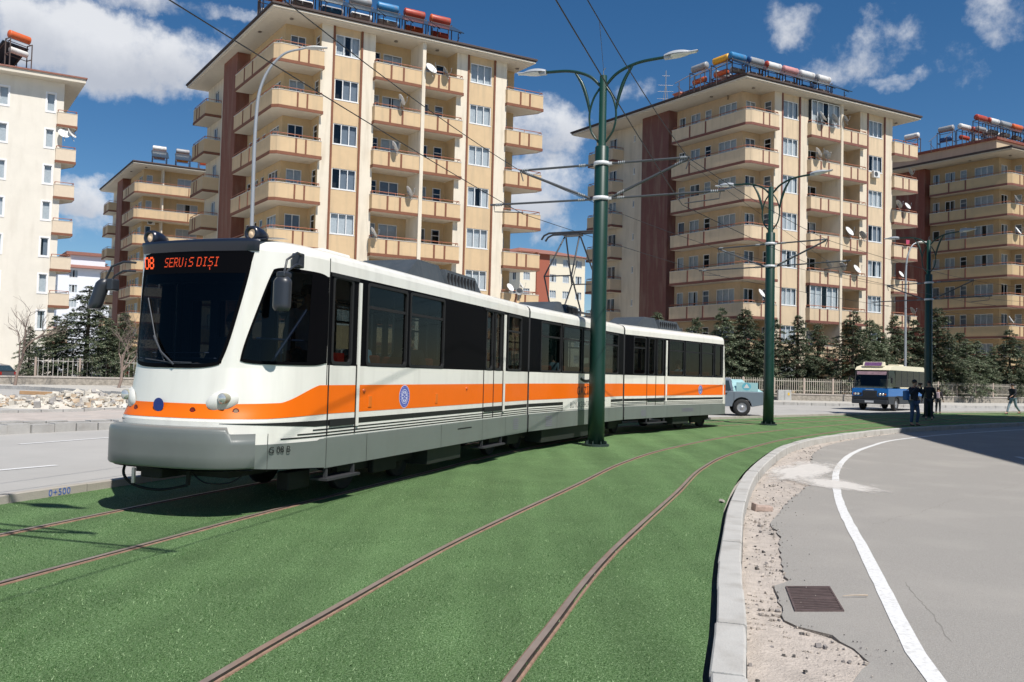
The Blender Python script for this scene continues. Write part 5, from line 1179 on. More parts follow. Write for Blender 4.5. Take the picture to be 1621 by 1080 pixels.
for ds_ in (-.14, .14): mb.tube([(PC+ds_, .28, hz-.14), (PC+ds_, .36, hz-.03), (PC+ds_, .5, hz+.03), (PC+ds_, 1.8, hz+.03), (PC+ds_, 1.94, hz-.03), (PC+ds_, 2.02, hz-.14)], .028, 8)
mb.box(PC-.16, .9, hz-.05, PC+.16, 1.4, hz); obj('collector_head', mb, pg, pb)
def bz3(p): return [Vector((q.x, q.y, p[0][2]+0)) for q in []] or sm3(p)
def sm3(p):
    P = [Vector(q) for q in p]; P = [P[0]]+P+[P[-1]]; o = []
    for i in range(1, len(P)-2):
        for j in range(6): t = j/6; a, b, c, d = P[i-1:i+3]; o.append(.5*((2*b)+(c-a)*t+(2*a-5*b+4*c-d)*t*t+(3*b-a-3*c+d)*t**3))
    return o+[P[-1]]
# hoses and coupler under the bumper
mb = MB(fm0)
mb.tube(bz3([(-1.30, 1.75, .56), (-1.36, 1.72, .42), (-1.32, 1.6, .30), (-1.2, 1.35, .25), (-1.05, 1.1, .30)]), .016, 8); mb.tube([(-1.2, .95, .55), (-1.22, .95, .33)], .025, 8); mb.tube(bz3([(-1.2, .95, .5), (-1.25, .7, .38), (-1.15, .45, .38), (-1.05, .3, .5)]), .009, 7); mb.rbox(-1.35, 1.2, .40, -1.0, 1.5, .54, .02)
mb.box(-1.1, .5, .42, -.2, 1.8, .56); mb.rbox(-.3, .28, .2, .15, .45, .42, .02)
obj('coupler_hoses', mb, tun, tram)
mb = MB(fm0); mb.box(-1.37, 1.56, .33, -1.35, 1.60, .5); obj('hose_tag', mb, tmet, tram)
# ================================================================== tramway masts, wires, street lamps
green = mat('mast_green', (.004, .034, .023), .42, coat=.08, var=.12, vscale=3)
galv = mat('galvanised', (.34, .35, .36), .45, metal=.6, var=.12, vscale=8); lampg = mat('lamp_grey', (.40, .42, .44), .4, coat=.2)
lampl = mat('lamp_bowl', (.62, .62, .58), .2); drk = mat('bracket_steel', (.10, .105, .11), .5, metal=.5); whb = mat('band_white', (.62, .63, .64), .5)
def bez(pts, n=14):
    out = []; P = [Vector(p) for p in pts]; P = [P[0]*2-P[1]]+P+[P[-1]*2-P[-2]]
    for i in range(1, len(P)-2):
        for j in range(n):
            t = j/n; a, b, c, d = P[i-1], P[i], P[i+1], P[i+2]; out.append(.5*((2*b)+(c-a)*t+(2*a-5*b+4*c-d)*t*t+(3*b-a-3*c+d)*t**3))
    out.append(P[-2]); return out
def lamp_head(x, z, sg, tilt):
    h = MB(); l = MB()
    def hf(u, v):
        t = v; w = .145*math.sin(min(1, t*1.15+.12)*math.pi*.93)**.6*(1-.15*t); an = math.pi*u
        return (x+sg*(t*.78), w*math.cos(an), z+.01+w*.75*math.sin(an)+tilt*t*.78)
    h.grid(hf, 12, 14)
    def lf(u, v):
        t = .22+v*.74; w = .125*math.sin(min(1, t*1.15+.12)*math.pi*.93)**.6; an = math.pi*u
        return (x+sg*(t*.78), -w*math.cos(an), z-w*.45*math.sin(an)+tilt*t*.78)
    l.grid(lf, 12, 10); h.box(min(x, x+sg*.2), -.06, z-.04, max(x, x+sg*.2), .06, z+.02)
    return h, l
def mast(x, y, ang, label, cant=True, arms=(1, 1)):
    root = thing('mast', label, 'lamp mast', (x, y, 0), ang, 'green masts between the tram tracks')
    m = MB(); m.lathe([(0, 0), (.195, 0), (.19, 1.5), (.165, 7.12), (.15, 7.14), (.092, 7.15), (.088, 8.86), (.0, 8.87)], 24); obj('pole', m, green, root)
    m = MB(); m.cyl((0, 0, 0), (0, 0, .05), .31, 24)
    for k in range(8): a = 6.283*k/8; m.cyl((.25*math.cos(a), .25*math.sin(a), .05), (.25*math.cos(a), .25*math.sin(a), .12), .022, 6); m.add([(.19*math.cos(a), .19*math.sin(a), .05), (.28*math.cos(a), .28*math.sin(a), .05), (.19*math.cos(a), .19*math.sin(a), .16)], [(0, 1, 2)])
    obj('base_plate', m, mat('plate_dark', (.03, .05, .045), .5, metal=.3), root)
    for z, r in ((5.88, .176), (6.72, .17)):
        m = MB(); m.lathe([(r, z-.045), (r+.02, z-.045), (r+.02, z+.045), (r, z+.045)], 24)
        for s in (-1, 1): m.box(s*r-.03, -.05, z-.03, s*r+.06*s+.03, .05, z+.03)
        obj('clamp', m, whb, root)
    for sg in (-1, 1):
        m = MB(); m.tube(bez([(.06*sg, 0, 8.62), (.36*sg, 0, 8.90), (.85*sg, 0, 9.08), (1.5*sg, 0, 9.13)]), .036, 9)
        m.tube(bez([(.72*sg, 0, 9.04), (.53*sg, 0, 8.72), (.40*sg, 0, 8.35), (.33*sg, 0, 8.02)]), [.026+.02*math.sin(3.14*k/42) for k in range(43)], 8)
        m.tube(bez([(.08*sg, 0, 8.58), (.24*sg, 0, 8.32), (.33*sg, 0, 7.95), (.28*sg, 0, 7.55), (.09*sg, 0, 7.25)]), .026, 8)
        a = obj('lamp_arm', m, green, root); h, l = lamp_head(1.47*sg, 9.12, sg, .06)
        ho = obj('lamp_head', h, lampg, a); obj('lamp_bowl', l, lampl, a)
    m = MB(); m.tube([(0, 0, 8.87), (0, 0, 9.0), (.05, 0, 9.05)], .012, 6); obj('finial', m, galv, root)
    if cant:
        for sg in (-1, 1):
            m = MB(); m.tube([(sg*.2, 0, 6.72), (sg*2.1, 0, 6.72)], .028, 8); m.tube([(sg*.2, 0, 5.88), (sg*2.05, 0, 6.68)], .032, 8); m.tube([(sg*.2, 0, 5.88), (sg*2.9, 0, 5.90)], .026, 8)
            m.tube([(sg*2.8, 0, 5.88), (sg*2.78, 0, 5.72), (sg*2.0, 0, 5.66)], .013, 6); m.tube([(sg*2.1, 0, 6.70), (sg*2.02, 0, 6.45)], .015, 6)
            c = obj('cantilever', m, drk, root); k = MB()
            for (px, pz, r) in ((.42, 6.72, .05), (.42, 5.98, .05), (.42, 5.885, .045), (1.9, 6.72, .045), (1.78, 6.57, .04), (2.6, 5.895, .045)):
                for j in range(4): k.lathe([(.02, -.02), (r, 0), (.02, .02)], 10, 0, (sg*(px+.045*j), 0, pz+(.018*j if 5.95 < pz < 6.6 else 0)), 'x')
            obj('insulator', k, mat('insulator_grey', (.25, .27, .28), .35), c)
    return root
MP = [(-3.5, 4.9), (2.04, 19.48), (9.53, 30.4), (20.76, 40.9)]
MA = [R_(-17), R_(-23), R_(-40), R_(-50)]
ML = ['green lamp mast beyond the left edge whose shadow falls on the turf', 'tall green double-armed lamp mast standing right in front of the tram', 'green double-armed lamp mast just right of the tram rear', 'dark green lamp mast in the shade at the right, beside the blue minibus']
for (x, y), a, l in zip(MP, MA, ML): mast(x, y, a, l)
def mpt(i, off, z): a = MA[i]; return Vector((MP[i][0]+off*math.cos(a), MP[i][1]+off*math.sin(a), z))
wire = mat('wire_black', (.02, .02, .022), .5)
def wire_run(name, label, pts, sag, r=.0085):
    m = MB(); path = []
    for a, b in zip(pts[:-1], pts[1:]):
        n = 14
        for k in range(n): t = k/n; p = a.lerp(b, t); p.z -= sag*4*t*(1-t); path.append(p)
    path.append(pts[-1]); m.tube(path, r, 6)
    tag(obj(name, m, wire), label, 'overhead wire', 'overhead wires of the tramway')
def far(off, z): return [Vector((34+off*.4, 48-off*.9, z)), Vector((60+off*.4, 60-off*.9, z))]
wire_run('contact_wire', 'contact wire over the track with the tram, touching its pantograph', [Vector((-9.2, -6, 5.6)), AT(268, 0, 8.75), mpt(1, -2.0, 5.62), mpt(2, -1.95, 5.62), mpt(3, -1.95, 5.62)]+far(-2, 5.62), .04)
wire_run('carrier_wire', 'thicker carrier wire strung above the track with the tram', [Vector((-8.4, -5, 6.7)), AT(449, 0, 11.1), mpt(1, -2.08, 6.70), mpt(2, -2.05, 6.70), mpt(3, -2.05, 6.70)]+far(-2, 6.7), .10)
wire_run('contact_wire', 'contact wire over the empty track nearest the camera', [Vector((-3.0, -3, 5.6)), AT(880, 0, 8.7), mpt(1, 1.95, 5.62), mpt(2, 2.0, 5.62), mpt(3, 2.0, 5.62)]+far(2, 5.62), .04)
wire_run('carrier_wire', 'thicker carrier wire strung above the empty track', [Vector((-2.6, -3, 6.7)), AT(930, 0, 11.2), mpt(1, 2.08, 6.70), mpt(2, 2.08, 6.70), mpt(3, 2.05, 6.70)]+far(2, 6.7), .10)
for k, (p, q, l) in enumerate(((mpt(1, 0, 9.0), AT(949, 35, 13.2), 'thin stay wire rising from the top of the nearest mast'), (mpt(1, 2.05, 6.6), mpt(2, 2.02, 6.3)+Vector((0, 0, -.3)), 'thin cross wire between the nearest and the middle mast'))):
    m = MB(); m.tube([p, q], .005, 5); tag(obj('stay_wire', m, wire), l, 'overhead wire')
# droppers
m = MB()
# plain grey street lamps
def street_lamp(P0, top, reach, d, label, hh):
    root = thing('street_lamp', label, 'street lamp', (P0.x, P0.y, 0), 0, 'grey street lamps')
    dx, dy = d; m = MB(); m.tube(bez([(0, 0, 0), (0, 0, top*.45), (0, 0, top*.78), (dx*reach*.12, dy*reach*.12, top*.90), (dx*reach*.5, dy*reach*.5, top*.975), (dx*reach, dy*reach, top)], 8), [.09-.05*k/40 for k in range(41)], 10); obj('pole', m, mat('lamp_pole_grey', (.36, .38, .40), .45, metal=.3), root)
    m = MB(); e = Vector((dx, dy, .06)); b = Vector((dx*reach, dy*reach, top)); m.grid(lambda u, v: tuple(b+e*(v*.85)+Vector((-dy, dx, 0))*(.15*math.cos(6.283*u)*math.sin(min(1, v*1.1+.1)*2.9)**.5)+Vector((0, 0, .08*math.sin(6.283*u)*math.sin(min(1, v*1.1+.1)*2.9)**.5))), 12, 10); obj('lamp_head', m, mat('lamp_head_pale', (.55, .55, .52), .4), root)
q = AT(391, 560, 33.0)
street_lamp(Vector((q.x, q.y, 0)), 14.8, 1.9, (.995, .1), 'slim grey curved street lamp rising behind the tram in front of the yellow block', 14)
q = AT(1433, 580, 60.0)
street_lamp(Vector((q.x, q.y, 0)), 12.1, 1.0, (.98, .2), 'slim grey street lamp among the conifers beside the blue minibus', 11.5)
# ================================================================== walls, fences
stonem = mat('rubble_stone', (.30, .27, .23), .95, var=.45, vscale=5, bump=.8, bscale=9, det=6)
cop = mat('wall_coping', (.42, .38, .34), .9, var=.1)
def stone_wall(pts, h, label):
    P = catmull(pts, 2.0); root = thing('stone_wall', label, 'wall', (P[0].x, P[0].y, 0), 0, 'low stone walls along the pavements'); P = [p-P[0] for p in P]
    m = MB(); ribbon(m, P, .35, .1, h); obj('masonry', m, stonem, root); m = MB(); ribbon(m, offset(P, -.04), .43, h+.001, h+.09); obj('coping', m, cop, root)
def fence(pts, z0, h, colr, label, pk=.17):
    P = catmull(pts, 1.0); root = thing('picket_fence', label, 'fence', (P[0].x, P[0].y, 0), 0, 'picket fences'); P = [p-P[0] for p in P]; P = resample(P, max(2, int(len(P)/2.4)))
    fm_ = mat('fence_'+colr, {'white': (.46, .42, .35), 'pale': (.42, .39, .36)}[colr], .6, var=.1)
    for a, b in zip(P[:-1], P[1:]):
        m = MB(); d = b-a; L_ = d.length; d = d.normalized(); nn = Vector((-d.y, d.x)); n = int(L_/pk)
        for k in range(n):
            c = a+d*(k+.5)*L_/n
            q = [c-d*.02+nn*.012, c+d*.02+nn*.012, c+d*.02-nn*.012, c-d*.02-nn*.012]; m.prism(q, z0+.06, z0+h)
        for z in (z0+.2, z0+h-.22): m.prism([a+nn*.017, b+nn*.017, b+nn*.045, a+nn*.045], z, z+.05)
        obj('panel', m, fm_, root)
        m = MB(); m.box(a.x-.05, a.y-.05, z0-.02, a.x+.05, a.y+.05, z0+h+.06); obj('post', m, mat('fence_post', (.45, .36, .30), .7), root)
WR = [(6, 61.0), (14, 62.8), (26, 64.2), (35.5, 68.9), (60, 81)]
stone_wall(WR, .60, 'low stone wall running behind the blue minibus on the right')
fence([(x, y+.2) for x, y in WR], .69, 1.15, 'white', 'white picket fence on the stone wall under the conifers on the right')
WLf = [(-40, 49.6), (-32.5, 54.2), (-27, 57.8), (-21, 61.8)]
stone_wall(WLf, .62, 'low stone wall at the far left behind the rubble')
fence([(x-.6, y+3.0) for x, y in WLf[1:]], .45, 1.5, 'pale', 'pale picket fence under the trees on the far left', .3)
mb = MB(); mb.prism([(-33.6, 57.6), (-22, 65.2), (-22.5, 66.2), (-34, 58.6)], .1, .46)
tag(obj('low_wall', mb, mat('low_wall_grey', (.34, .33, .31), .9, var=.1)), 'plain low grey wall carrying the picket fence on the far left', 'wall')
ub = thing('utility_cabinet', 'dented grey utility cabinet with a yellow sticker, in front of the stone wall', 'utility cabinet', (0, 0, 0)); q = G(1241, 637); ub.location = (q.x, q.y, .12)
m = MB(); m.rbox(-.5, -.2, 0, .5, .2, .82, .02); obj('body', m, mat('cabinet_grey', (.42, .42, .40), .6, var=.15), ub)
m = MB(); m.box(-.015, -.21, .06, .0, -.199, .76); obj('door', m, drk, ub); m = MB(); m.box(.22, -.212, .42, .36, -.2, .62); obj('sticker', m, mat('sticker_yellow', (.7, .45, .05), .6), ub)
# ================================================================== conifers and bare trees
def leafmat(name, c, v=.35):
    m = mat(name, c, .75, spec=.2); t = m.node_tree; b = t.nodes['Principled BSDF']
    g = N(t, 'ShaderNodeNewGeometry'); oi = N(t, 'ShaderNodeObjectInfo'); n = N(t, 'ShaderNodeTexNoise'); n.inputs['Scale'].default_value = 1.7; L(t, g.outputs['Position'], n.inputs['Vector'])
    r = N(t, 'ShaderNodeMapRange'); r.inputs[1].default_value = .3; r.inputs[2].default_value = .7; r.inputs[3].default_value = 1-v; r.inputs[4].default_value = 1+v; L(t, n.outputs[0], r.inputs[0])
    r2 = N(t, 'ShaderNodeMapRange'); r2.inputs[3].default_value = .8; r2.inputs[4].default_value = 1.2; L(t, oi.outputs['Random'], r2.inputs[0])
    k = N(t, 'ShaderNodeMath', operation='MULTIPLY'); L(t, r.outputs[0], k.inputs[0]); L(t, r2.outputs[0], k.inputs[1])
    s = N(t, 'ShaderNodeVectorMath', operation='SCALE'); s.inputs[0].default_value = c; L(t, k.outputs[0], s.inputs['Scale']); L(t, s.outputs[0], b.inputs['Base Color']); return m
LF = [leafmat('needles', (.120, .158, .090)), leafmat('needles_dark', (.066, .092, .054)), leafmat('needles_tip', (.21, .23, .155))]
bark = mat('bark', (.13, .095, .07), .95, var=.3, vscale=8, bump=.6)
def conifer_meshes(seed, h, R0, lean=0):
    rn = random.Random(seed); T = MB(); C = MB()
    T.tube([(0, 0, 0), (.03, .02, h*.3), (lean*.5, 0, h*.7), (lean, 0, h*.98)], [.16, .13, .07, .015], 9)
    W_ = 20
    for wl_ in range(W_):
        t0 = (wl_+.3)/W_
        for b_ in range(8 if wl_ < 14 else 6):
            t = min(.985, t0+rn.uniform(-.02, .02)); z = h*(.12+.86*t); env = R0*((1-t)**.85)*(.62+.38*min(1, t*6+.1)); a = b_*6.283/8+wl_*1.1+rn.uniform(-.3, .3); ln = env*rn.choice([.6, .8, .95, 1.0, 1.1, 1.25])*rn.uniform(.9, 1.1)+.10
            if rn.random() < .10: continue
            up = rn.uniform(.0, .22)+.35*t; cx = lean*t
            pts = [Vector((cx+math.cos(a)*ln*s, math.sin(a)*ln*s, z+ln*(up*s-.40*s*s))) for s in [k/5 for k in range(6)]]
            if b_ % 2 == 0: T.tube(pts, [.028*(1-.8*k/5)+.004 for k in range(6)], 4)
            for _ in range(int(8+ln*30)):
                s = rn.random()**.6; k = min(int(s*5), 4); p = pts[k].lerp(pts[k+1], s*5-k); wsp = .06+.16*ln*(1-abs(s-.5))*.6
                p = p+Vector((-math.sin(a), math.cos(a), 0))*rn.gauss(0, wsp)+Vector((rn.gauss(0, .05), rn.gauss(0, .05), rn.gauss(-.03, .05)))
                o = Vector((math.cos(a), math.sin(a), -.18))
                for _k in range(4):
                    d = (o+Vector((rn.gauss(0, .6), rn.gauss(0, .6), rn.gauss(-.05, .3)))).normalized(); l = rn.uniform(.10, .25); w = d.cross(Vector((rn.gauss(0, .4), rn.gauss(0, .4), 1))).normalized()*rn.uniform(.016, .036)
                    C.add([p-w*.6, p+w*.6, p+d*l*.6+w, p+d*l, p+d*l*.6-w], [(0, 1, 2, 3, 4)], rn.choice([0, 0, 1, 1, 2]) if s < .7 else rn.choice([0, 2, 2, 1]))
    return T.mesh('trunk', bark), C.mesh('crown', LF)
CONE = [conifer_meshes(i, 7.5, 2.65+.25*(i % 3), [0, .15, -.2, .1, 0][i]) for i in range(5)]
CON = [  # px, tip y, depth, width factor, label
 (1142, 482, 66.5, .95, 'conifer with a pointed tip just right of the tram rear'), (1180, 481, 67, 1.0, 'dark conifer immediately left of the middle lamp mast'), (1222, 500, 68, 1.0, 'conifer half hidden behind the middle lamp mast'),
 (1262, 494, 67, .95, 'loose conifer over the grey utility cabinet'), (1294, 508, 68, .95, 'short broad conifer left of the tallest leaning one'), (1350, 487, 66.5, 1.1, 'largest leaning conifer, directly left of the minibus'),
 (1377, 499, 68.5, .9, 'conifer whose tip shows above the front of the minibus'), (1392, 508, 70, .9, 'slender conifer rising behind the minibus windscreen'), (1416, 494, 71, .95, 'conifer rising behind the middle of the minibus'), (1446, 500, 72, .9, 'conifer between the slim lamp and the dark mast'),
 (1484, 482, 72, 1.1, 'tall dense conifer directly right of the dark mast'), (1517, 520, 73, 1.15, 'wide bushy conifer in the middle of the right-hand row'), (1545, 535, 75, 1.0, 'low conifer in front of the tan block ground floor'), (1572, 545, 76, .95, 'lowest conifer of the right-hand row'), (1598, 517, 76, 1.1, 'conifer with a clear pointed tip near the right edge'), (1632, 530, 78, 1.0, 'conifer cut by the right edge'),
 (1040, 486, 66, .95, 'conifer top peeping over the tram roof by the maroon wall'), (1098, 497, 66, .9, 'conifer top low over the tram roof near its rear'),
 (44, 512, 60, .9, 'small conifer in front of the white block at the far left'), (86, 494, 62, 1.05, 'conifer at the right corner of the white block'), (136, 447, 61, 1.35, 'tallest conifer of the left group'), (170, 500, 60, 1.1, 'bushy conifer nearest the tram mirror on the left'), (196, 490, 66, 1.0, 'conifer just left of the tram front, behind the others')]
for k, (px, ty, D, wf, lb) in enumerate(CON):
    b = AT(px, 600, D); h = AT(px, ty, D).z-.2; sc = h/7.5; root = thing('conifer', lb, 'conifer', (b.x, b.y, .1), k*1.7, 'conifers in front of the apartment blocks'); root.scale = (sc*wf, sc*wf, sc)
    t, c = CONE[k % 5]; link('trunk', t, root); link('crown', c, root)
def bare_tree(px, D, h, seed, label):
    rn = random.Random(seed); b = AT(px, 600, D); root = thing('bare_tree', label, 'tree', (b.x, b.y, .1), 0, 'leafless trees on the left'); m = MB(); tw_ = MB()
    def grow(p, d, r, l, lv):
        pts = [p]; q = p.copy(); dd = d.copy()
        for k in range(4): dd = (dd+Vector((rn.gauss(0, .12), rn.gauss(0, .12), rn.gauss(.03, .06)))).normalized(); q = q+dd*l/4; pts.append(q.copy())
        (m if lv < 2 else tw_).tube(pts, [r*(1-.35*k/4) for k in range(5)], 6 if lv < 2 else 4)
        if lv >= 4: return
        for _ in range(3 if lv else 4): grow(pts[rn.choice([2, 3, 4, 4])], (dd+Vector((rn.gauss(0, .62), rn.gauss(0, .62), rn.uniform(0, .35)))).normalized(), r*.52, l*rn.uniform(.55, .8), lv+1)
    grow(Vector((0, 0, 0)), Vector((.08, 0, 1)), .10, h*.36, 0)
    obj('trunk', m, mat('bark_pale', (.24, .18, .15), .9, var=.2), root); obj('twigs', tw_, mat('twig', (.20, .15, .13), .9), root)
bare_tree(24, 52, 6.6, 4, 'leafless tree with a thick leaning trunk by the grey car'); bare_tree(188, 52, 6.0, 14, 'leafless young tree just left of the tram front')
# ================================================================== solar heaters, dishes, air conditioners
A2 = math.atan2(V2.y, V2.x); A3 = math.atan2(W2.y, W2.x)
hf = mat('heater_frame', (.13, .10, .09), .7, metal=.3); hp = mat('solar_panel', (.045, .06, .075), .15, spec=.6); hr = mat('panel_rim', (.28, .29, .3), .5)
HC = {'white': (.66, .65, .62), 'grey': (.30, .31, .32), 'blue': (.03, .20, .42), 'orange': (.62, .12, .03), 'red': (.40, .055, .03), 'yellow': (.75, .38, .03), 'pink': (.58, .27, .26), 'navy': (.02, .08, .22)}
def hm(c): return mat('tank_'+c, HC[c], .45, var=.08, vscale=5, dirt=((.25, .16, .12), .5), dscale=(1, 1, 1))
HM = {}
def heater(P, rot, c1, c2, label, cap=None, sc=1.0, panel=True, low=True):
    root = thing('solar_water_heater', label, 'solar water heater', P, rot, 'solar water heaters on the roofs', sc)
    if 'f' not in HM:
        m = MB()
        for x in (-.78, .78):
            m.box(x-.03, .95, -.12, x+.03, 1.01, 2.0); m.box(x-.03, .35, -.12, x+.03, .41, 2.0); m.box(x-.03, .35, 1.95, x+.03, 1.01, 2.0); m.box(x-.03, .35, .85, x+.03, 1.01, .9)
            m.tube([(x, .35, 1.8), (x, -1.35, .75)], .03, 5); m.box(x-.025, -.9, -.25, x+.025, -.85, .95); m.tube([(x, .38, .0), (x, -1.1, .6)], .02, 4)
        for y, z in ((.38, 1.9), (.98, 1.9), (.38, .85)): m.box(-.78, y-.02, z, .78, y+.02, z+.04)
        m.tube([(.6, .7, 2.0), (.6, .2, 1.75)], .025, 5)
        HM['f'] = m.mesh('frame', hf)
        m = MB(); n = Vector((0, -1.15, 1.7)).normalized()
        for x0 in (-.93, .01): 
            a, b = Vector((0, .30, 1.83)), Vector((0, -1.55, .72)); up = Vector((0, -.56, .83))*.05
            m.add([(x0, a.y, a.z), (x0+.92, a.y, a.z), (x0+.92, b.y, b.z), (x0, b.y, b.z), (x0, a.y+up.y, a.z+up.z), (x0+.92, a.y+up.y, a.z+up.z), (x0+.92, b.y+up.y, b.z+up.z), (x0, b.y+up.y, b.z+up.z)], [(0, 1, 2, 3), (7, 6, 5, 4), (0, 4, 5, 1), (1, 5, 6, 2), (2, 6, 7, 3), (3, 7, 4, 0)])
        HM['p'] = m.mesh('panel', hp)
    link('frame', HM['f'], root)
    if panel: link('panel', HM['p'], root)
    for c, r, z, ln in ((c1, .285, 2.32, .72), (c2, .22, 1.22, .6)):
        if not low and r < .25: continue
        k = (c, r)
        if k not in HM:
            m = MB(); m.lathe([(0, -ln-.07), (r*.6, -ln-.05), (r*.97, -ln), (r, -ln+.03), (r, ln-.03), (r*.97, ln), (r*.6, ln+.05), (0, ln+.07)], 20, 0, (0, .68, z), 'x')
            HM[k] = m.mesh('tank', hm(c))
        t = link('tank', HM[k], root)
        if cap and r > .25:
            m = MB(); m.lathe([(0, -ln-.075), (r*.62, -ln-.055), (r*1.0, -ln-.0), (r*1.03, -ln+.08)], 20, 0, (0, .68, z), 'x'); obj('cap', m, hm(cap), t)
def hrow(O, sc, items, a0, b0, step, nm, z=TOP+.45, along='v', rot=0):
    for k, (c1, c2, cap, pn) in enumerate(items):
        a, b = (a0+step*k, b0) if along == 'v' else (a0, b0+step*k)
        P = bworld(O, sc, a, b, z); heater(P, (A2 if along == 'v' else A3+math.pi)+rot, c1, c2, f'{c1} solar tank{" with "+cap+" end" if cap else ""}, {nm[k]}', cap, sc, pn)
hrow(O1, S_, [('grey', 'orange', None, True), ('orange', 'grey', None, True), ('white', 'blue', None, True), ('grey', 'white', None, True), ('blue', 'white', None, True), ('red', 'orange', None, True), ('red', 'red', 'orange', True)], .3, 1.0, 1.95,
     ['at the near corner of the yellow block roof', 'second along the yellow block roof', 'third along the yellow block roof', 'left of the blue tank on the yellow block roof', 'on the yellow block roof', 'right of the blue tank on the yellow block roof', 'last at the right end of the yellow block roof'])
hrow(O2, S_, [('blue', 'grey', None, True), ('grey', 'white', 'navy', True), ('white', 'yellow', 'red', True), ('pink', 'white', None, True), ('white', 'blue', None, True), ('white', 'white', 'grey', True)], .9, 1.0, 1.85,
     ['at the corner of the middle block roof', 'second along the middle block roof', 'third along the middle block roof', 'on the middle block roof', 'right of the pink tank on the middle block', 'last at the right end of the middle block roof'])
hrow(O2, S_, [('yellow', 'orange', None, False), ('grey', 'orange', None, False)], -.2, 2.6, 2.2, ['brightest on the middle block roof, left side', 'leftmost on the middle block roof'], along='w')
hrow(O3, S_, [('orange', 'white', None, False), ('white', 'red', None, False), ('grey', 'navy', None, False)], 1.0, 13.8, -3.6, ['leftmost on the tan block roof', 'second from the left on the tan block', 'third from the left on the tan block'], along='w', z=TOP+1.8)
hrow(O3, S_, [('red', 'grey', None, False), ('white', 'grey', 'red', True), ('grey', 'white', None, True), ('orange', 'white', None, True), ('blue', 'white', None, True)], 1.2, 2.4, 1.95, ['by the corner of the tan block roof', 'highest on the tan block roof', 'near the right edge on the tan block', 'close to the right edge on the tan block', 'cut by the right edge'], z=TOP+2.0)
hrow(O4, 1.0, [('white', 'grey', None, True), ('grey', 'yellow', None, True), ('yellow', 'orange', None, False), ('white', 'grey', None, True)], 3.6, 5.0, 2.6, ['on the far-left yellow block roof', 'second on the far-left yellow block', 'third on the far-left yellow block roof', 'partly behind the big yellow block'], z=TOP+1.3)
hrow(O1, S_, [('red', 'grey', None, False), ('white', 'orange', None, False), ('grey', 'white', None, False), ('white', 'red', None, False), ('blue', 'grey', None, False)], 1.1, 3.6, 2.1, ['back row above the near corner of the yellow block', 'second of the back row on the yellow block', 'third of the back row on the yellow block', 'fourth of the back row on the yellow block', 'fifth of the back row on the yellow block'], z=TOP+.5)
hrow(O3, S_, [('white', 'red', None, False), ('red', 'grey', None, False), ('grey', 'orange', None, False), ('white', 'white', None, False)], 2.2, 4.6, 2.0, ['back row, nearest the corner, tan block', 'second of the back row on the tan block', 'third of the back row on the tan block', 'fourth of the back row on the tan block'], z=TOP+1.75)
hrow(O2, S_, [('grey', 'orange', None, False), ('white', 'red', None, False), ('grey', 'white', None, False), ('orange', 'grey', None, False)], 2.0, 3.5, 2.3, ['back row, nearest the corner, middle block', 'second of the back row on the middle block', 'third of the back row on the middle block', 'fourth of the back row on the middle block'], z=TOP-.1)
P = bworld(O5, 1.0, -3.6, 1.0, TOP+1.0); heater(P, A3+2.0, 'orange', 'white', 'orange solar tank above its tilted panel on the white building at far left', None, 1.1)
# dishes
dm = mat('dish_white', (.68, .68, .66), .5, var=.05); dg = mat('dish_grey', (.33, .34, .34), .55, var=.1)
DM = {}
def dish_meshes():
    for nm, m_ in (('w', dm), ('g', dg)):
        m = MB(); m.lathe([(0, .07), (.12, .06), (.25, .035), (.36, 0), (.40, -.02), (.405, -.01), (.36, .012), (.25, .05), (0, .085)], 24, 0, (0, 0, 0), 'y'); DM[nm] = m.mesh('reflector', m_)
    m = MB(); m.tube([(0, .03, -.33), (0, -.30, -.22), (0, -.42, -.02)], .014, 5); m.cyl((0, -.40, -.02), (0, -.48, .0), .03, 8); m.tube([(0, .08, 0), (0, .16, -.1), (0, .16, -.62)], .022, 6); m.box(-.06, .08, -.08, .06, .16, .08); DM['a'] = m.mesh('feed_arm', galv)
dish_meshes()
SDn = math.atan2(SUN_DIR.y, SUN_DIR.x)+math.pi/2
def dish(P, r, label, yaw=0, tilt=.55, kind='w'):
    root = thing('satellite_dish', label, 'satellite dish', P, 0, 'satellite dishes on the balconies'); root.scale = (r/.4,)*3; root.rotation_euler = (-tilt, 0, SDn+yaw)
    link('reflector', DM[kind], root); link('feed_arm', DM['a'], root)
def on_front(O, sc, px, py, b):
    d = ray(px, py); o = Vector((O[0], O[1]))+W2*b*sc; n = Vector((-V2.y, V2.x)); t = (o-Vector((0, 0))).dot(n)/Vector((d.x, d.y)).dot(n); return EYEP+d*t
def on_left(O, sc, px, py, a):
    d = ray(px, py); o = Vector((O[0], O[1]))+V2*a*sc; n = Vector((-W2.y, W2.x)); t = o.dot(n)/Vector((d.x, d.y)).dot(n); return EYEP+d*t
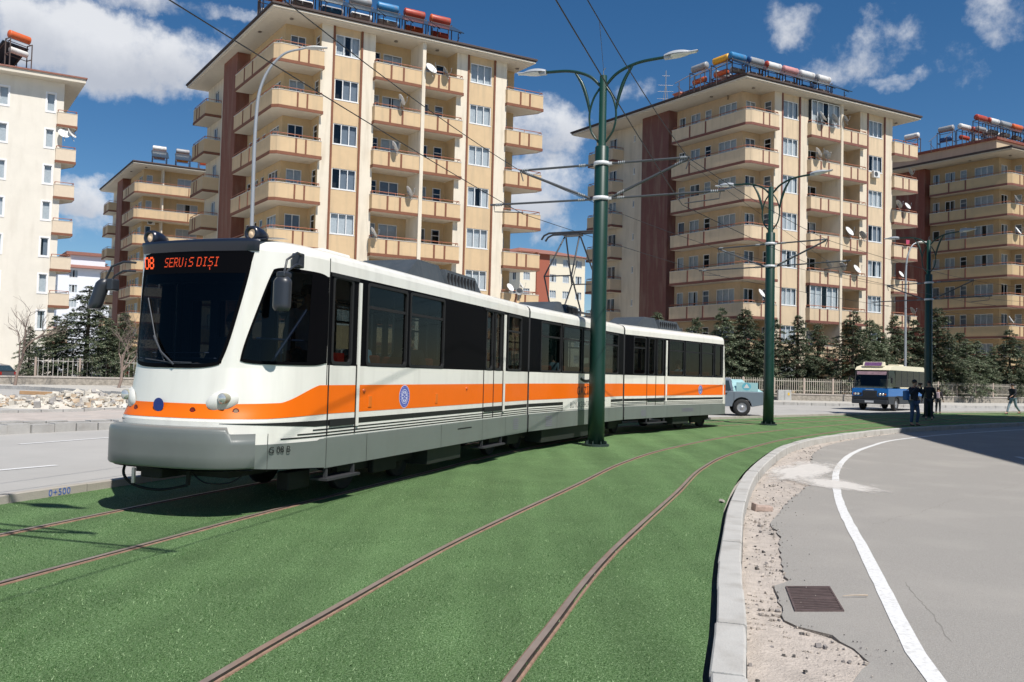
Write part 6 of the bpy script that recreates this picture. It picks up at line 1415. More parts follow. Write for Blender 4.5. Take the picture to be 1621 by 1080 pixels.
DL = [ # building, px, py, radius, yaw, kind, label
 (O1, 683, 108, .48, .2, 'w', 'large white dish on the top right-hand balcony of the yellow block'), (O1, 707, 113, .40, .9, 'g', 'darker dish right of the large white one, top balcony of the yellow block'),
 (O1, 636, 158, .44, 1.35, 'w', 'edge-on dish on the second balcony down of the yellow block'), (O1, 625, 232, .42, 1.35, 'w', 'edge-on dish on the third balcony down of the yellow block'), (O1, 648, 303, .42, 1.35, 'w', 'edge-on dish beside the dividing fin, fourth balcony down, yellow block'), (O1, 592, 368, .42, 1.3, 'w', 'edge-on dish at the left end of a yellow block balcony, just over the tram roof'),
 (O2, 1303, 184, .52, .6, 'w', 'large dish outside the glazed top balcony of the middle block'), (O2, 1322, 188, .5, .9, 'g', 'grey dish beside the larger one at the glazed top balcony'), (O2, 1296, 241, .48, .8, 'w', 'dish on the second balcony down of the middle block'), (O2, 1309, 245, .42, 1.2, 'g', 'grey dish right of another, second balcony down of the middle block'), (O2, 1345, 366, .48, .05, 'w', 'round white dish facing the camera, middle of the middle block'), (O2, 1366, 372, .4, 1.2, 'g', 'grey edge-on dish on the right of the round one'), (O2, 1312, 418, .42, 1.0, 'g', 'grey dish on the fifth balcony down of the middle block'), (O2, 1334, 422, .4, 1.3, 'g', 'thin dark dish next to the dividing fin of the middle block'), (O2, 1357, 426, .45, .1, 'w', 'white dish facing the camera one floor below the round one'), (O2, 1339, 188, .36, .8, 'g', 'small grey dish on the top right loggia of the middle block'), (O2, 1437, 326, .36, 0, 'w', 'round white dish on the right side balcony of the middle block'), (O2, 1423, 323, .42, 1.0, 'g', 'grey dish left of the round one on the right side balcony'), (O2, 1445, 492, .38, .9, 'g', 'grey dish on a low right side balcony of the middle block'), (O2, 1427, 434, .33, .1, 'w', 'small white dish beside the slim lamp'), (O2, 1206, 464, .40, .25, 'w', 'white dish left of the middle mast on a low corner balcony'),
 (O3, 1610, 314, .46, .35, 'w', 'upper white dish of the tan block'), (O3, 1612, 365, .46, .2, 'w', 'middle white dish of the tan block'), (O3, 1601, 506, .46, .35, 'w', 'lowest white dish of the tan block'), (O3, 1442, 272, .36, .8, 'g', 'dish at the roof edge of the tan block'),
 (O1, 808, 455, .36, .25, 'w', 'white dish just above the tram roof by the joint'), (O1, 826, 452, .34, .8, 'w', 'second dish close above the tram roof, beside the loudspeaker')]
for O, px, py, r, yaw, kd, lb in DL: dish(on_front(O, S_, px, py, -.62), r, lb, yaw, kind=kd)
dish(on_front(O5, 1.0, 102, 211, -.32), .46, 'left one of the two dishes on the white block balcony', .1); dish(on_front(O5, 1.0, 114, 211, -.2), .44, 'right, edge-on one of the two dishes on the white block balcony', .9)
q = on_front(O1, S_, 821, 462, -.8); m = MB(); m.lathe([(.05, .3), (.07, .05), (.12, -.05), (.28, -.25), (.30, -.26), (.28, -.24), (.1, -.03), (0, .0)], 20, 0, (0, 0, 0), 'y'); m.cyl((0, 0, 0), (0, 0, -.7), .03, 6)
o = obj('loudspeaker', m, mat('horn_grey', (.25, .25, .25), .5), None, q); o.rotation_euler = (0, 0, .2); tag(o, 'grey horn loudspeaker between two dishes just above the tram roof', 'loudspeaker')
def cloth(P, c, w, label):
    m = MB(); m.grid(lambda u, v: (w*(u-.5), -.04*math.sin(9*u+v), -.4*v*(1+.12*math.sin(5*u))), 10, 6); o = obj('laundry', m, mat('cloth_'+c[0], c[1], .9), None, P); o.rotation_euler = (0, 0, A2); tag(o, label, 'laundry')
cloth(on_front(O2, S_, 1437, 380, -.5), ('pink', (.45, .06, .12)), .5, 'pink cloth hanging over a right side balcony of the middle block')
def aircon(P, label, rot=A2):
    root = thing('air_conditioner', label, 'air conditioner', P, rot, 'air conditioners on the walls'); m = MB(); m.rbox(-.4, -.3, -.3, .4, 0, .3, .02); obj('casing', m, mat('ac_white', (.7, .7, .68), .5), root)
    m = MB(); m.lathe([(0, -.305), (.2, -.306), (.22, -.31), (.24, -.302)], 20, 0, (-.1, 0, 0), 'y'); obj('fan_grille', m, drk, root)
aircon(on_front(O2, S_, 1384, 277, -.05), 'white air conditioner under a right-hand window of the middle block'); aircon(on_front(O4, 1.0, 239, 352, 1.25), 'white air conditioner on the yellow block at the left')
# laundry, antenna mast on roof
root = thing('antenna', 'lattice antenna with cross rods on the left side of the middle block roof', 'antenna', bworld(O2, S_, .4, 8.5, TOP+.3)); m = MB()
m.tube([(0, 0, 0), (0, 0, 3.6)], .04, 6); m.tube([(.35, 0, 0), (.02, 0, 2.2)], .025, 5); m.tube([(-.35, 0, 0), (-.02, 0, 2.2)], .025, 5)
obj('pole', m, galv, root); m = MB()
for z, w in ((3.1, .35), (2.2, .7), (1.6, .75), (.9, .8)): m.tube([(-w, 0, z), (w, 0, z)], .02, 5)
obj('rods', m, galv, root)
# ================================================================== people
skin = mat('skin', (.42, .24, .16), .55); hairm = mat('hair_black', (.012, .01, .009), .6); shoe = mat('shoe_black', (.015, .014, .013), .5)
def skinned(name, J, E, m, parent, root='pelvis', sub=2):
    names = list(J); me = bpy.data.meshes.new(name); me.from_pydata([J[n][0] for n in names], [(names.index(a), names.index(b)) for a, b in E], []); me.materials.append(m)
    o = bpy.data.objects.new(name, me); COL.objects.link(o); o.parent = parent
    md = o.modifiers.new('skin', 'SKIN'); md.use_smooth_shade = True
    for i, n in enumerate(names):
        r = J[n][1]; r = r if isinstance(r, tuple) else (r, r); me.skin_vertices[0].data[i].radius = r; me.skin_vertices[0].data[i].use_root = (n == (root if root in J else names[0]))
    sb = o.modifiers.new('sub', 'SUBSURF'); sb.levels = sub; sb.render_levels = sub; return o
def person(label, P, rz, joints, top, trousers, hair=hairm, group=None, sc=1.0, seated=False, bag=None):
    # joints: dict with el_l, ha_l, el_r, ha_r, kn_l, an_l, kn_r, an_r (x right, y forward = -Y in local, z up), hip height
    g = joints; H = g.get('hip', .95); root = thing('person', label, 'person', P, rz, group, sc)
    F = lambda v: Vector((v[0], -v[1], v[2]))
    lean = g.get('lean', 0.0); pel = Vector((0, 0, H)); sp = Vector((0, lean*.5, H+.27)); ch = Vector((0, lean, H+.47)); nk = Vector((0, lean*1.1, H+.60)); hd = Vector((g.get('hx', 0), lean*1.1+.02+g.get('hy', 0), H+.66+.06)); ht = hd+Vector((0, .0, .11))
    sh = {s: Vector((.185*s, lean, H+.50)) for s in (-1, 1)}; hp = {s: Vector((.095*s, 0, H-.04)) for s in (-1, 1)}
    V = lambda k: Vector(g[k])
    J = {'pelvis': (pel, (.14, .11)), 'spine': (sp, (.13, .10)), 'chest': (ch, (.155, .11)), 'neck': (nk, .058), 'jaw': (hd+Vector((0, .025, -.04)), (.062, .07)), 'head': (hd+Vector((0, 0, .03)), (.078, .092)), 'crown': (ht, (.06, .07))}
    E = [('pelvis', 'spine'), ('spine', 'chest'), ('chest', 'neck'), ('neck', 'jaw'), ('jaw', 'head'), ('head', 'crown')]
    for s, c in ((-1, 'l'), (1, 'r')):
        J['sh'+c] = (sh[s], .062); J['el'+c] = (V('el_'+c), .043); J['wr'+c] = (V('ha_'+c), .028)
        J['hip'+c] = (hp[s], .088); J['kn'+c] = (V('kn_'+c), .056); J['an'+c] = (V('an_'+c), .04); J['toe'+c] = (V('an_'+c)+Vector((.01*s, .17, -.045)), .032)
        E += [('chest', 'sh'+c), ('sh'+c, 'el'+c), ('el'+c, 'wr'+c), ('pelvis', 'hip'+c), ('hip'+c, 'kn'+c), ('kn'+c, 'an'+c), ('an'+c, 'toe'+c)]
        d = (V('ha_'+c)-V('el_'+c)).normalized(); side = d.cross(Vector((0, 0, 1))); side = side.normalized() if side.length > .2 else Vector((1, 0, 0)); w = V('ha_'+c)
        J['palm'+c] = (w+d*.06, (.030, .018)); E.append(('wr'+c, 'palm'+c))
        for f, (o, l) in enumerate(((-.028, .06), (-.01, .072), (.01, .068), (.027, .055))):
            a = w+d*.09+side*o; J[f'f{f}{c}'] = (a, .009); J[f'g{f}{c}'] = (a+d*l*.5+Vector((0, 0, -.008)), .008); J[f'h{f}{c}'] = (a+d*l*.85+Vector((0, .01, -.022)), .007); E += [('palm'+c, f'f{f}{c}'), (f'f{f}{c}', f'g{f}{c}'), (f'g{f}{c}', f'h{f}{c}')]
        a = w+d*.04-side*.03*s; J['t1'+c] = (a, .01); J['t2'+c] = (a+d*.04-side*.02*s, .009); E += [('wr'+c, 't1'+c), ('t1'+c, 't2'+c)]
    conv = lambda J: {k: (F(v[0]), v[1]) for k, v in J.items()}
    skinned('body', conv(J), E, skin, root)
    Jt = {k: J[k] for k in ('spine', 'chest', 'shl', 'ell', 'shr', 'elr')}; Jt['pelvis'] = (pel+Vector((0, 0, -.03)), (.16, .13)); Jt['spine'] = (sp, (.158, .13)); Jt['chest'] = (ch, (.18, .135)); Jt['col'] = (nk+Vector((0, 0, -.035)), .075)
    for s, c in ((-1, 'l'), (1, 'r')): Jt['sh'+c] = (sh[s], .082); Jt['el'+c] = (V('el_'+c), .060); Jt['cuff'+c] = (V('ha_'+c)+(V('el_'+c)-V('ha_'+c))*.08, .043)
    skinned('jacket', conv(Jt), [('pelvis', 'spine'), ('spine', 'chest'), ('chest', 'col'), ('chest', 'shl'), ('shl', 'ell'), ('ell', 'cuffl'), ('chest', 'shr'), ('shr', 'elr'), ('elr', 'cuffr')], top, root)
    Jl = {'pelvis': (pel+Vector((0, 0, .0)), (.15, .12))}; El = []
    for s, c in ((-1, 'l'), (1, 'r')): Jl['hip'+c] = (hp[s], .102); Jl['kn'+c] = (V('kn_'+c), .072); Jl['an'+c] = (V('an_'+c)+Vector((0, 0, .03)), .056); El += [('pelvis', 'hip'+c), ('hip'+c, 'kn'+c), ('kn'+c, 'an'+c)]
    skinned('trousers', conv(Jl), El, trousers, root)
    for c in 'lr':
        a = V('an_'+c); skinned('shoe', conv({'heel': (a+Vector((0, -.04, -.045)), (.05, .045)), 'mid': (a+Vector((0, .06, -.05)), (.05, .042)), 'tip': (a+Vector((0, .18, -.06)), (.045, .03))}), [('heel', 'mid'), ('mid', 'tip')], shoe, root, 'mid')
    m = MB(); c = F(hd+Vector((0, -.018, .065))); m.sphere(c, .105, 10, 0, (.92, 1.02, .95)); hh = obj('hair', m, hair, root)
    # face
    f = MB(); fc = F(hd+Vector((0, .085, .02)))
    for s in (-1, 1): f.sphere((fc.x+s*.032, fc.y-.0, fc.z+.02), .013, 6)
    obj('eyes', f, hairm, root)
    f = MB(); f.sphere((fc.x, fc.y-.025, fc.z-.008), .016, 6, 0, (.8, 1, 1.5)); f.box(fc.x-.025, fc.y-.012, fc.z-.052, fc.x+.025, fc.y+.01, fc.z-.044)
    for s in (-1, 1): f.sphere((fc.x+s*.085, fc.y+.085, fc.z), .022, 6, 0, (.4, .8, 1.2))
    obj('face', f, mat('skin_face', (.36, .19, .13), .6), root)
    return root
jk = lambda n, c: mat(n, c, .85, var=.15, vscale=9, bump=.3, bscale=30)
def hd_to(x, y): return math.atan2(0-x, 0-y)
STAND = dict(el_l=(-.26, -.02, 1.17), ha_l=(-.29, .08, .93), el_r=(.26, -.02, 1.17), ha_r=(.29, .08, .93), kn_l=(-.11, .02, .50), an_l=(-.12, -.02, .08), kn_r=(.11, .03, .5), an_r=(.13, 0, .08))
PHOTO = dict(STAND, el_l=(-.27, .14, 1.25), ha_l=(-.07, .27, 1.56), el_r=(.27, .14, 1.27), ha_r=(.07, .27, 1.56), kn_r=(.13, .08, .5), an_r=(.17, -.05, .08))
q = G(1447, 674); r1 = person('person in dark jacket and jeans holding a camera to the face on the turf', (q.x, q.y, 0), .25, PHOTO, jk('jacket_navy', (.018, .022, .035)), jk('jeans', (.05, .085, .16)), sc=1.0)
cm = thing('camera_body', 'black camera held up by the person in jeans', 'camera', (q.x, q.y, 0), .25); m = MB(); m.rbox(-.07, -.32, 1.61, .07, -.26, 1.70, .01); obj('body', m, mat('camera_black', (.01, .01, .01), .4), cm); m = MB(); m.cyl((0, -.32, 1.655), (0, -.41, 1.655), .036, 14); obj('lens', m, mat('camera_black', (.01, .01, .01)), cm)
bg_ = thing('shoulder_bag', 'blue and black bag on the shoulder of the person with the camera', 'bag', (q.x, q.y, 0), .25); m = MB(); m.rbox(-.42, -.06, 1.0, -.24, .16, 1.38, .04); obj('pouch', m, mat('bag_blue', (.02, .10, .28), .7), bg_); m = MB(); m.tube(bez([(-.33, .05, 1.36), (-.2, .0, 1.52), (-.1, .13, 1.5)]), .015, 6); obj('strap', m, mat('camera_black', (.01, .01, .01)), bg_)
q = G(1469, 664); person('person in dark clothes mostly hidden by the dark green mast', (q.x+.05, q.y, 0), -.6, STAND, jk('jacket_black', (.015, .015, .016)), jk('trousers_dark', (.03, .03, .035)))
q = G(1485, 655); person('small person in a dark coat with a pale backpack, right of the dark mast', (q.x, q.y, 0), 2.4, STAND, jk('coat_dark', (.02, .018, .022)), jk('trousers_dark', (.03, .03, .035)), sc=.82)
bp_ = thing('backpack', 'pale pink backpack on the small person', 'backpack', (q.x, q.y, 0), 2.4, None, .82); m = MB(); m.rbox(-.15, .12, 1.05, .15, .30, 1.48, .05); obj('pouch', m, mat('pack_pink', (.50, .38, .40), .8), bp_)
WALK = dict(STAND, el_l=(-.27, -.12, 1.2), ha_l=(-.28, .02, .98), el_r=(.25, .12, 1.2), ha_r=(.2, .3, 1.1), kn_l=(-.10, .22, .52), an_l=(-.10, .36, .10), kn_r=(.10, -.08, .52), an_r=(.10, -.40, .16), lean=.05)
q = G(1604, 656.5); person('person striding left near the right edge in dark jacket and pale trousers', (q.x, q.y, 0), -1.25, WALK, jk('jacket_black2', (.014, .015, .02)), jk('trousers_pale', (.20, .26, .30)))
sb_ = thing('sling_bag', 'black sling bag at the hip of the striding person', 'bag', (q.x, q.y, 0), -1.25); m = MB(); m.rbox(-.38, -.02, .82, -.27, .26, 1.08, .03); obj('pouch', m, mat('camera_black', (.01, .01, .01)), sb_)
# tram passengers
SIT = dict(hip=.0, el_l=(-.26, .08, .24), ha_l=(-.16, .32, .12), el_r=(.26, .08, .24), ha_r=(.16, .32, .12), kn_l=(-.11, .45, .0), an_l=(-.11, .47, -.38), kn_r=(.11, .45, .0), an_r=(.11, .47, -.38))
def at_tram(sec, s, t, z): v = smap(sec)(Vector((s, t, z))); return (v.x+TB.x, v.y+TB.y, z)
def hdg(sec): u = SECS[sec][1]; return math.atan2(u.y, u.x)
PS = [(0, 2.85, .36, 1.42, 'dark-haired passenger in a dark jacket looking out of the second tram window', jk('jacket_black', (.015, .015, .016)), .3), (0, 1.55, .5, 1.38, 'passenger in a light blue top bending forward at the first tram window', jk('top_blue', (.22, .42, .55)), -.2), (0, 6.75, .5, 1.42, 'passenger in green at the narrow window before the first tram joint', jk('top_green', (.05, .14, .10)), .25),
 (1, 2.4, .5, 1.38, 'passenger in pale blue at the middle section window left of the mast', jk('top_pale', (.3, .42, .5)), 0), (1, 2.95, .8, 1.42, 'second passenger beside the one in pale blue, middle tram section', jk('jacket_black', (.015, .015, .016)), .3), (1, 5.3, .5, 1.42, 'passenger in dark teal right of the mast, middle tram section', jk('top_teal', (.03, .10, .13)), .2), (2, 4.3, .5, 1.36, 'passenger at the rear section windows of the tram', jk('top_pale', (.3, .42, .5)), 0)]
for sec, s, t, z, lb, tp, yw in PS: person(lb, at_tram(sec, s, t, z), hdg(sec)-math.pi/2+math.pi+yw-math.pi, SIT, tp, jk('trousers_dark', (.03, .03, .035)), group='passengers in the tram')
SD_ = dict(STAND, el_r=(.28, .1, 1.2), ha_r=(.2, .25, 1.45)); person('standing passenger in a grey shirt behind the front tram door glass', at_tram(0, .38, .55, .9), hdg(0)-.6, SD_, jk('shirt_grey', (.38, .40, .42)), jk('trousers_dark', (.03, .03, .035)), group='passengers in the tram')
SDR = dict(SIT, el_l=(-.24, .22, .22), ha_l=(-.18, .42, .22), el_r=(.24, .22, .22), ha_r=(.18, .42, .22)); person('tram driver in a dark jacket sitting behind the windscreen', at_tram(0, -.28, 1.15, 1.45), hdg(0)-math.pi/2, SDR, jk('jacket_navy', (.018, .022, .035)), jk('trousers_dark', (.03, .03, .035)))
# ================================================================== vehicles
tyre = mat('tyre', (.02, .02, .02), .85); rim = mat('rim_steel', (.40, .40, .41), .4, metal=.6); vgl = glass('car_glass', (.30, .34, .34), .75); blkp = mat('plastic_black', (.02, .02, .022), .6); chrome = mat('chrome', (.6, .6, .6), .2, metal=.9)
def wheel(parent, x, y, r, w=.22, steelw=False):
    m = MB(); sg = 1 if y > 0 else -1
    m.lathe([(r*.6, y-w/2), (r*.92, y-w/2), (r, y-w/2+.03), (r, y+w/2-.03), (r*.92, y+w/2), (r*.6, y+w/2)], 24, 0, (x, 0, r), 'y'); o = obj('wheel', m, tyre, parent)
    m = MB(); yo = y+sg*w*.38; m.lathe([(0, yo+sg*.03), (r*.12, yo+sg*.03), (r*.2, yo-sg*.02), (r*.5, yo-sg*.01), (r*.62, yo+sg*.02), (r*.62, yo-sg*.1)], 20, 0, (x, 0, r), 'y'); obj('rim', m, rim, o)
def loft(mb, secs, m=0, smooth=False):       # secs: list of (x, [(y,z)...]) closed rings
    n = len(secs[0][1]); vs = [(x, y, z) for x, r in secs for y, z in r]
    mb.add(vs, [(i*n+j, i*n+(j+1) % n, (i+1)*n+(j+1) % n, (i+1)*n+j) for i in range(len(secs)-1) for j in range(n)], m, smooth)
    mb.add(vs[:n], [tuple(range(n))[::-1]], m); mb.add(vs[-n:], [tuple(range(n))], m)
def shell(mb, prof, hw, tum=0, zt=0, m=0):   # side profile (x,z) extruded across, narrowing above zt
    n = len(prof); f = lambda z: hw-(max(0, z-zt)*tum); vs = [(x, -f(z), z) for x, z in prof]+[(x, f(z), z) for x, z in prof]
    mb.add(vs, [(i, (i+1) % n, n+(i+1) % n, n+i)[::-1] for i in range(n)]+[tuple(range(n)), tuple(range(n, 2*n))[::-1]], m)
def arch_profile(pts, wheels, r, zb):         # bottom edge with wheel arches; wheels x ascending
    out = list(pts)
    for x in sorted(wheels): out += [(x+r*math.cos(a), zb+r*math.sin(a)*1.0) for a in [math.pi-k*math.pi/10 for k in range(11)]]
    return out
def vlink(name, m, mt, p): 
    o = obj(name, m, mt, p); b = o.modifiers.new('bev', 'BEVEL'); b.width = .02; b.segments = 2; b.limit_method = 'ANGLE'; b.angle_limit = R_(35); return o
# --- minibus (front at +x)
bq = G(1398, 651); bh = math.atan2(-.72, -.69)
bus = thing('minibus', 'blue and cream minibus with black grille and roof sign behind the dark mast', 'minibus', (bq.x-.45+.5*6.3*.69, bq.y+.6+.5*6.3*.72, 0), bh)
bblue = mat('bus_blue', (.005, .13, .42), .35, coat=.3); bcr = mat('bus_cream', (.72, .66, .48), .4, coat=.2); bdk = mat('bus_dark', (.03, .033, .04), .5)
prof = arch_profile([(-3.3, .42), ], [], 0, 0)
wh = [-1.75, 1.95]
m = MB(); p = [(3.35, .95), (3.25, 1.35), (-3.3, 1.35), (-3.3, .86)]; shell(m, [(3.37, .86), (3.33, 1.33), (-3.3, 1.33), (-3.3, .86)][::-1], 1.06); vlink('body_blue', m, bblue, bus)
m = MB(); b = arch_profile([], wh, .48, .40); shell(m, ([(-3.3, .40)]+b+[(3.30, .40), (3.37, .855), (-3.3, .855)]), 1.07); vlink('body_lower', m, bdk, bus)
m = MB(); m.box(-3.3, -1.055, 1.331, 1.3, 1.055, 1.42); shell(m, [(3.02, 2.42), (2.8, 2.62), (2.2, 2.72), (-3.1, 2.72), (-3.3, 2.6), (-3.3, 2.42)], 1.03, .12, 2.42)
m.box(-3.28, -1.04, 1.42, -3.1, 1.04, 2.42)
vlink('body_cream', m, bcr, bus)
m = MB(); m.box(-3.18, -1.03, 1.42, 2.1, 1.03, 2.42); vlink('cabin_glass', m, mat('bus_window', (.010, .014, .015), .15, spec=.12), bus)
m = MB(); m.add([(3.31, -.96, 1.40), (3.31, .96, 1.40), (3.03, .93, 2.36), (3.03, -.93, 2.36)], [(0, 1, 2, 3)]); m.add([(2.1, -1.035, 1.42), (3.28, -1.0, 1.42), (3.02, -.97, 2.4), (2.1, -1.0, 2.4)], [(0, 1, 2, 3)]); m.add([(2.1, 1.035, 1.42), (3.28, 1.0, 1.42), (3.02, .97, 2.4), (2.1, 1.0, 2.4)], [(3, 2, 1, 0)])
obj('windscreen', m, vgl, bus)
m = MB(); m.add([(3.325, -.9, 2.16+.02), (3.325, .9, 2.18), (3.05, .9, 2.36), (3.05, -.9, 2.36)], [(0, 1, 2, 3)]); 
m = MB(); m.box(3.085, -.86, 2.14, 3.10, .86, 2.34); o = obj('sun_strip', m, mat('strip_pink', (.55, .35, .38), .6, var=.3, vscale=4), bus)
for y in (-.95, .95): m = MB(); m.tube([(3.32, y, 1.36), (3.05, y*.97, 2.42)], .035, 6); obj('pillar', m, blkp, bus)
m = MB(); m.rbox(2.3, -.95, 1.34, 3.25, .95, 1.46, .02); m.rbox(2.0, .2, .9, 2.3, .8, 1.9, .05); obj('dashboard', m, mat('dash_pale', (.32, .32, .26), .8, var=.4, vscale=5), bus)
m = MB(); shell(m, [(2.55, 2.70), (2.9, 2.66), (2.75, 2.92), (2.6, 2.92)], .62); sg_ = vlink('roof_sign', m, bcr, bus); m = MB(); m.add([(2.91, -.5, 2.68), (2.91, .5, 2.68), (2.78, .5, 2.90), (2.78, -.5, 2.90)], [(0, 1, 2, 3)]); obj('sign_face', m, mat('sign_violet', (.14, .06, .16), .6, var=.5, vscale=6), sg_)
m = MB(); m.rbox(-1.4, -.35, 2.70, -.6, .35, 2.84, .04); obj('roof_vent', m, bcr, bus)
m = MB(); m.rbox(3.35, -.42, .80, 3.40, .42, 1.20, .015); g = obj('grille', m, blkp, bus); m = MB()
for k in range(5): m.box(3.401, -.38, .84+k*.07, 3.41, .38, .855+k*.07)
obj('grille_bars', m, mat('grille_bar', (.08, .08, .08), .4), g)
m = MB(); m.box(3.36, -.25, 1.23, 3.375, .25, 1.27); obj('badge', m, chrome, bus)
for s in (-1, 1):
    m = MB(); m.rbox(3.35, s*.72-.24, .90, 3.39, s*.72+.24, 1.06, .015); h = obj('headlight', m, blkp, bus); m = MB()
    for dy in (-.12, .05): m.lathe([(0, .045), (.055, .04), (.07, .02)], 14, 0, (3.37, s*.72+dy, .98), 'x')
    obj('lens', m, mat('lens_bright', (.8, .8, .75), .1, metal=.5), h); m = MB(); m.lathe([(0, .045), (.05, .03)], 12, 0, (3.37, s*.72+s*.19, .98), 'x'); obj('indicator', m, mat('lens_orange', (.6, .15, .02), .3), h)
m = MB(); m.rbox(3.34, -1.04, .42, 3.46, 1.04, .66, .03); obj('bumper', m, bdk, bus); m = MB(); m.box(3.461, -.26, .48, 3.468, .26, .60); obj('number_plate', m, mat('plate_white', (.6, .6, .6), .5), bus)
for x in wh:
    for y in (-.93, .93): wheel(bus, x, y, .40)
for s in (-1, 1): m = MB(); m.tube([(3.1, s*1.0, 2.0), (3.3, s*1.2, 2.05), (3.3, s*1.22, 1.95)], .015, 6); m.rbox(3.25, s*1.22-.06, 1.65, 3.31, s*1.22+.06, 1.98, .02); obj('mirror', m, blkp, bus)
m = MB()
for x in (-2.2, -1.1, 0, 1.02): m.box(x, -1.036, 1.42, x+.05, 1.036, 2.4)
obj('window_post', m, blkp, bus)
# --- pickup (rear at -x), heading away to the left
sil = mat('pickup_silver', (.22, .255, .30), .35, metal=.45, coat=.3)
pq = G(1178, 658.5); pk = thing('pickup_truck', 'silver-blue double cab pickup showing its cargo bed and rear wheel behind the tram', 'pickup', (pq.x-1.35, pq.y+.9, 0), math.pi-.16)
# local: front +x, rear axle x=-1.35
wh = [-1.35, 1.65]
m = MB(); b = arch_profile([(-2.45, .55), ], wh, .43, .42); shell(m, b+[(2.3, .42), (2.45, .8), (2.35, 1.02), (1.35, 1.12), (-2.45, 1.10)], .87); vlink('body', m, sil, pk)
m = MB(); shell(m, [(1.35, 1.12), (.75, 1.66), (.5, 1.72), (-.85, 1.72), (-.98, 1.12)], .86, .18, 1.1); cb_ = vlink('cab', m, sil, pk)
m = MB()
for s in (-1, 1):
    for (xs) in (((-.86, 1.16), (-.16, 1.16), (-.16, 1.60), (-.76, 1.60)), ((-.06, 1.16), (1.08, 1.16), (.66, 1.58), (-.06, 1.60))): m.add([(x, s*(.875-(z-1.1)*.18), z) for x, z in xs], [(0, 1, 2, 3) if s < 0 else (3, 2, 1, 0)])
m.add([(-.985, -.68, 1.2), (-.985, .68, 1.2), (-.90, .62, 1.62), (-.90, -.62, 1.62)], [(0, 1, 2, 3)]); obj('window', m, mat('car_window_dark', (.03, .05, .06), .08, spec=.6), cb_)
m = MB()
for s in (-1, 1):
    for x in (.30, -.62): m.rbox(x-.07, s*.885-.015, .98, x+.07, s*.885+.015, 1.03, .008)
    m.box(-1.0, s*.872-.003, .5, -.985, s*.872+.003, 1.1); m.box(-.12, s*.872-.003, .5, -.105, s*.872+.003, 1.1)
obj('door_handle', m, blkp, pk)
m = MB(); m.box(-2.40, -.80, .72, -1.02, .80, 1.105); obj('cargo_bed', m, blkp, pk)
m = MB(); m.rbox(-2.62, -.8, .50, -2.44, .8, .62, .02); obj('bumper', m, mat('bumper_grey', (.2, .2, .2), .5), pk)
for s in (-1, 1): m = MB(); m.box(-2.46, s*.80-.06, .72, -2.445, s*.80+.06, 1.02); obj('tail_light', m, mat('lens_red2', (.4, .02, .015), .3), pk)
for x in wh:
    for y in (-.78, .78): wheel(pk, x, y, .38)
hd_ = math.pi-.16
cv = thing('cargo_cover', 'light turquoise bulging cover with a round white emblem on the pickup bed', 'cargo cover', (pq.x-1.35, pq.y+.9, 0), hd_)
m = MB(); m.grid(lambda u, v: (-2.3+1.5*v, -.80+1.6*u, 1.11+.55*(math.sin(math.pi*min(max(u, .0), 1))**.35)*(min(1, (v*1.5)**.8) if v < .55 else 1-.12*(v-.55)*0)), 16, 12); m.add([(-.80, -.8, 1.11), (-.80, .8, 1.11), (-.80, .7, 1.6), (-.80, -.7, 1.6)], [(0, 1, 2, 3)])
obj('sheet', m, mat('cover_turquoise', (.30, .50, .52), .7, var=.08, bump=.2, bscale=4), cv)
m = MB(); n = 20; m.add([(-1.55+.20*math.cos(6.283*k/n), .815, 1.34+.17*math.sin(6.283*k/n)) for k in range(n)], [tuple(range(n))]); e_ = obj('emblem', m, mat('emblem_teal', (.12, .4, .5), .6), cv)
m = MB(); m.add([(-1.68, .82, 1.27), (-1.42, .82, 1.27), (-1.55, .82, 1.47)], [(0, 1, 2)]); obj('emblem_mark', m, mat('plate_white', (.7, .7, .7)), e_)
m = MB(); m.box(-2.05, .80, 1.112, -1.1, .812, 1.52); obj('side_panel', m, mat('cover_turquoise', (.28, .52, .54)), cv)
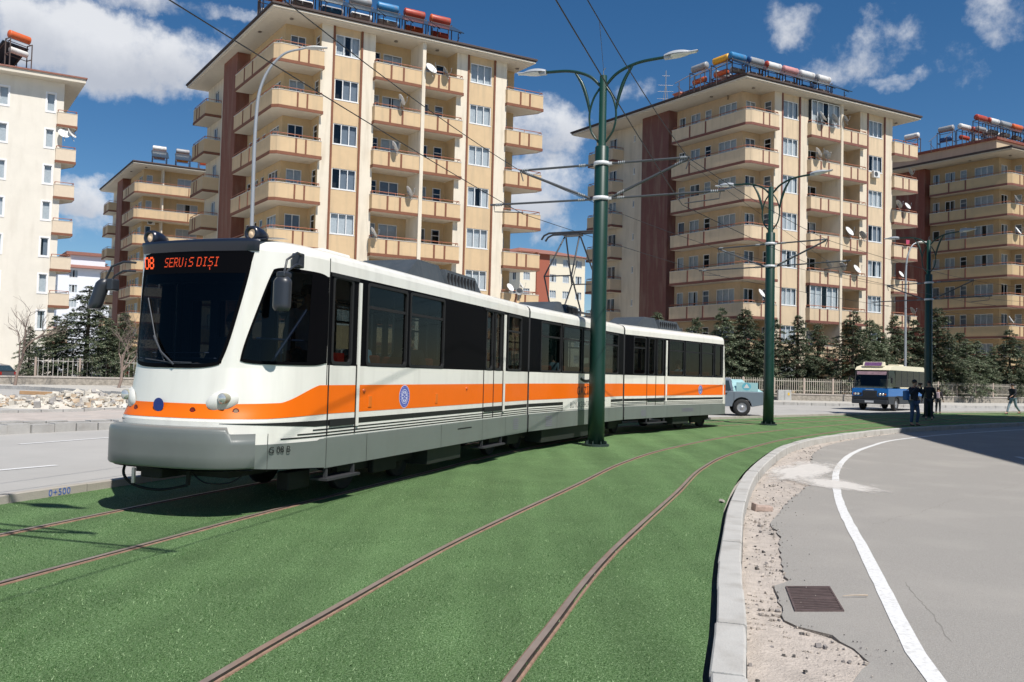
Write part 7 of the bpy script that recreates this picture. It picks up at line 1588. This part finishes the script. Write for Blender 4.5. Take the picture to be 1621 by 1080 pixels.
# --- grey hatchback at left edge
cq = G(2, 611); car = thing('hatchback', 'grey hatchback cut by the left edge, parked in front of the stone wall', 'car', (cq.x-1.45, cq.y+.1, .0), math.pi-.1+math.pi*0)
wh = [-1.25, 1.3]; gcar = mat('car_grey', (.16, .165, .18), .35, metal=.5, coat=.3)
m = MB(); b = arch_profile([(-1.95, .4)], wh, .36, .34); shell(m, b+[(1.95, .34), (2.05, .6), (1.95, .82), (1.2, .95), (-1.85, .98), (-2.0, .6)], .84); vlink('body', m, gcar, car)
m = MB(); shell(m, [(1.25, .95), (.5, 1.42), (-.9, 1.50), (-1.5, 1.38), (-1.88, .98)], .83, .25, .95); cb_ = vlink('cab', m, gcar, car); m = MB()
for s in (-1, 1): m.add([(x, s*(.842-(z-.95)*.25), z) for x, z in ((-1.5, 1.0), (.95, 1.0), (.42, 1.36), (-.9, 1.42), (-1.35, 1.32))], [(0, 1, 2, 3, 4) if s < 0 else (4, 3, 2, 1, 0)])
m.add([(-1.87, -.7, 1.02), (-1.87, .7, 1.02), (-1.53, .62, 1.36), (-1.53, -.62, 1.36)], [(0, 1, 2, 3)]); obj('window', m, mat('car_window_dark', (.03, .05, .06)), cb_)
for x in wh:
    for y in (-.76, .76): wheel(car, x, y, .31, .18)
for s in (-1, 1): m = MB(); m.box(-1.96, s*.72-.1, .75, -1.9, s*.72+.1, .95); obj('tail_light', m, mat('lens_red2', (.4, .02, .015)), car)
# --- motorbikes by the left fence
def moto(px, lab, c):
    q = AT(px, 596, 60.5); r = thing('motorcycle', lab, 'motorcycle', (q.x, q.y, .12), .7, 'motorcycles parked by the left fence')
    for x in (-.62, .62):
        m = MB(); m.lathe([(.22, -.05), (.29, -.05), (.30, 0), (.29, .05), (.22, .05)], 20, 0, (x, 0, .3), 'y'); w = obj('wheel', m, tyre, r); m = MB(); m.lathe([(0, -.03), (.22, -.01), (.22, .01), (0, .03)], 12, 0, (x, 0, .3), 'y'); obj('rim', m, rim, w)
    m = MB(); m.tube([(.62, 0, .3), (.45, 0, .85), (.40, 0, 1.0)], .03, 6); m.tube([(.4, -.3, 1.0), (.4, .3, 1.0)], .018, 6); m.tube([(-.62, 0, .3), (-.1, 0, .4), (.45, 0, .75), (-.3, 0, .72), (-.1, 0, .4)], .03, 6); m.rbox(-.15, -.12, .28, .2, .12, .6, .04); obj('frame', m, blkp, r)
    m = MB(); m.sphere((.18, 0, .8), .16, 8, 0, (1.4, .75, .8)); m.rbox(.35, -.14, .75, .5, .14, 1.0, .04); obj('tank', m, mat('moto_'+c[0], c[1], .35, coat=.3), r)
    m = MB(); m.rbox(-.65, -.12, .74, 0, .12, .84, .04); obj('seat', m, blkp, r)
moto(176, 'parked motorcycle with a white tank left of the tram front', ('white', (.6, .6, .6))); moto(192, 'parked motorcycle with a red tank left of the tram front', ('red', (.5, .03, .03)))
